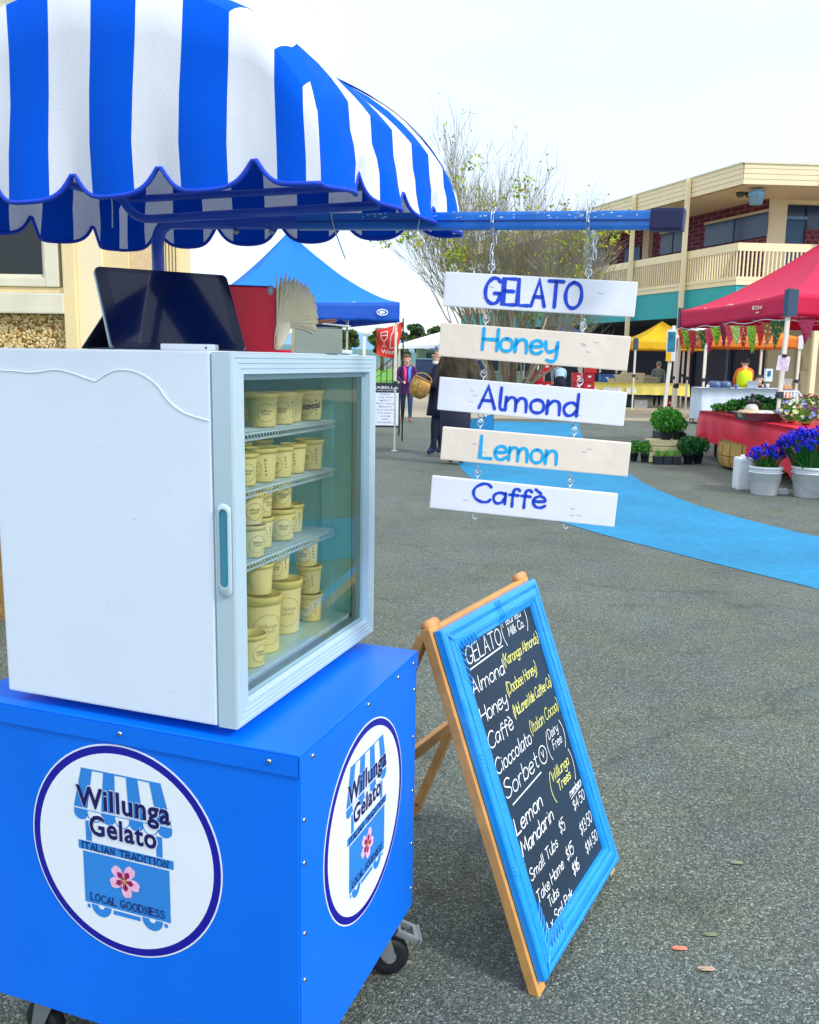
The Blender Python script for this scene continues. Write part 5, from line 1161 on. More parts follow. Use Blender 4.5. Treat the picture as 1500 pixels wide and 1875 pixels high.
marquee('red_marquee', 'crimson pop-up marquee over the flower stall with grey corner patches', [(5.10, 12.5), (8.5, 12.8), (8.4, 17.5), (4.94, 17.0)], 2.19, 2.50, 3.62, tr_, None, ((-.06, 0), 1, 1, (-.05, 0)), leg_r=.026, corner_m=mat('patch_grey', '#33506a', .7), mark=(3, brandmark('#f2e6c8', (.80, .15, 1, 'word'))))
to = mat('tent_orange', '#f28a2a', .7, var=.06, vs=2, transl=.3); tw = mat('tent_white', '#eef1f4', .7, var=.05, transl=.2)
def omark(v, a, b, n_):
    mb = MB(frame(a.lerp(b, .5) - Z * .13 + n_ * .05, (b - a).normalized(), Z)); [ribbon(mb, [(x_, -.03 + .05 * (j % 2)) for j, x_ in enumerate([-.9 + q * .38 + .045 * i for i in range(6)])], .016, 0) for q in range(4)]; mb.build('banner_print', tw, v)
marquee('orange_marquee', 'orange and white marquee over the vendors behind the flower stall', [(7.75, 24.2), (10.35, 24.3), (10.35, 27), (7.75, 27)], 1.98, 2.28, 2.95, to, None, (1, 1, 1, 1), leg_r=.03, corner_m=tw, mark=(0, omark))
marquee('white_marquee', 'white marquee roof peeping out left of the orange one', [(8.05, 26.6), (9.6, 26.7), (9.6, 28.6), (8.05, 28.6)], 2.05, 2.36, 2.9, tw, None, (1, 0, 0, 0), leg_r=.03)
# bunting under the red marquee
bu = thing('bunting', 'bunting of patterned fabric pennants strung under the red marquee edge', 'bunting', (5, 14.8, 2.1))
bcol = [('#b8262c', '#d8b070'), ('#8fc23a', '#3f7a2c'), ('#d0383c', '#7a1430'), ('#a5683a', '#e0c890'), ('#2f5a2c', '#a8913a'), ('#d8405c', '#9c2244'), ('#a6cf3e', '#4f8a34'), ('#8a1a44', '#6c1236'), ('#e0524e', '#a82a3a'), ('#a8cc60', '#e8e8c0')]
def pat(a, b):
    k = 'pen' + a[1:]
    if k in MATS: return MATS[k]
    m = bpy.data.materials.new(k); m.use_nodes = True; n = m.node_tree.nodes; L = m.node_tree.links
    t = n.new('ShaderNodeTexCoord'); v = n.new('ShaderNodeTexVoronoi'); v.inputs['Scale'].default_value = 22; L.new(t.outputs['Object'], v.inputs[0])
    c = n.new('ShaderNodeValToRGB'); c.color_ramp.elements[0].color = lin(b); c.color_ramp.elements[0].position = .28; c.color_ramp.elements[1].color = lin(a); c.color_ramp.elements[1].position = .42
    L.new(v.outputs['Distance'], c.inputs[0]); L.new(c.outputs[0], n['Principled BSDF'].inputs['Base Color']); n['Principled BSDF'].inputs['Roughness'].default_value = .85; MATS[k] = m; return m
fa, fb_ = V((4.93, 16.9, 2.19)), V((5.08, 12.55, 2.19)); 
def pennant(q, d_, w_, h_, a, b, tw_):
    mb = MB(); mb.smooth = True; vs = []; n_ = V((d_.y, -d_.x, 0)).normalized()
    for j in range(5):
        f = j / 4; ww = w_ / 2 * (1 - f * .93)
        for s in (-1, -.33, .33, 1): vs.append(q + d_ * (ww * s) - Z * (h_ * f) + n_ * (.04 * sin(3 * f + tw_) * f + .02 * cos(s * 2 + tw_) * f))
    mb.add(vs, [(j * 4 + s, j * 4 + s + 1, (j + 1) * 4 + s + 1, (j + 1) * 4 + s) for j in range(4) for s in range(3)]); mb.build('pennant', pat(a, b), bu)
dd_ = (fb_ - fa).normalized(); Lb = (fb_ - fa).length; x = .16; i = 0
while x < Lb - .1:
    f = x / Lb; sag = -.07 * sin(pi * ((x * 1.0) % 2.2) / 2.2)
    rot = Matrix.Rotation(random.uniform(.2, 1.0), 3, 'Z') @ dd_
    pennant(fa.lerp(fb_, f) + Z * (sag - .02), rot, .23, .30 + .05 * (i % 3), *bcol[i % 10], i * 1.3); x += .285; i += 1
for k, xx in enumerate((.28, .62, 1.0, 1.4)): pennant(V((5.1 + xx, 12.52 + xx * .09, 2.17 - .03 * k)), V((1, .1, 0)), .27, .34, *bcol[(7, 2, 4, 0)[k]], k)
mb = MB(); mb.smooth = True; mb.tube([fa + Z * 0 + (fb_ - fa) * (j / 16) - Z * .05 * abs(sin(j * .7)) for j in range(17)] + [V((7.2, 12.75, 2.1))], .006, 5); mb.build('bunting_string', strg, bu)
# note clipped on the pole
Y = 12.45; q = V((PX(1432, Y), Y - .06, PZ(1430, 664, Y))); M = frame(q, V((.97, -.05, -.05)), Z)
nt_ = thing('price_note', 'white paper note with pink writing clipped to the marquee pole', 'note', tuple(q))
mb = MB(M); mb.slab([(-.085, -.10, 0), (.075, -.11, .01), (.085, .085, 0), (-.08, .095, .01)], (0, 0, 1), .001); mb.build('paper', mat('paper_lilac', '#e4e0f4', .8), nt_)
mb = MB(M)
for k in range(5): ribbon(mb, catmull([(-.055 + .008 * k + .011 * j, .05 - .034 * k + (.009 if (j * 7 + k * 3) % 3 else -.008) * (1 if j % 2 else -1)) for j in range(11 - k % 3)], 3), .004, .012)
mb.build('handwriting', mat('ink_pink', '#c8467c', .7), nt_)
mb = MB(M); mb.bbox(-.03, .03, .075, .115, .0, .02, .004); mb.build('clip', mat('clip_black', '#1c1c22', .5), nt_)

# ------------------------------------------------------------------ trees
def leaf_quads(mb, c, r, n, s, flat=1.0, mis=(0, 1, 2), up=0):
    for _ in range(n):
        while True:
            d_ = V((random.uniform(-1, 1), random.uniform(-1, 1), random.uniform(-1, 1)))
            if d_.length < 1: break
        p = V(c) + V((d_.x * r[0], d_.y * r[1], d_.z * r[2])); a = V((random.gauss(0, 1), random.gauss(0, 1), random.gauss(0, 1) + up)).normalized(); b = a.orthogonal().normalized(); b = Matrix.Rotation(random.uniform(0, 6.28), 3, a) @ b; q = a.cross(b)
        k = s * random.uniform(.6, 1.4); mb.mi = random.choice(mis); i = len(mb.v)
        mb.v += [mb.T @ (p - b * k * .5), mb.T @ (p + q * k * .3 * flat), mb.T @ (p + b * k * .5), mb.T @ (p - q * k * .3 * flat)]; mb.f.append([i, i + 1, i + 2, i + 3]); mb.m.append(mb.mi); mb.sm.append(False)
bark = mat('bark_grey', '#6c5d4c', .9, var=.25, vs=5, bump=.4, bs=10); twig = mat('twig_grey', '#948f7c', .9, var=.25, vs=2)
random.seed(33)
tree = thing('bare_tree', 'tall multi stemmed street tree nearly bare with a few yellow green leaves', 'tree', (2.95, 27.5, 0))
mb = MB(); mb.smooth = True; tw_b = MB(); lf = MB()
tips = []
def branch(p, d_, L_, r, lev):
    if lev == 0: L_ *= .92
    n = 5 if lev < 3 else 4; pts = [p]; dirs = d_.copy()
    for i in range(n):
        dirs = (dirs + V((random.gauss(0, .07), random.gauss(0, .07), .06 + random.gauss(0, .05)))).normalized(); pts.append(pts[-1] + dirs * L_ / n)
    rad = [r * (1 - .55 * i / n) for i in range(n + 1)]
    (mb if lev < 1 else tw_b).smooth = lev < 3
    (mb if lev < 1 else tw_b).tube(pts, rad, 8 if lev == 0 else (5 if lev < 3 else 3), cap=False)
    if lev >= 5: tips.append(pts[-1]); return
    nb = {0: 5, 1: 4, 2: 4, 3: 4, 4: 2}[lev]
    for k in range(nb):
        f = random.uniform(.35, 1) if k else 1; i = min(n - 1, int(f * n)); q = pts[i].lerp(pts[i + 1], f * n - i if f < 1 else 1)
        ang = random.uniform(.18, .44) * (1.1 if lev < 2 else 1); ax = dirs.orthogonal().normalized(); ax = Matrix.Rotation(random.uniform(0, 6.28), 3, dirs) @ ax
        nd = (Matrix.Rotation(ang, 3, ax) @ dirs); nd.z = max(nd.z, .02) ; nd.normalize()
        branch(q, nd, L_ * random.uniform(.64, .86), max(.006, rad[i] * random.uniform(.5, .68)), lev + 1)
    if lev > 2: tips.append(pts[-1])
base = V((2.95, 27.5, 0))
for a, tilt, L_, r in ((.3, .12, 2.7, .14), (1.6, .36, 2.6, .12), (2.9, .48, 2.8, .13), (3.6, .70, 2.6, .10), (4.4, .32, 2.3, .11), (5.6, .5, 2.4, .12), (6.1, .75, 2.2, .09), (.8, .62, 2.3, .10)):
    branch(base + V((cos(a) * .12, sin(a) * .12, 0)), V((cos(a) * sin(tilt), sin(a) * sin(tilt), cos(tilt))), L_, r, 0)
mb.tube([base, base + Z * .7], [.34, .26], 10); mb.build('trunk', bark, tree)
crown = tw_b.build('crown', twig, tree)
clumps = [V(t) for t in random.sample(tips, 46)]
for c in clumps: leaf_quads(lf, c, (.42, .42, .34), random.randint(40, 110), .11, mis=(0, 0, 1, 2))
for t in random.sample(tips, min(len(tips), 900)): leaf_quads(lf, t, (.12, .12, .1), 2, .09, mis=(0, 1, 2))
lf.build('leaves', [mat('leaf_lime', '#b8d418', .6, var=.2, transl=.3), mat('leaf_ochre', '#c8b428', .6, var=.2, transl=.3), mat('leaf_green', '#5d8a26', .6, var=.2, transl=.3)], crown, kind='stuff')
random.seed(44)
gA, gB, gC = mat('gum_green', '#3f5e30', .8, var=.3), mat('gum_olive', '#5f6f34', .8, var=.3), mat('gum_dark', '#27422c', .8, var=.3)
def bushy(name, label, x, y, z0, z1, w_, cl=9, leaf=.45, group=None, trunk=True, mats=None):
    t = thing(name, label, 'tree', (x, y, 0), group)
    if trunk:
        mb = MB(); mb.smooth = True; mb.tube([(x, y, 0), (x + .1, y, (z0 + z1) * .4), (x - .1, y, z1 * .75)], [.25, .18, .08], 7)
        for k in range(4): mb.tube([(x, y, z0 * .8), (x + w_ * .35 * cos(k * 1.7), y + w_ * .3 * sin(k * 1.7), z0 + (z1 - z0) * .6)], [.12, .04], 5)
        mb.build('trunk', bark, t)
    mb = MB()
    for k in range(cl):
        a = random.uniform(0, 6.28); rr = random.uniform(0, .34) * w_; zc = random.uniform(z0 + .1 * (z1 - z0), z1 - .18 * (z1 - z0)); s = random.uniform(.14, .24) * w_
        leaf_quads(mb, (x + rr * cos(a), y + rr * sin(a), zc), (s, s, s * .55), 170, leaf, mis=random.choice([(0, 0, 1), (0, 1, 1), (0, 2, 2)]))
    mb.build('crown', mats or [gA, gB, gC], t); return t
for i, (px, Y, py0, py1, wpx, lb_) in enumerate((((765), 95, 640, 585, 62, 'far dark gum tree behind the white roof, just right of the marquee pole'), (822 - 20, 100, 640, 592, 40, 'far gum tree touching the teal end of the building'), (636, 70, 640, 603, 44, 'round green tree beyond the round white lid'), (700, 105, 650, 600, 60, 'far gum tree hidden behind the orange wine flag'), (738, 80, 655, 598, 34, 'narrow far tree beside the wine flag'))):
    bushy('gum_tree', lb_, PX(px, Y), Y, max(.5, PZ(px, py0, Y)), PZ(px, py1, Y), wpx / 1670 * Y, 12, Y * .0052, 'trees beyond the lawn')
# hills
def ridge(name, Y, pts, m):
    mb = MB(); mb.smooth = True; vs = []
    P = catmull(pts, 6)
    for x, z in P: vs += [(x, Y, -3), (x, Y + Y * .05, z * .6), (x, Y + Y * .16, z), (x, Y + Y * .5, -3)]
    mb.add(vs, [(i * 4 + j, (i + 1) * 4 + j, (i + 1) * 4 + j + 1, i * 4 + j + 1) for i in range(len(P) - 1) for j in range(3)]); struct(name, mb, m)
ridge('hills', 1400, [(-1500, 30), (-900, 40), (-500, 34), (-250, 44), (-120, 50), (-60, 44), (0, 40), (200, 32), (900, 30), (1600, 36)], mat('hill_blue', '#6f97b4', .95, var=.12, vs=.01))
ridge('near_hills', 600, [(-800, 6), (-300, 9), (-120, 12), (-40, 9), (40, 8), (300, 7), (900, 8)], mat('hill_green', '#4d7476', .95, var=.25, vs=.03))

# ------------------------------------------------------------------ low white roofed building, far left of the tree
lw = thing('low_building', 'low pale building with wide white roof and row of windows', 'building', (4, 62, 0))
Y = 60; x0, x1 = PX(742, Y), PX(960, Y)
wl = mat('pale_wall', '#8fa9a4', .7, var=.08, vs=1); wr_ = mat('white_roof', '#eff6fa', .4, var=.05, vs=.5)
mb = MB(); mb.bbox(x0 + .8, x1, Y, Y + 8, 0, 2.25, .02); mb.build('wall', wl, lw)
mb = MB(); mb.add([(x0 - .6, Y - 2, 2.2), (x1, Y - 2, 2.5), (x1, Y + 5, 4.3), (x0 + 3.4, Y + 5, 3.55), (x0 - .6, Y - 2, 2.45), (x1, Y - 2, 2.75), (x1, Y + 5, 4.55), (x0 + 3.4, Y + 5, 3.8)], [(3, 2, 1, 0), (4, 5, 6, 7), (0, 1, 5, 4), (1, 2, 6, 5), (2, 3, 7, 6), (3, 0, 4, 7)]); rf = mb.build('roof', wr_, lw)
for k in range(8):
    xx = x0 + 1.4 + k * .85; mb = MB(); mb.bbox(xx, xx + .5, Y - .06, Y - .001, .9, 2.0, .01); wn = mb.build('window', mat('far_glass', '#2b4a5c', .2, var=.2), lw)
    mb = MB(); mb.bbox(xx - .04, xx + .54, Y - .09, Y - .061, .84, .899, .01); mb.build('sill', trimw, wn)
for k in range(5): mb = MB(); mb.bbox(x0 - .4 + k * 2.4, x0 - .28 + k * 2.4, Y - 1.9, Y - 1.78, 0, 2.3 + .07 * k, .01); mb.build('post', trimw, lw)
mb = MB(); Yn = 38; mb.bbox(PX(762, Yn), PX(892, Yn), Yn, Yn + .1, .15, 1.55, .01); mb.build('panel', mat('navy_panel', '#1c3558', .6, var=.1), None); o = bpy.data.objects['panel']; o.name = 'navy_screen'; tag(o, 'long low navy screen standing in front of the white roofed building', 'screen'); WM['navy_screen'] = WM['panel']
mb = MB(); mb.bbox(PX(765, Yn), PX(892, Yn), Yn - .03, Yn + .13, 1.552, 1.60, .01); mb.build('top_rail', mat('navy_rail', '#6a8fae', .6), o)
mb = MB(); mb.bbox(PX(690, 40), PX(892, 40), 40, 40.4, 0, .42, .03); o = mb.build('low_wall', mat('low_wall_tan', '#a89878', .85, var=.15, bump=.3)); tag(o, 'low tan retaining wall running behind the walking woman', 'wall')
rl_ = thing('railing', 'thin black metal handrail sloping beside the lawn', 'railing', (PX(700, 48), 48, 0))
mb = MB(); Y = 48; pA = V((PX(686, Y), Y, .85)); pB = V((PX(722, Y), Y, 1.65)); bk_ = mat('rail_black', '#20262c', .5)
mb.beam(pA, pB, .05); mb.beam(pA - Z * .35, pB - Z * .35, .03); mb.build('rail', bk_, rl_)
for k in range(4): f = (k + .2) / 3.4; q = pA.lerp(pB, f); mb = MB(); mb.beam(q, V((q.x, q.y, 0)), .045); mb.build('upright', bk_, rl_)
# street light beyond the lawn
sl2 = thing('street_lamp', 'pale street lamp with a bent arm beyond the round white lid', 'street lamp', (PX(667, 60), 60, 0))
mb = MB(); mb.smooth = True; x = PX(667, 60); mb.tube([(x, 60, 0), (x, 60, 3.0)], [.12, .09], 8); mb.build('pole', trimw, sl2)
mb = MB(); mb.smooth = True; mb.tube([(x, 60, 3.0), (x + .25, 60, 3.2), (x + .8, 60, 3.5)], .06, 6); mb.build('arm', trimw, sl2)
mb = MB(); mb.bbox(x + .75, x + 1.3, 59.9, 60.1, 3.48, 3.58, .02); mb.build('lamp_head', mat('lamp_head', '#8a9096', .5), sl2)
# ------------------------------------------------------------------ people
skin_m = mat('skin', '#eabb9e', .55, var=.06, vs=30)
def person(label, loc, rz, h, joints, segs, mats_, group=None):
    """joints: name -> (x, y, z, r) in units of body height, facing -Y; segs: (a, b, material index)"""
    t = thing('person', label, 'person', loc, group, rz)
    names = list(joints); idx = {n: i for i, n in enumerate(names)}
    me = bpy.data.meshes.new('body'); me.from_pydata([tuple(c * h for c in joints[n][:3]) for n in names], [(idx[a], idx[b]) for a, b, _ in segs], []); me.update()
    o = bpy.data.objects.new('body_cage', me); COL.objects.link(o)
    md = o.modifiers.new('Skin', 'SKIN')
    for n in names:
        v = me.skin_vertices[0].data[idx[n]]; r = joints[n][3] * h; v.radius = (r * (joints[n][4] if len(joints[n]) > 4 else 1), r); v.use_root = (n == 'pelvis')
    sb = o.modifiers.new('Sub', 'SUBSURF'); sb.levels = 2; sb.render_levels = 2
    dg = bpy.context.evaluated_depsgraph_get(); dg.update(); bm_ = bpy.data.meshes.new_from_object(o.evaluated_get(dg)); bpy.data.objects.remove(o)
    bm_.name = 'body'; bm_.materials.clear()
    for m_ in mats_: bm_.materials.append(m_)
    sg = [(V(joints[a][:3]) * h, V(joints[b][:3]) * h, k) for a, b, k in segs]
    for p in bm_.polygons:
        best = 1e9
        for a, b, k in sg:
            ab_ = b - a; q = max(0, min(1, (p.center - a).dot(ab_) / max(1e-9, ab_.length_squared))); d_ = (p.center - a - ab_ * q).length
            if d_ < best: best = d_; p.material_index = k
        p.use_smooth = True
    ob = bpy.data.objects.new('body', bm_); COL.objects.link(ob); ob.parent = t; WM[ob.name] = WM[t.name].copy()
    return t, ob
def J(walk=.06, armL=None, armR=None, lean=0):
    j = dict(pelvis=(0, 0, .52, .078, 1.15), waist=(0, -.0 - lean * .3, .60, .070, 1.15), chest=(0, -lean * .7, .72, .085, 1.25), neck0=(0, -lean, .815, .045, 1.2), neck=(0, -.008 - lean, .85, .032), chin=(0, -.02 - lean, .885, .046), head=(0, -.012 - lean, .93, .056), crown=(0, -.005 - lean, .972, .040), nose=(0, -.078 - lean, .915, .009),
             earL=(.056, -.004 - lean, .918, .012), earR=(-.056, -.004 - lean, .918, .012),
             hipL=(.05, 0, .50, .062), kneeL=(.052, -walk * .9, .28, .040), ankleL=(.052, -walk, .05, .026), toeL=(.056, -walk - .065, .018, .022), heelL=(.052, -walk + .015, .018, .022),
             hipR=(-.05, 0, .50, .062), kneeR=(-.052, walk * .1 - .01, .28, .040), ankleR=(-.052, walk, .055, .026), toeR=(-.056, walk - .06, .018, .022), heelR=(-.052, walk + .02, .022, .022),
             shL=(.105, -lean, .79, .042), shR=(-.105, -lean, .79, .042))
    aL = armL or ((.13, .01, .64), (.13, -.04, .50)); aR = armR or ((-.13, .01, .64), (-.13, -.04, .50))
    for s, a in (('L', aL), ('R', aR)):
        e, w_ = V(a[0]), V(a[1]); d_ = (w_ - e).normalized(); j['el' + s] = (*e, .031); j['wr' + s] = (*w_, .020); p = w_ + d_ * .03; j['palm' + s] = (*p, .021)
        sx = 1 if s == 'L' else -1; o_ = d_.orthogonal().normalized()
        for k in range(4): q = p + d_ * (.035 - .004 * abs(k - 1.4)) + V((0, 0, 1)).cross(d_).normalized() * (k - 1.5) * .0085; q = q + V((0, 0, -.006)); j[f'f{k}' + s] = (*q, .0055)
        q = p + V((-sx * .02, -.014, .006)); j['th' + s] = (*q, .0065)
    return j
SEG = [('pelvis', 'waist', 1), ('waist', 'chest', 0), ('chest', 'neck0', 0), ('neck0', 'neck', 2), ('neck', 'chin', 2), ('chin', 'head', 2), ('head', 'crown', 2), ('chin', 'nose', 2), ('head', 'earL', 2), ('head', 'earR', 2)]
for s in 'LR': SEG += [('pelvis', 'hip' + s, 1), ('hip' + s, 'knee' + s, 1), ('knee' + s, 'ankle' + s, 1), ('ankle' + s, 'toe' + s, 3), ('ankle' + s, 'heel' + s, 3), ('neck0', 'sh' + s, 0), ('sh' + s, 'el' + s, 0), ('el' + s, 'wr' + s, 0), ('wr' + s, 'palm' + s, 2), ('palm' + s, 'th' + s, 2)] + [('palm' + s, f'f{k}' + s, 2) for k in range(4)]
def wmat(t): return WM[t.name]
def hair(t, h, col, long_=.0, lean=0, cap=False):
    mb = MB(wmat(t)); mb.smooth = True; c = V((0, .004 - lean, .938)) * h; R_ = .066 * h; vs = []; n, m = 18, 9; fs = []
    for i in range(m + 1):
        ph = pi * .5 - (pi * .5 + (.30 + long_)) * i / m
        for k in range(n):
            a = 2 * pi * k / n; front = max(0, -sin(a)); ph2 = max(ph, .38 * front ** 1.5 + (0 if front > .2 else -9)) if front > .15 else ph
            ww = 1 + .05 * noise.noise(V((k * .9, i * .8, h)))
            vs.append(c + V((cos(a) * cos(ph2) * .95, sin(a) * cos(ph2) * 1.12, sin(ph2) * 1.0)) * R_ * ww)
    fs = [(i * n + k, (i + 1) * n + k, (i + 1) * n + (k + 1) % n, i * n + (k + 1) % n) for i in range(m) for k in range(n)]
    mb.add(vs, fs); return mb.build('cap' if cap else 'hair', mat('hair_' + col[1:], col, .8, var=.25, vs=60), t)
def face(t, h, lean=0):
    for sx in (-1, 1):
        mb = MB(wmat(t)); mb.smooth = True; mb.lathe([(.0001, -.007 * h), (.006 * h, -.004 * h), (.008 * h, 0), (.006 * h, .004 * h), (.0001, .007 * h)], 8, (sx * .021 * h, (-.058 - lean) * h, .930 * h), None); mb.build('eye', mat('eye_dark', '#3a2a26', .4), t)
    mb = MB(wmat(t)); mb.bbox(-.016 * h, .016 * h, (-.068 - lean) * h, (-.055 - lean) * h, .888 * h, .893 * h, .001); mb.build('mouth', mat('lips', '#a8584e', .6), t)
purple = mat('coat_purple', '#4a1560', .8, var=.15, vs=12); jeans = mat('jeans_navy', '#1d3b62', .85, var=.15, vs=15); shoe = mat('shoe_brown', '#9c5a4a', .7)
navyc = mat('coat_navy', '#0c1636', .8, var=.2, vs=8); navyt = mat('trousers_navy', '#0d1530', .85, var=.2, vs=8); shoeb = mat('shoe_blue', '#22335c', .6)
h = 1.66
t, b = person('woman walking towards the camera in purple cardigan, pink scarf and navy trousers', (PX(746, 22.4), 22.4, 0), radians(4), h, J(.075, ((.15, -.02, .66), (.10, -.14, .60)), ((-.145, -.01, .65), (-.07, -.12, .60))), SEG, [purple, jeans, skin_m, shoe]); face(t, h)
hair(t, h, '#5e4c42', .05)
mb = MB(wmat(t)); mb.loft([(0, 0, .42 * h, .115 * h, .085 * h), (0, 0, .50 * h, .112 * h, .085 * h), (0, 0, .60 * h, .098 * h, .08 * h), (0, 0, .70 * h, .108 * h, .088 * h), (0, 0, .775 * h, .10 * h, .07 * h), (0, 0, .82 * h, .05 * h, .05 * h)], 20, .02); mb.smooth = True; mb.build('cardigan', purple, t)
for sx, c_ in ((-1, '#e83a86'), (1, '#5a8ae0')):
    mb = MB(wmat(t)); mb.smooth = True; mb.tube([(sx * .045 * h, .02 * h, .825 * h), (sx * .05 * h, -.05 * h, .81 * h), (sx * .028 * h, -.085 * h, .76 * h), (sx * .03 * h, -.10 * h, .68 * h), (sx * .022 * h, -.10 * h, .58 * h)], [.016 * h, .02 * h, .022 * h, .022 * h, .018 * h], 8); mb.build('scarf', mat('scarf_' + c_[1:], c_, .8, var=.4, vs=25), t)
# shopper in navy coat facing left, holding a basket
h = 1.76; t, b = person('shopper in long navy coat and light blue cap holding a wicker basket', (PX(806, 14.75), 14.75, 0), radians(-82), h, J(.05, ((.12, -.06, .64), (.05, -.17, .62)), ((-.12, -.08, .66), (-.02, -.18, .64))), SEG, [navyc, navyt, skin_m, shoeb])
hair(t, h, '#7a4a3a', .25); face(t, h)
mb = MB(wmat(t)); mb.smooth = True; mb.loft([(0, 0, .36 * h, .125 * h, .115 * h), (0, 0, .44 * h, .118 * h, .105 * h), (0, 0, .55 * h, .108 * h, .09 * h), (0, 0, .66 * h, .112 * h, .09 * h), (0, 0, .76 * h, .115 * h, .08 * h), (0, 0, .80 * h, .095 * h, .065 * h), (0, 0, .835 * h, .045 * h, .05 * h)], 22, .018)
for sx, el, wr in ((1, (.12, -.06, .64), (.05, -.165, .622)), (-1, (-.12, -.08, .66), (-.02, -.17, .642))): mb.tube([V((sx * .09, 0, .79)) * h, V(el) * h, V(wr) * h], [.048 * h, .040 * h, .027 * h], 10)
mb.build('coat', navyc, t)
mb = MB(wmat(t)); mb.smooth = True; mb.tube([V((.04 * cos(a), .045 * sin(a) - .005, .842 + .006 * sin(3 * a))) * h for a in [2 * pi * i / 16 for i in range(16)]], .018 * h, 8, closed=True); mb.build('collar', mat('fleece_white', '#e2e4e4', .9, bump=.4), t)
cp_ = hair(t, h, '#4aa3d8', -.12, cap=True); cp_.name = 'cap'
mb = MB(wmat(t)); mb.smooth = True; mb.add([V(((.05 * cos(a)), -.06 - .045 * sin(a), .956)) * h for a in [pi * i / 8 for i in range(9)]] + [V(((.05 * cos(a)), -.06 - .045 * sin(a), .962)) * h for a in [pi * i / 8 for i in range(9)]], [tuple(range(8, -1, -1)), tuple(range(9, 18))] + [(i, i + 1, i + 10, i + 9) for i in range(8)]); mb.build('cap_peak', mat('hair_4aa3d8', '#4aa3d8'), t)
bkt = thing('basket', 'round wicker shopping basket held in front of the navy coat', 'basket', (PX(770, 14.5), 14.5, .9))
bc = V((PX(771, 14.55), 14.55, PZ(770, 707, 14.55))); wick = noisy('wicker', '#b48a4a', (40, 9), .8, .9, 90, .4)
mb = MB(Matrix.Translation(bc) @ Matrix.Rotation(radians(24), 4, 'Y')); mb.smooth = True; mb.lathe([(.0, -.20), (.08, -.195), (.14, -.14), (.165, -.05), (.165, .03), (.15, .12), (.145, .125), (.155, .03), (.15, -.05), (.0, -.17)], 26); mb.build('bowl', wick, bkt)
mb = MB(Matrix.Translation(bc) @ Matrix.Rotation(radians(24), 4, 'Y')); mb.smooth = True; mb.tube([(.152 * cos(a), .152 * sin(a), .125) for a in [2 * pi * i / 20 for i in range(20)]], .011, 6, closed=True); mb.build('rim', wick, bkt)
for off in (-.05, .05): mb = MB(Matrix.Translation(bc) @ Matrix.Rotation(radians(24), 4, 'Y')); mb.smooth = True; mb.tube([(.14 * cos(a), off + .0 * sin(a), .12 + .09 * sin(a)) for a in [pi * i / 10 for i in range(11)]], .009, 6); mb.build('handle', wick, bkt)
# man in brown jacket, back to the camera
h = 1.96; brn = noisy('jacket_brown', '#38301f', (5, 14), .85, .2, 40, .5); t, b = person('shopper in brown jacket and dark trousers standing behind the white boards', (PX(838, 13.3), 13.3, 0), radians(160), h, J(.03), SEG, [brn, navyt, skin_m, mat('shoe_olive', '#7c7248', .7)])
hair(t, h, '#4a3a2c', .1); face(t, h)
mb = MB(wmat(t)); mb.smooth = True; mb.loft([(0, 0, .44 * h, .108 * h, .09 * h), (0, 0, .52 * h, .110 * h, .09 * h), (0, 0, .62 * h, .104 * h, .085 * h), (0, 0, .72 * h, .112 * h, .085 * h), (0, 0, .79 * h, .10 * h, .07 * h), (0, 0, .835 * h, .05 * h, .05 * h)], 22, .02)
for sx in (-1, 1): mb.tube([V((sx * .09, 0, .79)) * h, V((sx * .128, .01, .64)) * h, V((sx * .128, -.04, .50)) * h], [.044 * h, .036 * h, .028 * h], 10)
mb.build('jacket', brn, t)
mb = MB(wmat(t)); mb.smooth = True; mb.loft([(0, 0, .10 * h, .115 * h, .085 * h), (0, 0, .25 * h, .115 * h, .09 * h), (0, 0, .44 * h, .118 * h, .09 * h)], 22, .03); mb.build('wide_trousers', navyt, t)
sole = mat('sole_white', '#e6e4da', .6)
# blue bag with white handles
bg3 = thing('tote_bag', 'open blue tote bag with white rope handles hanging beside the brown jacket', 'bag', (PX(885, 14), 14, .5))
bx_, bz = PX(885, 14), PZ(885, 780, 14); Mb = Matrix.Translation((bx_, 14, bz)) @ Matrix.Rotation(radians(-14), 4, 'Y')
mb = MB(Mb); mb.slab([(-.2, -.1, -.22), (.14, -.1, -.2), (.22, -.1, .12), (-.24, -.1, .10)], (0, -1, 0), .006); mb.slab([(-.2, .1, -.22), (.14, .1, -.2), (.22, .1, .12), (-.24, .1, .10)], (0, 1, 0), .006); mb.slab([(.14, -.1, -.2), (.14, .1, -.2), (.22, .1, .12), (.22, -.1, .12)], (1, 0, 0), .006); mb.slab([(-.2, -.1, -.22), (-.2, .1, -.22), (-.24, .1, .10), (-.24, -.1, .10)], (-1, 0, 0), .006); mb.slab([(-.2, -.1, -.22), (.14, -.1, -.2), (.14, .1, -.2), (-.2, .1, -.22)], (0, 0, -1), .006); mb.build('bag_body', mat('tote_blue', '#1c86c0', .6, var=.15, vs=6), bg3)
for yy_ in (-.1, .1): mb = MB(Mb); mb.smooth = True; mb.tube([(-.2, yy_, .10), (-.14, yy_ * .5, .22), (-.02, 0, .36), (.03, 0, .34), (.06, yy_ * .5, .2), (.1, yy_, .11)], .012, 6); mb.build('handle', strg, bg3)

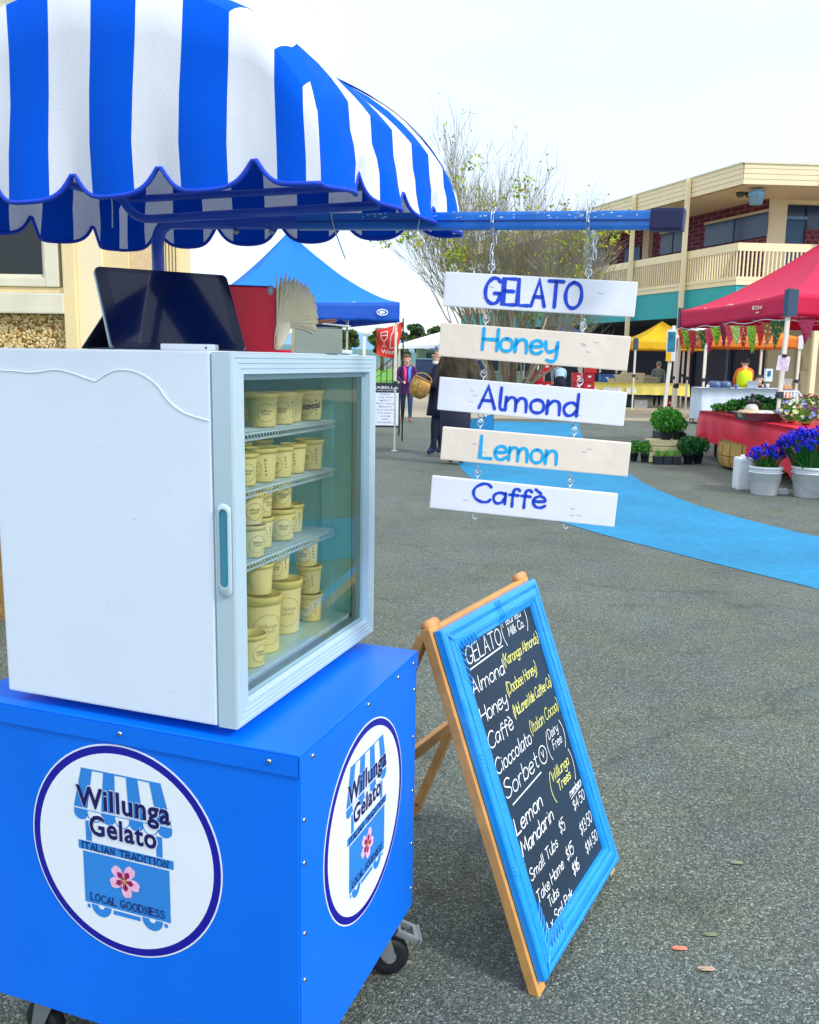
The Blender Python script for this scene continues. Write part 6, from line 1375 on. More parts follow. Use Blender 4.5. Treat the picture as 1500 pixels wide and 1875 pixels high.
# ------------------------------------------------------------------ wine flag and A-board by the blue marquee
Y = 17; org = mat('flag_orange', '#e8402c', .75, var=.08, vs=6, transl=.25); fwh = mat('flag_white', '#f8e8e2', .7)
fl = thing('wine_flag', 'orange red banner flag with white glass and bottle, lettered Wine', 'flag', (PX(728, Y), Y, 0))
x0, x1 = PX(690, Y), PX(738, Y); zt_, zb_ = PZ(715, 588, Y), PZ(715, 659, Y); W_ = x1 - x0; H_ = zt_ - zb_
mb = MB(); mb.smooth = True; vs = []
def flp(u, v, o=0): # u 0..1, v 0 bottom..1 top
    top = .78 + .22 * u ** 1.5; bot = .03 + .10 * (1 - u) ** 2 + (.12 * max(0, u - .6)); xr = 1 - .25 * (1 - v) ** 1.2 * u
    return V((x0 + W_ * (u * xr), Y - o + .04 * sin(5 * v + 3 * u), zb_ + H_ * (bot + (top - bot) * v)))
mb.add([flp(i / 8, j / 8) for j in range(9) for i in range(9)], [(j * 9 + i, j * 9 + i + 1, (j + 1) * 9 + i + 1, (j + 1) * 9 + i) for j in range(8) for i in range(8)]); mb.build('flag_cloth', org, fl)
def on_flag(strokes, wd_):
    tmp = MB()
    for s_ in strokes: ribbon(tmp, s_, wd_)
    mb = MB(); mb.add([flp(v.x, v.y, .015) for v in tmp.v], tmp.f); return mb
ic = [[(.16, .86), (.17, .66), (.24, .56), (.34, .56), (.41, .66), (.42, .86), (.16, .86)], [(.18, .74), (.40, .74)], [(.29, .56), (.29, .38)], [(.20, .36), (.38, .36)], [(.56, .30), (.56, .70), (.64, .80), (.64, .98), (.76, .98), (.76, .80), (.84, .70), (.84, .30), (.56, .30)]]
on_flag(ic, .03).build('wine_symbols', fwh, fl)
tmp = MB(); font_text(tmp, 'Wine', .18, .12, .62, .14, .02, 0); mb = MB(); mb.add([flp(v.x, v.y, .015) for v in tmp.v], tmp.f); mb.build('flag_lettering', fwh, fl)
mb = MB(); mb.smooth = True; mb.tube([(PX(739, Y), Y + .02, 0), (PX(739, Y), Y + .02, 1.3), (PX(738, Y), Y + .02, zt_ - .1), (PX(738, Y), Y, zt_ + .05)], .014, 7); mb.build('flag_pole', bk_, fl)
Y = 18.2; abd = thing('wine_board', 'dark framed wine list A-board with white sheet beside the marquee leg', 'A-board', (PX(706, Y), Y, 0))
Mx = frame((PX(680, Y), Y, .05), (1, 0, 0), (0, .16, .987)); BW_ = PX(734, Y) - PX(680, Y); BH_ = 1.02; nvy = mat('board_navy', '#18242f', .6)
mb = MB(Mx); mb.bbox(0, BW_, .12, BH_, -.03, 0, .005); mb.build('panel', nvy, abd)
for xx in (0, BW_ - .03): mb = MB(Mx); mb.bbox(xx, xx + .03, -.06, .119, -.03, 0, .004); mb.build('leg', nvy, abd); mb = MB(); mb.beam(Mx @ V((xx + .015, BH_ - .03, -.04)), V(((Mx @ V((xx + .015, 0, 0))).x, Y + .62, 0)), .03); mb.build('rear_leg', nvy, abd)
mb = MB(Mx); mb.box(.03, BW_ - .03, .16, .82, .0005, .003); sh = mb.build('sheet', mat('sheet_white', '#dfe6f2', .6), abd)
mb = MB(Mx); font_text(mb, 'ISABELLA', .03, .90, BW_ - .07, .055, .012, .004); font_text(mb, 'VINEYARDS', .10, .855, BW_ - .22, .022, .002, .004); mb.build('heading', mat('board_print', '#dfe6f2', .6), abd)
mb = MB(Mx)
for k, s_ in enumerate(('SHIRAZ', 'CAB SAUV', 'MERLOT', 'PINOT GRIGIO', 'MOSCATO', 'SAUV BLANC', 'DOLORINO', 'G.S.M', 'NERO', 'AGLIANICO')): ww = .037 * len(s_); font_text(mb, s_, 0, .775 - k * .0635, ww, .032, .003, .004, 1.1, cx=BW_ * .5)
mb.build('wine_list', mat('list_ink', '#33506a', .6), sh)

# ------------------------------------------------------------------ hanging info sign on white post, right of the boards
Y = 20; ip = thing('info_sign_post', 'white post carrying a tall blue and yellow poster sign', 'sign post', (PX(1224, Y), Y, 0))
mb = MB(); mb.beam((PX(1221, Y), Y, 0), (PX(1231, Y), Y, 2.35), .075, .05, bev=.005); mb.build('post', mat('post_white', '#e6e2d4', .6), ip)
Mx = frame((PX(1218.5, Y), Y - .06, PZ(1218, 661, Y)), (1, 0, .01), (.03, 0, 1)); Wd = PX(1236, Y) - PX(1218.5, Y); Hd = .68
mb = MB(Mx); mb.bbox(0, Wd, 0, Hd, -.012, 0, .004); pn = mb.build('sign_panel', mat('poster_white', '#dfe6ea', .5), ip)
mb = MB(Mx); mb.box(.02, Wd - .02, .20, Hd - .05, .0005, .003); mb.build('poster', mat('poster_teal', '#1c7f9c', .5, var=.5, vs=14), pn)
mb = MB(Mx); mb.box(.0, Wd * .55, .0, .19, .0005, .003); mb.build('poster', mat('poster_yellow', '#e8b81c', .5), pn)
mb = MB(Mx)
for k, w_ in enumerate((.12, .10, .13, .09)): ribbon(mb, [(.04 + .012 * j, Hd - .10 - .032 * k + .006 * (j % 2)) for j in range(int(w_ / .012))], .008, .005)
mb.build('poster_print', mat('poster_dark', '#20304a', .5), pn)

# ------------------------------------------------------------------ yellow stall
def cloth_table(name, label, x0, x1, y0, y1, z, drop, m, legs='#9098a0', group=None, wav=.02, top_over=.0):
    t = thing(name, label, 'table', ((x0 + x1) / 2, (y0 + y1) / 2, 0), group)
    mb = MB(); mb.bbox(x0 + .02, x1 - .02, y0 + .02, y1 - .02, z - .04, z - .006, .004); mb.build('tabletop', mat('table_grey', '#b0b4b8', .6), t)
    for x in (x0 + .08, x1 - .08):
        for y in (y0 + .08, y1 - .08): mb = MB(); mb.smooth = True; mb.tube([(x, y, 0), (x, y, z - .04)], .018, 7); mb.build('leg', mat('leg_' + legs[1:], legs, .5, .5), t)
    mb = MB(); mb.smooth = True; per = []; N = 60
    P_ = [(x0, y0), (x1, y0), (x1, y1), (x0, y1)]
    for i in range(4):
        a, b = V((*P_[i], 0)), V((*P_[(i + 1) % 4], 0)); n_ = V(((b - a).y, -(b - a).x, 0)).normalized(); k_ = max(6, int((b - a).length / .06))
        for k in range(k_): per.append((a.lerp(b, k / k_), n_, k / k_, i))
    vs = [(p.x, p.y, z) for p, *_ in per]
    for j in range(1, 4):
        for q, (p, n_, f, i) in enumerate(per):
            w_ = wav * sin(q * .9 + i) * j / 3; cn = (1 - min(f, 1 - f) * 8) if min(f, 1 - f) < .12 else 0
            o_ = n_ * (.008 + w_ + .02 * cn * j / 3); vs.append((p.x + o_.x, p.y + o_.y, z - drop * j / 3 * (1 + .06 * noise.noise(V((q * .2, 0, i * 3.1))) + .12 * cn)))
    n = len(per); fs = [(j * n + k, j * n + (k + 1) % n, (j + 1) * n + (k + 1) % n, (j + 1) * n + k) for j in range(3) for k in range(n)] + [tuple(range(n))]
    mb.add(vs, fs); c = mb.build('tablecloth', m, t); return t
random.seed(9)
Y = 31.4; ycl = mat('cloth_pale_yellow', '#ece077', .8, var=.06, vs=3)
cloth_table('yellow_table', 'long trestle table under a pale yellow cloth in the yellow stall', PX(1086, Y), PX(1266, Y), Y, Y + .9, .86, .40, ycl)
x0 = PX(1118, Y); card = mat('egg_carton', '#d8d0b4', .9, var=.15, vs=20); lidm = mat('pack_white', '#e4e6dc', .6, var=.1)
cnt = 0
mbp = MB(); mbp.bbox(-.13, .13, -.09, .09, 0, .055, .012); mbp.smooth = True
for k in range(3): mbp.bbox(-.11 + k * .075, -.05 + k * .075, -.07, .07, .05, .072, .012)
proto = None
for col in range(7):
    nst = (2, 4, 5, 5, 5, 4, 3)[col]
    for k in range(nst):
        for row in range(2):
            x = x0 + .12 + col * .255; y = Y + .25 + row * .3; zz = .862 + k * .068
            if proto is None: o = mbp.build('egg_carton', card); proto = o; zoff = o.location.z
            else: o = proto.copy(); COL.objects.link(o)
            o.location = V((x + random.uniform(-.02, .02), y, zz)); o.rotation_euler = (0, 0, random.uniform(-.08, .08))
            tag(o, 'cream egg carton, %s in the %s stack from the left, %s row' % (('lowest', 'second', 'third', 'fourth', 'fifth')[k], ('first', 'second', 'third', 'fourth', 'fifth', 'sixth', 'seventh')[col], ('front', 'rear')[row]), 'carton', 'egg cartons stacked on the yellow table')
ct_m = mat('crate_mesh', '#4f5c68', .6); 
for k in range(2):
    x = PX(1193 + k * 16, Y); t = thing('wire_crate', ('left', 'right')[k] + ' one of two dark wire crates of jars at the end of the egg cartons', 'crate', (x, Y + .3, .862), 'dark wire crates on the yellow table')
    for f in range(3):
        mb = MB(); z = .87 + f * .13; mb.beam((x - .13, Y + .12, z), (x + .13, Y + .12, z), .014); mb.beam((x - .13, Y + .5, z), (x + .13, Y + .5, z), .014); mb.beam((x - .13, Y + .12, z), (x - .13, Y + .5, z), .014); mb.beam((x + .13, Y + .12, z), (x + .13, Y + .5, z), .014); mb.build('wire_frame', ct_m, t)
    for f in range(6): mb = MB(); mb.beam((x - .13 + f * .052, Y + .12, .862), (x - .13 + f * .052, Y + .12, 1.14), .008); mb.build('wire', ct_m, t)
    for f in range(6): mb = MB(); mb.smooth = True; mb.lathe([(.035, 0), (.035, .09), (.028, .10), (.03, .12), (0, .122)], 10, (x - .09 + (f % 3) * .09, Y + .22 + (f // 3) * .16, .865)); mb.build('jar', mat('jar_grey', '#8a96a0', .3, var=.2), t)
for k, px in enumerate((1093, 1111, 1119.5, 1128.5, 1137.5, 1154, 1164)):
    x = PX(px, Y); mb = MB(frame((x, Y - .05, .60), (1, 0, .02), (.05, .1, 1))); mb.slab([(-.075, -.09, 0), (.075, -.09, 0), (.075, .10, 0), (-.075, .10, 0)], (0, 0, 1), .003); o = mb.build('price_card', mat('card_pale', '#e8eef6', .6)); tag(o, ('leftmost white price card hanging on the yellow cloth', 'second white price card from the left on the yellow cloth', 'third white price card from the left on the yellow cloth', 'fourth white price card from the left on the yellow cloth', 'fifth white price card from the left on the yellow cloth', 'sixth white price card from the left on the yellow cloth', 'rightmost white price card hanging on the yellow cloth')[k], 'card', 'price cards along the yellow cloth')
def crate(px, py, Y, w_, d_, h_, col, label, group=None, z0=None, lid=False):
    x = PX(px, Y); z = z0 if z0 is not None else max(0, PZ(px, py, Y)); c = thing('crate', label, 'crate', (x, Y + d_ / 2, z), group); m = mat('plastic_' + col[1:], col, .5, var=.1, vs=4)
    mb = MB(); mb.bbox(x - w_ / 2, x + w_ / 2, Y, Y + d_, z + .001, z + .02, .006); mb.build('base', m, c)
    for a in ((x - w_ / 2, x + w_ / 2, Y, Y + .018), (x - w_ / 2, x + w_ / 2, Y + d_ - .018, Y + d_), (x - w_ / 2, x - w_ / 2 + .018, Y + .019, Y + d_ - .019), (x + w_ / 2 - .018, x + w_ / 2, Y + .019, Y + d_ - .019)): mb = MB(); mb.bbox(*a, z + .0205, z + h_, .004); mb.build('side', m, c)
    mb = MB(); mb.bbox(x - w_ / 2 - .012, x + w_ / 2 + .012, Y - .012, Y + d_ + .012, z + h_ + .0005, z + h_ + (.03 if lid else .012), .004); mb.build('lid' if lid else 'rim', m, c)
    mb = MB(); mb.bbox(x - .05, x + .05, Y - .006, Y - .001, z + h_ * .55, z + h_ * .75, .002); mb.build('label_panel', mat('label_white', '#e6e6ea', .6), c); return c
crate(1114, 0, 31.6, .42, .4, .24, '#1c62b4', 'blue lidded cool box on the left end of the yellow table', None, .862, True)
crate(1179, 0, 31.7, .46, .4, .26, '#c8ccd0', 'white crate on the ground under the yellow table', None, 0)
crate(1233, 0, 31.9, .36, .3, .28, '#a81430', 'small dark red crate on the ground under the yellow table', None, 0)
mb = MB(); mb.smooth = True; mb.tube([(PX(1155, 31.8), 31.8, 0), (PX(1155, 31.8), 31.8, .42)], .16, 12); o = mb.build('bin', mat('bin_navy', '#1c2c50', .6, var=.2)); tag(o, 'round navy bin under the left part of the yellow table', 'bin')
gry = mat('hoodie_grey', '#7f97a8', .85, var=.1); 
t, b = person('stallholder in grey hooded top standing behind the yellow table', (PX(1208, 33.2), 33.2, 0), radians(170), 1.62, J(.01), SEG, [gry, navyt, skin_m, navyt]); hair(t, 1.62, '#8a9298', .1); face(t, 1.62)
# red crate stall glimpsed between the boards
Y = 29.5
for k, (px, z0, lb_) in enumerate(((975, .9, 'red crate at the left end of the red crate row, upper layer'), (990, .9, 'second red crate from the left in the upper layer'), (1003, 1.2, 'single red crate raised on top of the row left of the bending shopper'), (976, .6, 'red crate at the left end of the lower layer'), (992, .6, 'red crate in the middle of the lower layer'), (1006, .6, 'red crate just left of the bending shopper'), (1062, .6, 'big red crate right of the bending shopper, lower layer'), (1062, .9, 'big red crate right of the bending shopper, upper layer'), (1082, .6, 'dark red crate beside the striped post, lower layer'), (1082, .9, 'dark red crate beside the striped post, upper layer'), (1085, 1.2, 'topmost red crate beside the striped post'))):
    crate(px, 0, Y, .26 if px < 1020 else .34, .4, .28, '#c01428' if k % 3 else '#a80f2c', lb_, 'red crates stacked on the produce stand', z0)
st_ = thing('crate_stand', 'low steel stand carrying the stacked red crates', 'stand', (5.0, Y + .2, 0)); gm_ = mat('stand_steel', '#a8b0b0', .4, .6)
mb = MB(); mb.bbox(PX(962, Y), PX(1100, Y), Y - .05, Y + .5, .56, .599, .01); mb.build('shelf', gm_, st_)
for px in (964, 1012, 1048, 1098): mb = MB(); mb.beam((PX(px, Y), Y, 0), (PX(px, Y), Y, .559), .04); mb.build('leg', gm_, st_)
mb = MB(); mb.smooth = True; c0 = V((PX(978, 27), 27, .75)); mb.tube([c0, c0 + V((.75, 0, -.06)), c0 + V((.7, .5, -.06)), c0 + V((0, .5, 0))], .02, 6, closed=True); mb.tube([c0, c0 + V((-.2, 0, .3)), c0 + V((-.2, .5, .3)), c0 + V((0, .5, 0))], .018, 6)
for q in ((0, 0), (.7, 0), (.7, .5), (0, .5)): mb.tube([c0 + V((q[0], q[1], -.02)), (c0.x + q[0], c0.y + q[1], 0)], .016, 6)
o = mb.build('trolley_frame', gm_); tag(o, 'bare silver trolley frame standing in front of the red crates', 'trolley')
jb = J(.01, ((.12, -.24, .66), (.10, -.30, .54)), ((-.12, -.24, .66), (-.10, -.30, .54)), .24); 
for n_ in ('waist',): jb[n_] = (0, -.05, .60, .075, 1.15)
jb['chest'] = (0, -.15, .69, .088, 1.25); jb['neck0'] = (0, -.24, .75, .045, 1.2); jb['neck'] = (0, -.27, .765, .032); jb['chin'] = (0, -.31, .76, .046); jb['head'] = (0, -.34, .775, .056); jb['crown'] = (0, -.36, .80, .04); jb['nose'] = (0, -.37, .74, .009); jb['earL'] = (.056, -.33, .77, .012); jb['earR'] = (-.056, -.33, .77, .012); jb['shL'] = (.10, -.22, .74, .042); jb['shR'] = (-.10, -.22, .74, .042)
t, b = person('shopper in pale blue shirt bending over the red crates, seen from behind', (PX(1029, 28.3), 28.3, 0), radians(180), 1.72, jb, SEG, [mat('shirt_pale_blue', '#a8c8e0', .8, var=.15), navyt, skin_m, navyt])
mb = MB(wmat(t)); mb.smooth = True; mb.lathe([(0, .10), (.06, .085), (.09, .04), (.10, -.01), (.098, -.03)], 14, (0, -.595, 1.335)); mb.build('hair', mat('hair_dark', '#3a2c26', .8), t)

# ------------------------------------------------------------------ vendors' white table behind the flower stall
Y = 23.2; wcl = mat('cloth_white', '#d6e2f4', .8, var=.05, vs=2)
cloth_table('white_table', 'white clothed counter with laptop and boxes behind the herbs', PX(1288, Y), PX(1462, Y), Y, Y + .8, .94, .80, wcl)
t_ = bpy.data.objects['white_table']
mb = MB(); mb.slab([(PX(1430, Y), Y - .06, .90), (PX(1453, Y), Y - .06, .90), (PX(1453, Y), Y - .05, .35), (PX(1430, Y), Y - .05, .35)], (0, -1, 0), .006); o = mb.build('orange_banner', mat('banner_orange', '#f08a1c', .6)); tag(o, 'small orange banner hanging on the front of the white counter', 'banner')
lp = thing('laptop', 'open pale laptop on the white counter before the man in a cap', 'laptop', (PX(1387, Y), Y + .3, .942)); sv = mat('laptop_silver', '#c8cdd8', .35, .4)
mb = MB(); mb.bbox(PX(1377, Y), PX(1397, Y), Y + .18, Y + .42, .942, .955, .003); mb.build('keyboard_half', sv, lp)
mb = MB(frame((PX(1377, Y), Y + .17, .956), (1, 0, 0), (0, -.25, 1))); mb.bbox(0, PX(1397, Y) - PX(1377, Y), 0, .19, 0, .008, .002); mb.build('screen_half', sv, lp)
hv = mat('hi_vis_yellow', '#d8f010', .7, var=.06); dk = mat('work_navy', '#0c1830', .8)
t, b = person('vendor in lime hi-vis vest with orange sleeves, back turned', (PX(1366, 24.6), 24.6, 0), radians(176), 1.74, J(.01, ((.13, -.05, .66), (.10, -.16, .58)), ((-.13, -.05, .66), (-.10, -.16, .58))), SEG, [mat('sleeve_orange', '#f07838', .7), dk, skin_m, dk]); hair(t, 1.74, '#2a2a30', .1); face(t, 1.74); h = 1.74
mb = MB(wmat(t)); mb.smooth = True; mb.loft([(0, 0, .50 * h, .112 * h, .085 * h), (0, 0, .60 * h, .112 * h, .088 * h), (0, 0, .70 * h, .120 * h, .092 * h), (0, 0, .78 * h, .112 * h, .075 * h), (0, 0, .825 * h, .05 * h, .05 * h)], 18, .01); mb.build('vest', hv, t)
js = J(.0, ((.13, -.06, .64), (.06, -.13, .80)), ((-.13, -.08, .66), (-.02, -.13, .86)), .04)
for s in 'LR':
    sx = 1 if s == 'L' else -1; js['knee' + s] = (sx * .06, -.24, .50, .042); js['ankle' + s] = (sx * .06, -.25, .27, .026); js['toe' + s] = (sx * .06, -.31, .235, .022); js['heel' + s] = (sx * .06, -.235, .235, .022)
h = 1.6; t, b = person('seated vendor in dark cap and orange trimmed jacket resting his face on his hand', (PX(1393, 24.3), 24.3, -.32), radians(-14), h, js, SEG, [dk, dk, skin_m, dk]); hair(t, h, '#1d4048', -.02, .04, True); face(t, h, .04)
mb = MB(wmat(t)); mb.smooth = True; mb.loft([(0, -.02, .55 * h, .105 * h, .08 * h), (0, -.03, .66 * h, .11 * h, .085 * h), (0, -.04, .74 * h, .11 * h, .08 * h), (0, -.05, .79 * h, .09 * h, .06 * h)], 16, .01); mb.build('jacket', mat('jacket_coral', '#f08a60', .7, var=.15), t)
sol = thing('stool', 'plain dark stool under the seated vendor', 'stool', (PX(1393, 24.3), 24.4, 0)); mb = MB(); mb.bbox(PX(1393, 24.3) - .2, PX(1393, 24.3) + .2, 24.2, 24.6, .38, .43, .01); mb.build('seat', dk, sol)
for sx in (-.16, .16):
    for sy in (24.24, 24.56): mb = MB(); mb.beam((PX(1393, 24.3) + sx, sy, 0), (PX(1393, 24.3) + sx, sy, .379), .03); mb.build('leg', dk, sol)
Y = 23.5; mb = MB(); mb.bbox(PX(1405, Y), PX(1418, Y), Y, Y + .12, 1.12, PZ(1411, 675, Y), .01); o = mb.build('sanitiser_dispenser', mat('disp_white', '#e0e8f0', .5)); tag(o, 'white sanitiser dispenser on a slim stand by the counter', 'dispenser')
mb = MB(); mb.bbox(PX(1408, Y), PX(1414, Y), Y - .01, Y - .001, PZ(1411, 689, Y), PZ(1411, 679, Y), .002); mb.build('blue_drop_mark', mat('drop_blue', '#2a6a98', .5), o)
mb = MB(); mb.bbox(PX(1409, Y), PX(1413, Y), Y + .04, Y + .08, .943, 1.118, .004); mb.build('stand', mat('disp_grey', '#6c7480', .5), o)
pk = mat('pack_blue', '#3c5a86', .4, var=.35, vs=9, coat=.3)
for k, (px, w_) in enumerate(((1317, .34), (1336, .32))):
    Yk = 23.4; x = PX(px, Yk); mb = MB(); mb.smooth = True; mb.loft([(x, Yk + .2, .942, w_ / 2, .2), (x, Yk + .2, 1.0, w_ / 2 * 1.04, .21), (x, Yk + .2, 1.06, w_ / 2, .19), (x + .02, Yk + .2, 1.10, w_ / 2 * .8, .14), (x, Yk + .2, 1.115, w_ / 2 * .3, .05)], 14, .05); o = mb.build('produce_bag', pk); tag(o, ('left', 'right')[k] + ' one of two shiny blue grey bags on the white counter', 'bag', 'blue grey bags on the white counter')
for k, (px, hh, c_, lb_) in enumerate(((1352, .09, '#2f6ad0', 'small blue cup on the white counter'), (1410, .12, '#e8e4e0', 'white cup on the counter under the dispenser'), (1300, .07, '#eef2f6', 'white beaker at the left end of the counter'))):
    Yk = 23.35; mb = MB(); mb.smooth = True; mb.lathe([(.03, 0), (.04, hh), (.036, hh), (.027, .004)], 14, (PX(px, Yk), Yk, .942)); o = mb.build('cup', mat('cup_' + c_[1:], c_, .4)); tag(o, lb_, 'cup')
cut = thing('cutlery_holder', 'wooden holder of white cutlery on the right of the counter', 'holder', (PX(1447, 23.4), 23.4, .942)); x = PX(1447, 23.4)
mb = MB(); mb.bbox(x - .1, x + .1, 23.35, 23.5, .942, 1.03, .006); mb.build('box', woodp, cut)
for k in range(6): mb = MB(); mb.beam((x - .08 + k * .032, 23.42, 1.0), (x - .1 + k * .04, 23.4, 1.20), .014, .006); mb.build('fork', tw, cut)
Y = 21.5; chh = thing('garden_chair', 'white plastic garden chair right of the white counter', 'chair', (PX(1462, Y), Y, 0)); cw = mat('chair_white', '#dfe3ee', .5)
x = PX(1463, Y); mb = MB(); mb.bbox(x - .24, x + .24, Y - .22, Y + .22, .42, .45, .01); mb.build('seat', cw, chh)
mb = MB(); mb.smooth = True; mb.tube([(x - .25, Y + .2, .45), (x - .26, Y + .26, .80), (x - .18, Y + .28, .92), (x + .18, Y + .28, .92), (x + .26, Y + .26, .80), (x + .25, Y + .2, .45)], .022, 7)
for k in range(5): mb.tube([(x - .16 + k * .08, Y + .2, .45), (x - .16 + k * .08, Y + .28, .91)], .016, 6)
mb.build('backrest', cw, chh)
for sx in (-.22, .22):
    for sy in (-.2, .2): mb = MB(); mb.beam((x + sx, Y + sy, 0), (x + sx * .9, Y + sy * .9, .419), .035); mb.build('leg', cw, chh)

# ------------------------------------------------------------------ flower and herb stall in the foreground right
redc = mat('cloth_red', '#ea1c40', .45, var=.08, vs=3, coat=.15)
pl_ = [(4.86, 15.2), (4.76, 10.9), (6.0, 10.9), (6.1, 15.2)]
tb = thing('flower_table', 'stall table under a shiny red cloth, carrying herbs and bouquets', 'table', (5.4, 13, 0))
mb = MB(); mb.slab([(a[0] + (.02 if i < 2 else -.02), a[1], .755) for i, a in enumerate(pl_)], (0, 0, 1), .03); mb.build('tabletop', mat('ply', '#a08058', .7), tb)
for a in ((5.1, 15.0), (4.95, 11.1), (5.9, 11.1), (5.95, 15.0)): mb = MB(); mb.beam((a[0], a[1], 0), (a[0], a[1], .72), .04); mb.build('leg', mat('steel_dark', '#4c5258', .5, .5), tb)
mb = MB(); mb.smooth = True; per = []
for i in range(4):
    a, b = V((*pl_[i], 0)), V((*pl_[(i + 1) % 4], 0)); n_ = V((-(b - a).y, (b - a).x, 0)).normalized(); n_ = n_ if n_.dot((a + b) / 2 - V((5.4, 13, 0))) > 0 else -n_; k_ = int((b - a).length / .05)
    for k in range(k_): per.append((a.lerp(b, k / k_), n_, k / k_, i))
vs = [(p.x, p.y, .762 + .004 * noise.noise(V((p.x * 4, p.y * 4, 0)))) for p, *_ in per]; n = len(per)
for j in range(1, 7):
    for q, (p, n_, f, i) in enumerate(per):
        g_ = j / 6; fold = .035 * noise.noise(V((q * .16, g_ * 1.2, i * 4))) + .012 * sin(q * .55); dr_ = .46 + (.10 * f if i == 0 else 0) + .03 * noise.noise(V((q * .08, 3, i))); cn = max(0, 1 - min(f, 1 - f) * 12)
        o_ = n_ * (.015 + (fold + .05 * cn) * g_); vs.append((p.x + o_.x, p.y + o_.y, .758 - dr_ * g_ * (1 + .20 * cn)))
fs = [(j * n + k, j * n + (k + 1) % n, (j + 1) * n + (k + 1) % n, (j + 1) * n + k) for j in range(6) for k in range(n)] + [tuple(range(n))]
mb.add(vs, fs); mb.build('tablecloth', redc, tb)
# woven drum under the table
dm = thing('woven_drum', 'round tan woven panelled drum standing under the red cloth', 'drum', (5.42, 13.35, 0)); tan = mat('woven_tan', '#c09a56', .8, var=.2, vs=6, bump=.5, bs=60)
cx, cy, R_ = 5.45, 13.3, .83
mb = MB(); mb.smooth = True; mb.lathe([(R_ - .05, .03), (R_ - .02, .40)], 40, (cx, cy, 0)); mb.build('drum_core', mat('woven_dark', '#7c5f30', .8), dm)
for row in range(2):
    for k in range(22):
        a0 = 2 * pi * k / 22 + .01; a1 = 2 * pi * (k + 1) / 22 - .01; z0_, z1_ = (.045, .20) if row == 0 else (.21, .40); mb = MB(); mb.smooth = True; vs = []
        for q in range(5):
            a = a0 + (a1 - a0) * q / 4; bl = .012 * sin(pi * q / 4)
            for z_ in (z0_, (z0_ + z1_) / 2, z1_): rr = R_ - (.04 if row == 0 and z_ == z0_ else 0) + bl; vs.append((cx + rr * cos(a), cy + rr * sin(a), z_))
        mb.add(vs, [(q * 3 + r_, (q + 1) * 3 + r_, (q + 1) * 3 + r_ + 1, q * 3 + r_ + 1) for q in range(4) for r_ in range(2)]); mb.build('woven_panel', tan, dm)
# foliage helpers
hg = [mat('herb_green', '#1f7a34', .6, var=.3, vs=20, transl=.2), mat('herb_deep', '#12552c', .6, var=.3, vs=20, transl=.15), mat('herb_lime', '#5fae2c', .6, var=.25, vs=20, transl=.25)]
def plantpot(x, y, z, r, hh, col='#15202c', parent=None, name='pot'):
    mb = MB(); mb.smooth = True; mb.lathe([(r * .74, 0), (r, hh), (r * 1.05, hh), (r * 1.05, hh - .02), (r * .9, hh - .015), (.0, hh - .03)], 16, (x, y, z), cap=False); return mb.build(name, mat('pot_' + col[1:], col, .5), parent)
def herb(x, y, z, r, hh, n, s, mis, label, cat='plant', pr=.07, ph=.11, group=None):
    t = thing('potted_herb', label, cat, (x, y, z), group); plantpot(x, y, z, pr, ph, parent=t); mb = MB()
    leaf_quads(mb, (x, y, z + ph + hh * .5), (r, r, hh * .55), n, s, mis=mis); mb.smooth = False
    for k in range(14): a = random.uniform(0, 6.28); mb.mi = 0; mb.tube([(x, y, z + ph - .02), (x + r * .6 * cos(a), y + r * .6 * sin(a), z + ph + hh * random.uniform(.4, .9))], .003, 3)
    mb.build('foliage', hg, t); return t
# herbs heaped on the table
random.seed(12)
hp = thing('herb_heap', 'heap of dark green parsley bunches on the red table', 'herbs', (5.5, 14.3, .765)); mb = MB()
for (x, y, z, rx, rz, mi) in ((5.30, 14.6, .86, .26, .12, (0, 0, 2)), (5.55, 14.5, .90, .30, .16, (0, 1)), (5.80, 14.3, .88, .28, .15, (1, 1, 0)), (5.45, 14.1, .84, .26, .10, (0, 2, 0))): leaf_quads(mb, (x, y, z), (rx, .28, rz), 750, .065, .9, mi)
mb.build('leaves', hg, hp)
hp = thing('herb_bunch', 'small light green bunch at the left end of the herb heap', 'herbs', (5.06, 14.9, .765)); mb = MB(); leaf_quads(mb, (5.08, 14.9, .83), (.14, .15, .07), 260, .05, .9, (2, 2, 0)); mb.build('leaves', hg, hp)
# trays, steel pan, sprayer
Y = 12.6; pn_ = thing('steel_pan', 'wide shallow steel pan of cut herbs on the red table', 'pan', (PX(1400, Y), Y, .765)); x0, x1 = PX(1360, Y), PX(1443, Y); pw = mat('pan_steel', '#8d7f92', .35, .7, var=.15)
mb = MB(); vs = [(x0 + .05, Y - .2, .768), (x1 - .05, Y - .2, .768), (x1 - .05, Y + .2, .768), (x0 + .05, Y + .2, .768), (x0, Y - .25, .875), (x1, Y - .25, .875), (x1, Y + .25, .875), (x0, Y + .25, .875), (x0 - .04, Y - .28, .878), (x1 + .04, Y - .28, .878), (x1 + .04, Y + .28, .878), (x0 - .04, Y + .28, .878)]
mb.add(vs, [(3, 2, 1, 0), (0, 1, 5, 4), (1, 2, 6, 5), (2, 3, 7, 6), (3, 0, 4, 7), (4, 5, 9, 8), (5, 6, 10, 9), (6, 7, 11, 10), (7, 4, 8, 11)]); mb.build('pan_body', pw, pn_)
for k in range(4): mb = MB(); mb.smooth = True; x = PX(1375 + k * 17, Y); mb.loft([(x, Y, .80, .10, .16), (x, Y, .88, .12, .18), (x, Y, .905, .08, .14)], 12, .05); mb.build('wrapped_bunch', mat('wrap_' + ('tan', 'pale', 'white', 'slate')[k], ('#d0b48c', '#d8d0c0', '#d8dcd8', '#5c6660')[k], .7, var=.2), pn_)
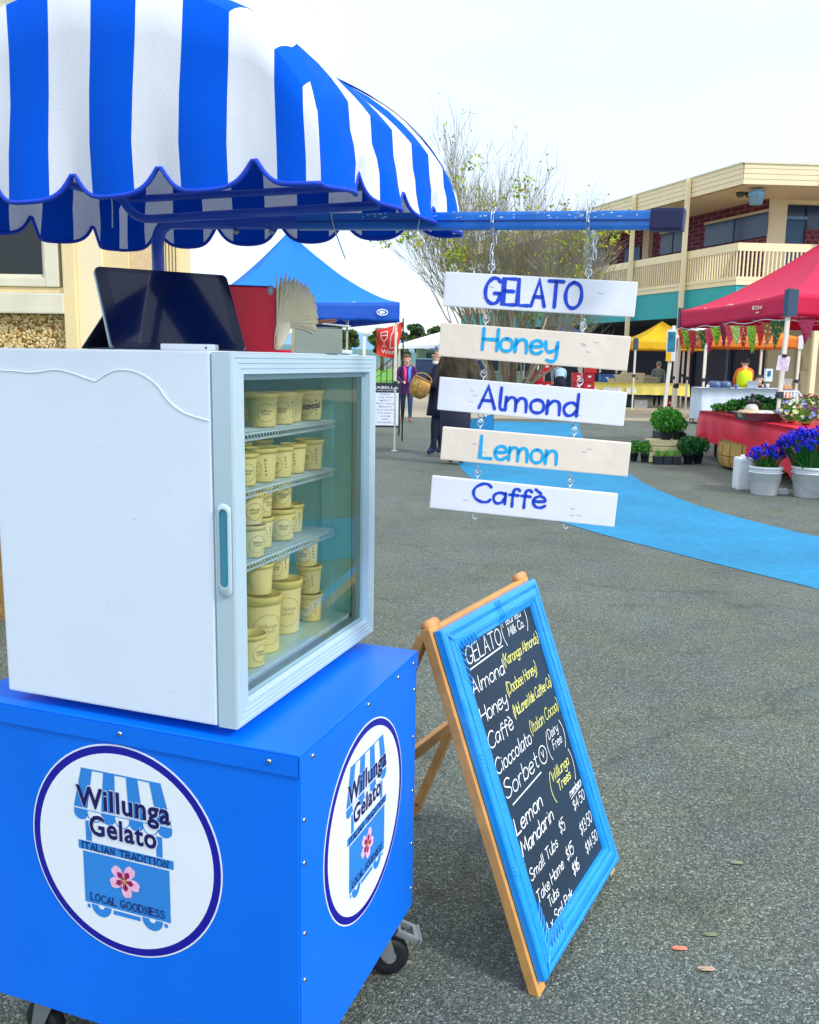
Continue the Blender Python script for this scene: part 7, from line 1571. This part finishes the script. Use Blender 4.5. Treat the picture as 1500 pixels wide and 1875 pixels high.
Y = 13.2; sp = thing('spray_bottle', 'white pressure sprayer with black trigger head among the herbs', 'sprayer', (PX(1386, Y), Y, .765)); x = PX(1384, Y)
mb = MB(); mb.smooth = True; mb.lathe([(.09, 0), (.10, .03), (.10, .12), (.08, .17), (.045, .20)], 20, (x, Y, .768)); mb.build('bottle', mat('bottle_white', '#d6d6cc', .4), sp)
mb = MB(); mb.smooth = True; mb.lathe([(.045, .20), (.05, .24), (.03, .26), (.022, .33), (.03, .345), (0, .35)], 14, (x, Y, .768)); mb.tube([(x - .10, Y, .99), (x, Y, 1.0), (x + .07, Y, 1.01), (x + .11, Y, .97), (x + .12, Y, .89)], [.012, .022, .024, .022, .016], 8); mb.build('trigger_head', mat('trigger_black', '#161a24', .4), sp)
# bouquets
random.seed(17)
fcol = [mat('bl_white', '#ece6e8', .7, var=.1), mat('bl_lilac', '#8a84c0', .7, var=.2), mat('bl_red', '#c83438', .7, var=.2), mat('bl_purple', '#6a2a6c', .7, var=.2), mat('bl_yellow', '#c8d090', .7, var=.2)]
def bouquet(x, y, z, r, label, cols, kraft=True):
    t = thing('bouquet', label, 'bouquet', (x, y, z), 'bouquets at the right end of the stall')
    if kraft:
        mb = MB(); mb.smooth = True; mb.lathe([(.04, 0), (r * .62, .13), (r * .95, .22), (r * .9, .215), (.035, .01)], 11, (x, y, z), Matrix.Identity(4)); mb.build('kraft_wrap', mat('kraft', '#c99a64', .8, var=.15, vs=8), t)
    mb = MB(); leaf_quads(mb, (x, y, z + .22), (r * .95, r * .95, .08), 160, .05, mis=(0, 2)); mb.build('greenery', hg, t)
    mb = MB()
    for k in range(26):
        a = random.uniform(0, 6.28); q = r * sqrt(random.random()) * .95; c = V((x + q * cos(a), y + q * sin(a), z + .27 + .05 * (1 - q / r) + random.uniform(-.02, .03))); s = random.uniform(.018, .034); mb.mi = random.choice(cols)
        for p in range(6): aa = p * pi / 3 + random.random(); d_ = V((cos(aa), sin(aa), .5)) * s; n_ = V((-sin(aa), cos(aa), 0)) * s * .5; mb.add([c, c + d_ * .6 + n_, c + d_ * 1.1, c + d_ * .6 - n_], [(0, 1, 2, 3)])
        mb.add([c + V((.3 * s * cos(q_), .3 * s * sin(q_), .25 * s)) for q_ in [0, 1.57, 3.14, 4.71]], [(0, 1, 2, 3)])
    mb.build('blooms', fcol, t)
    if kraft: t.rotation_euler = (radians(38), radians(-30), 0)
bouquet(PX(1463, 12.3), 12.3, .765, .17, 'white and lilac flower bouquet lying nearest the marquee pole', (0, 1, 4)); bouquet(PX(1489, 11.9), 11.9, .765, .17, 'kraft wrapped bouquet of yellow green and purple flowers at the picture edge', (1, 3, 4)); bouquet(PX(1492, 12.9), 12.9, .80, .16, 'red and purple bouquet behind the kraft wrapped one', (2, 3), False); bouquet(PX(1447, 13.2), 13.2, .765, .13, 'loose grey white bunch beside the steel pan', (0, 0, 1), False)
# buckets of irises
irb = [mat('iris_blue', '#0818e0', .6, var=.3, vs=30, transl=.15), mat('iris_violet', '#1414c0', .6, var=.3, vs=30, transl=.15), mat('iris_tip', '#9aa8f0', .6)]
def bucket(name, x, y, r, hh, label, flowers=0, fr_=.3, fz=.3, handle=True):
    t = thing(name, label, 'bucket', (x, y, 0), 'white buckets of irises'); wm_ = mat('bucket_white', '#e4eaf0', .4, var=.05)
    mb = MB(); mb.smooth = True; mb.lathe([(r * .80, 0), (r * .83, .004), (r * .97, hh * .76), (r * 1.05, hh * .77), (r * 1.05, hh * .80), (r * .98, hh * .81), (r * .99, hh * .90), (r * 1.05, hh * .91), (r * 1.05, hh), (r * .99, hh), (r * .97, hh * .5), (.0, hh * .45)], 32, (x, y, 0), cap=False); mb.build('pail', wm_, t)
    mb = MB(); mb.lathe([(.0, .001), (r * .79, .001)], 24, (x, y, 0), cap=False); mb.build('base', wm_, t)
    if handle: mb = MB(); mb.smooth = True; mb.tube([(x + (r * 1.08) * cos(a), y - r * .95 * abs(sin(a)) - .03, hh * .82 - hh * .62 * sin(a)) for a in [pi * i / 14 for i in range(15)]], .004, 6); mb.build('wire_handle', mat('wire_grey', '#8a9098', .4, .8), t)
    if flowers:
        ft = thing('iris_bunch', {1: 'tight bunch of deep blue irises in the smaller bucket', 2: 'broad mass of deep blue irises in the large wire handled bucket', 3: 'loose blue irises spreading over the edge between the buckets'}[flowers], 'flowers', (x, y, hh), 'iris bunches'); mb = MB(); st = MB()
        for k in range(int(75 * (fr_ / .25) ** 2)):
            a = random.uniform(0, 6.28); q = fr_ * sqrt(random.random()); hz = hh + fz * (1 - .45 * (q / fr_) ** 2) + random.uniform(-.06, .05); c = V((x + q * cos(a), y + q * sin(a), hz))
            st.tube([(x + .35 * q * cos(a), y + .35 * q * sin(a), hh * .6), (x + .7 * q * cos(a), y + .7 * q * sin(a), hh + (hz - hh) * .5), tuple(c)], .0045, 4)
            for p in range(6):
                aa = p * pi / 3 + random.random(); up_ = .9 if p % 2 else -.15; s = random.uniform(.032, .05); mb.mi = random.choice((0, 0, 1)); d_ = V((cos(aa), sin(aa), up_)).normalized() * s; n_ = V((-sin(aa), cos(aa), 0)) * s * .42
                mb.add([c, c + d_ * .55 + n_, c + d_ * 1.15 - Z * (0 if p % 2 else .012), c + d_ * .55 - n_], [(0, 1, 2, 3)])
            if random.random() < .12: mb.mi = 2; mb.add([c + V((.006 * cos(i * 1.57), -.02 + .0 * i, .01 + .006 * sin(i * 1.57))) for i in range(4)], [(0, 1, 2, 3)])
        mb.build('petals', irb, ft); st.smooth = True; st.build('stems', hg, ft)
        lf_ = MB()
        for k in range(46):
            a = random.uniform(0, 6.28); q = fr_ * random.uniform(.3, 1.15); p0 = V((x + .3 * q * cos(a), y + .3 * q * sin(a), hh * .7)); p2_ = V((x + q * cos(a), y + q * sin(a), hh + fz * random.uniform(.15, .95))); p1_ = (p0 + p2_) / 2 + Z * .05; s_ = V((-sin(a), cos(a), 0)) * .007
            lf_.mi = random.choice((0, 1, 2)); lf_.add([p0 - s_, p0 + s_, p1_ + s_, p1_ - s_, p2_], [(0, 1, 2, 3), (3, 2, 4)])
        lf_.build('blades', hg, ft)
    return t
random.seed(3)
bucket('bucket', 4.26, 10.7, .185, .34, 'smaller white bucket holding the tight bunch of irises', 1, .24, .22, False)
bucket('bucket', 4.74, 10.55, .215, .36, 'large white bucket with a wire handle at the picture edge', 2, .42, .42)
bucket('bucket', 5.08, 10.25, .19, .27, 'white bucket cut by the right edge of the picture', 0)
mb = MB(); mb.bbox(4.04, 4.21, 10.98, 11.2, 0, .40, .03); mb.smooth = True; mb.lathe([(.035, .40), (.035, .43)], 14, (4.12, 11.08, 0)); o = mb.build('jerry_can', mat('bucket_white', '#e4eaf0', .4)); tag(o, 'tall white plastic container behind the smaller iris bucket', 'container')
et = thing('egg_tray', 'small white tray of knobbly cups on the ground between the buckets', 'tray', (4.50, 10.75, 0)); mb = MB(); mb.bbox(4.43, 4.57, 10.7, 10.85, .0, .02, .004); mb.build('tray_base', tw, et)
for k in range(6): mb = MB(); mb.smooth = True; mb.lathe([(.022, .0205), (.02, .05), (.008, .062), (0, .063)], 10, (4.455 + (k % 3) * .044, 10.735 + (k // 3) * .06, 0)); mb.build('tray_cup', tw, et)
# potted plants left of the table
random.seed(8)
crt = thing('wooden_crate', 'low pale wooden crate with seedlings standing on the asphalt', 'crate', (4.0, 13.9, 0)); wdp = mat('crate_wood', '#d8cfa0', .8, var=.15, vs=8)
cx0, cx1, cy0, cy1 = 3.72, 4.22, 13.95, 14.3
for k in range(4): mb = MB(); mb.bbox(cx0, cx1, cy0, cy0 + .015, .01 + k * .085, .085 + k * .085, .003); mb.build('slat', wdp, crt); mb = MB(); mb.bbox(cx0, cx1, cy1 - .015, cy1, .01 + k * .085, .085 + k * .085, .003); mb.build('slat', wdp, crt)
for xx in (cx0, cx1 - .015): mb = MB(); mb.bbox(xx, xx + .015, cy0 + .0155, cy1 - .0155, .01, .34, .003); mb.build('end_board', wdp, crt)
mb = MB(); mb.bbox(cx0, cx1, cy0, cy1, .341, .352, .003); mb.build('top_board', wdp, crt)
herb(4.00, 14.1, .353, .25, .36, 1500, .05, (0, 2, 2), 'bushy bright parsley in a black pot on the pale wooden crate', pr=.10, ph=.13, group='potted herbs by the red table')
herb(4.20, 14.15, .353, .15, .22, 450, .05, (0, 2), 'smaller parsley pot at the right end of the wooden crate', pr=.09, ph=.13, group='potted herbs by the red table')
for k, (x, y, lb_) in enumerate(((3.52, 14.1, 'lime green herb in a black pot at the far left end of the row'), (3.66, 14.0, 'lime green herb in a black pot, second from the left'))): herb(x, y, 0, .12, .20, 420, .04, (2, 2, 0), lb_, pr=.065, ph=.13, group='potted herbs by the red table')
for k, (x, lb_) in enumerate(((3.80, 'dark seedling pot left in the tray before the wooden crate'), (3.94, 'dark seedling pot in the middle of the tray before the wooden crate'), (4.08, 'dark seedling pot right in the tray before the wooden crate'))):
    t = thing('seedling_pot', lb_, 'plant', (x, 13.75, 0), 'seedling pots before the wooden crate'); mb = MB(); mb.bbox(x - .065, x + .065, 13.69, 13.81, 0, .13, .008); mb.build('pot', mat('pot_15202c', '#15202c'), t)
    mb = MB()
    for q in range(110): a = random.uniform(0, 6.28); r_ = random.uniform(0, .06); p = V((x + r_ * cos(a), 13.75 + r_ * sin(a), .13)); tp_ = p + V((random.gauss(0, .03), random.gauss(0, .03), random.uniform(.05, .13))); mb.mi = random.choice((0, 2, 2)); mb.add([p + V((.003, 0, 0)), p - V((.003, 0, 0)), tp_], [(0, 1, 2)])
    mb.build('seedlings', hg, t)
herb(4.30, 13.85, 0, .19, .28, 800, .045, (0, 0, 1), 'dark feathery herb in a black pot right of the wooden crate', pr=.085, ph=.15, group='potted herbs by the red table')
herb(4.48, 13.95, 0, .16, .26, 520, .05, (0, 1), 'low dark herb pot nearest the woven drum', pr=.08, ph=.15, group='potted herbs by the red table')
herb(4.35, 15.2, .40, .22, .22, 420, .055, (0, 2), 'reddish green potted plant behind the parsley by the table end', pr=.12, ph=.14, group='potted herbs by the red table')
mb = MB(); mb.bbox(4.15, 4.6, 15.0, 15.45, 0, .398, .01); o = mb.build('plant_stand', mat('stand_black', '#1a2228', .6)); tag(o, 'low black stand holding the rear potted plant', 'stand')
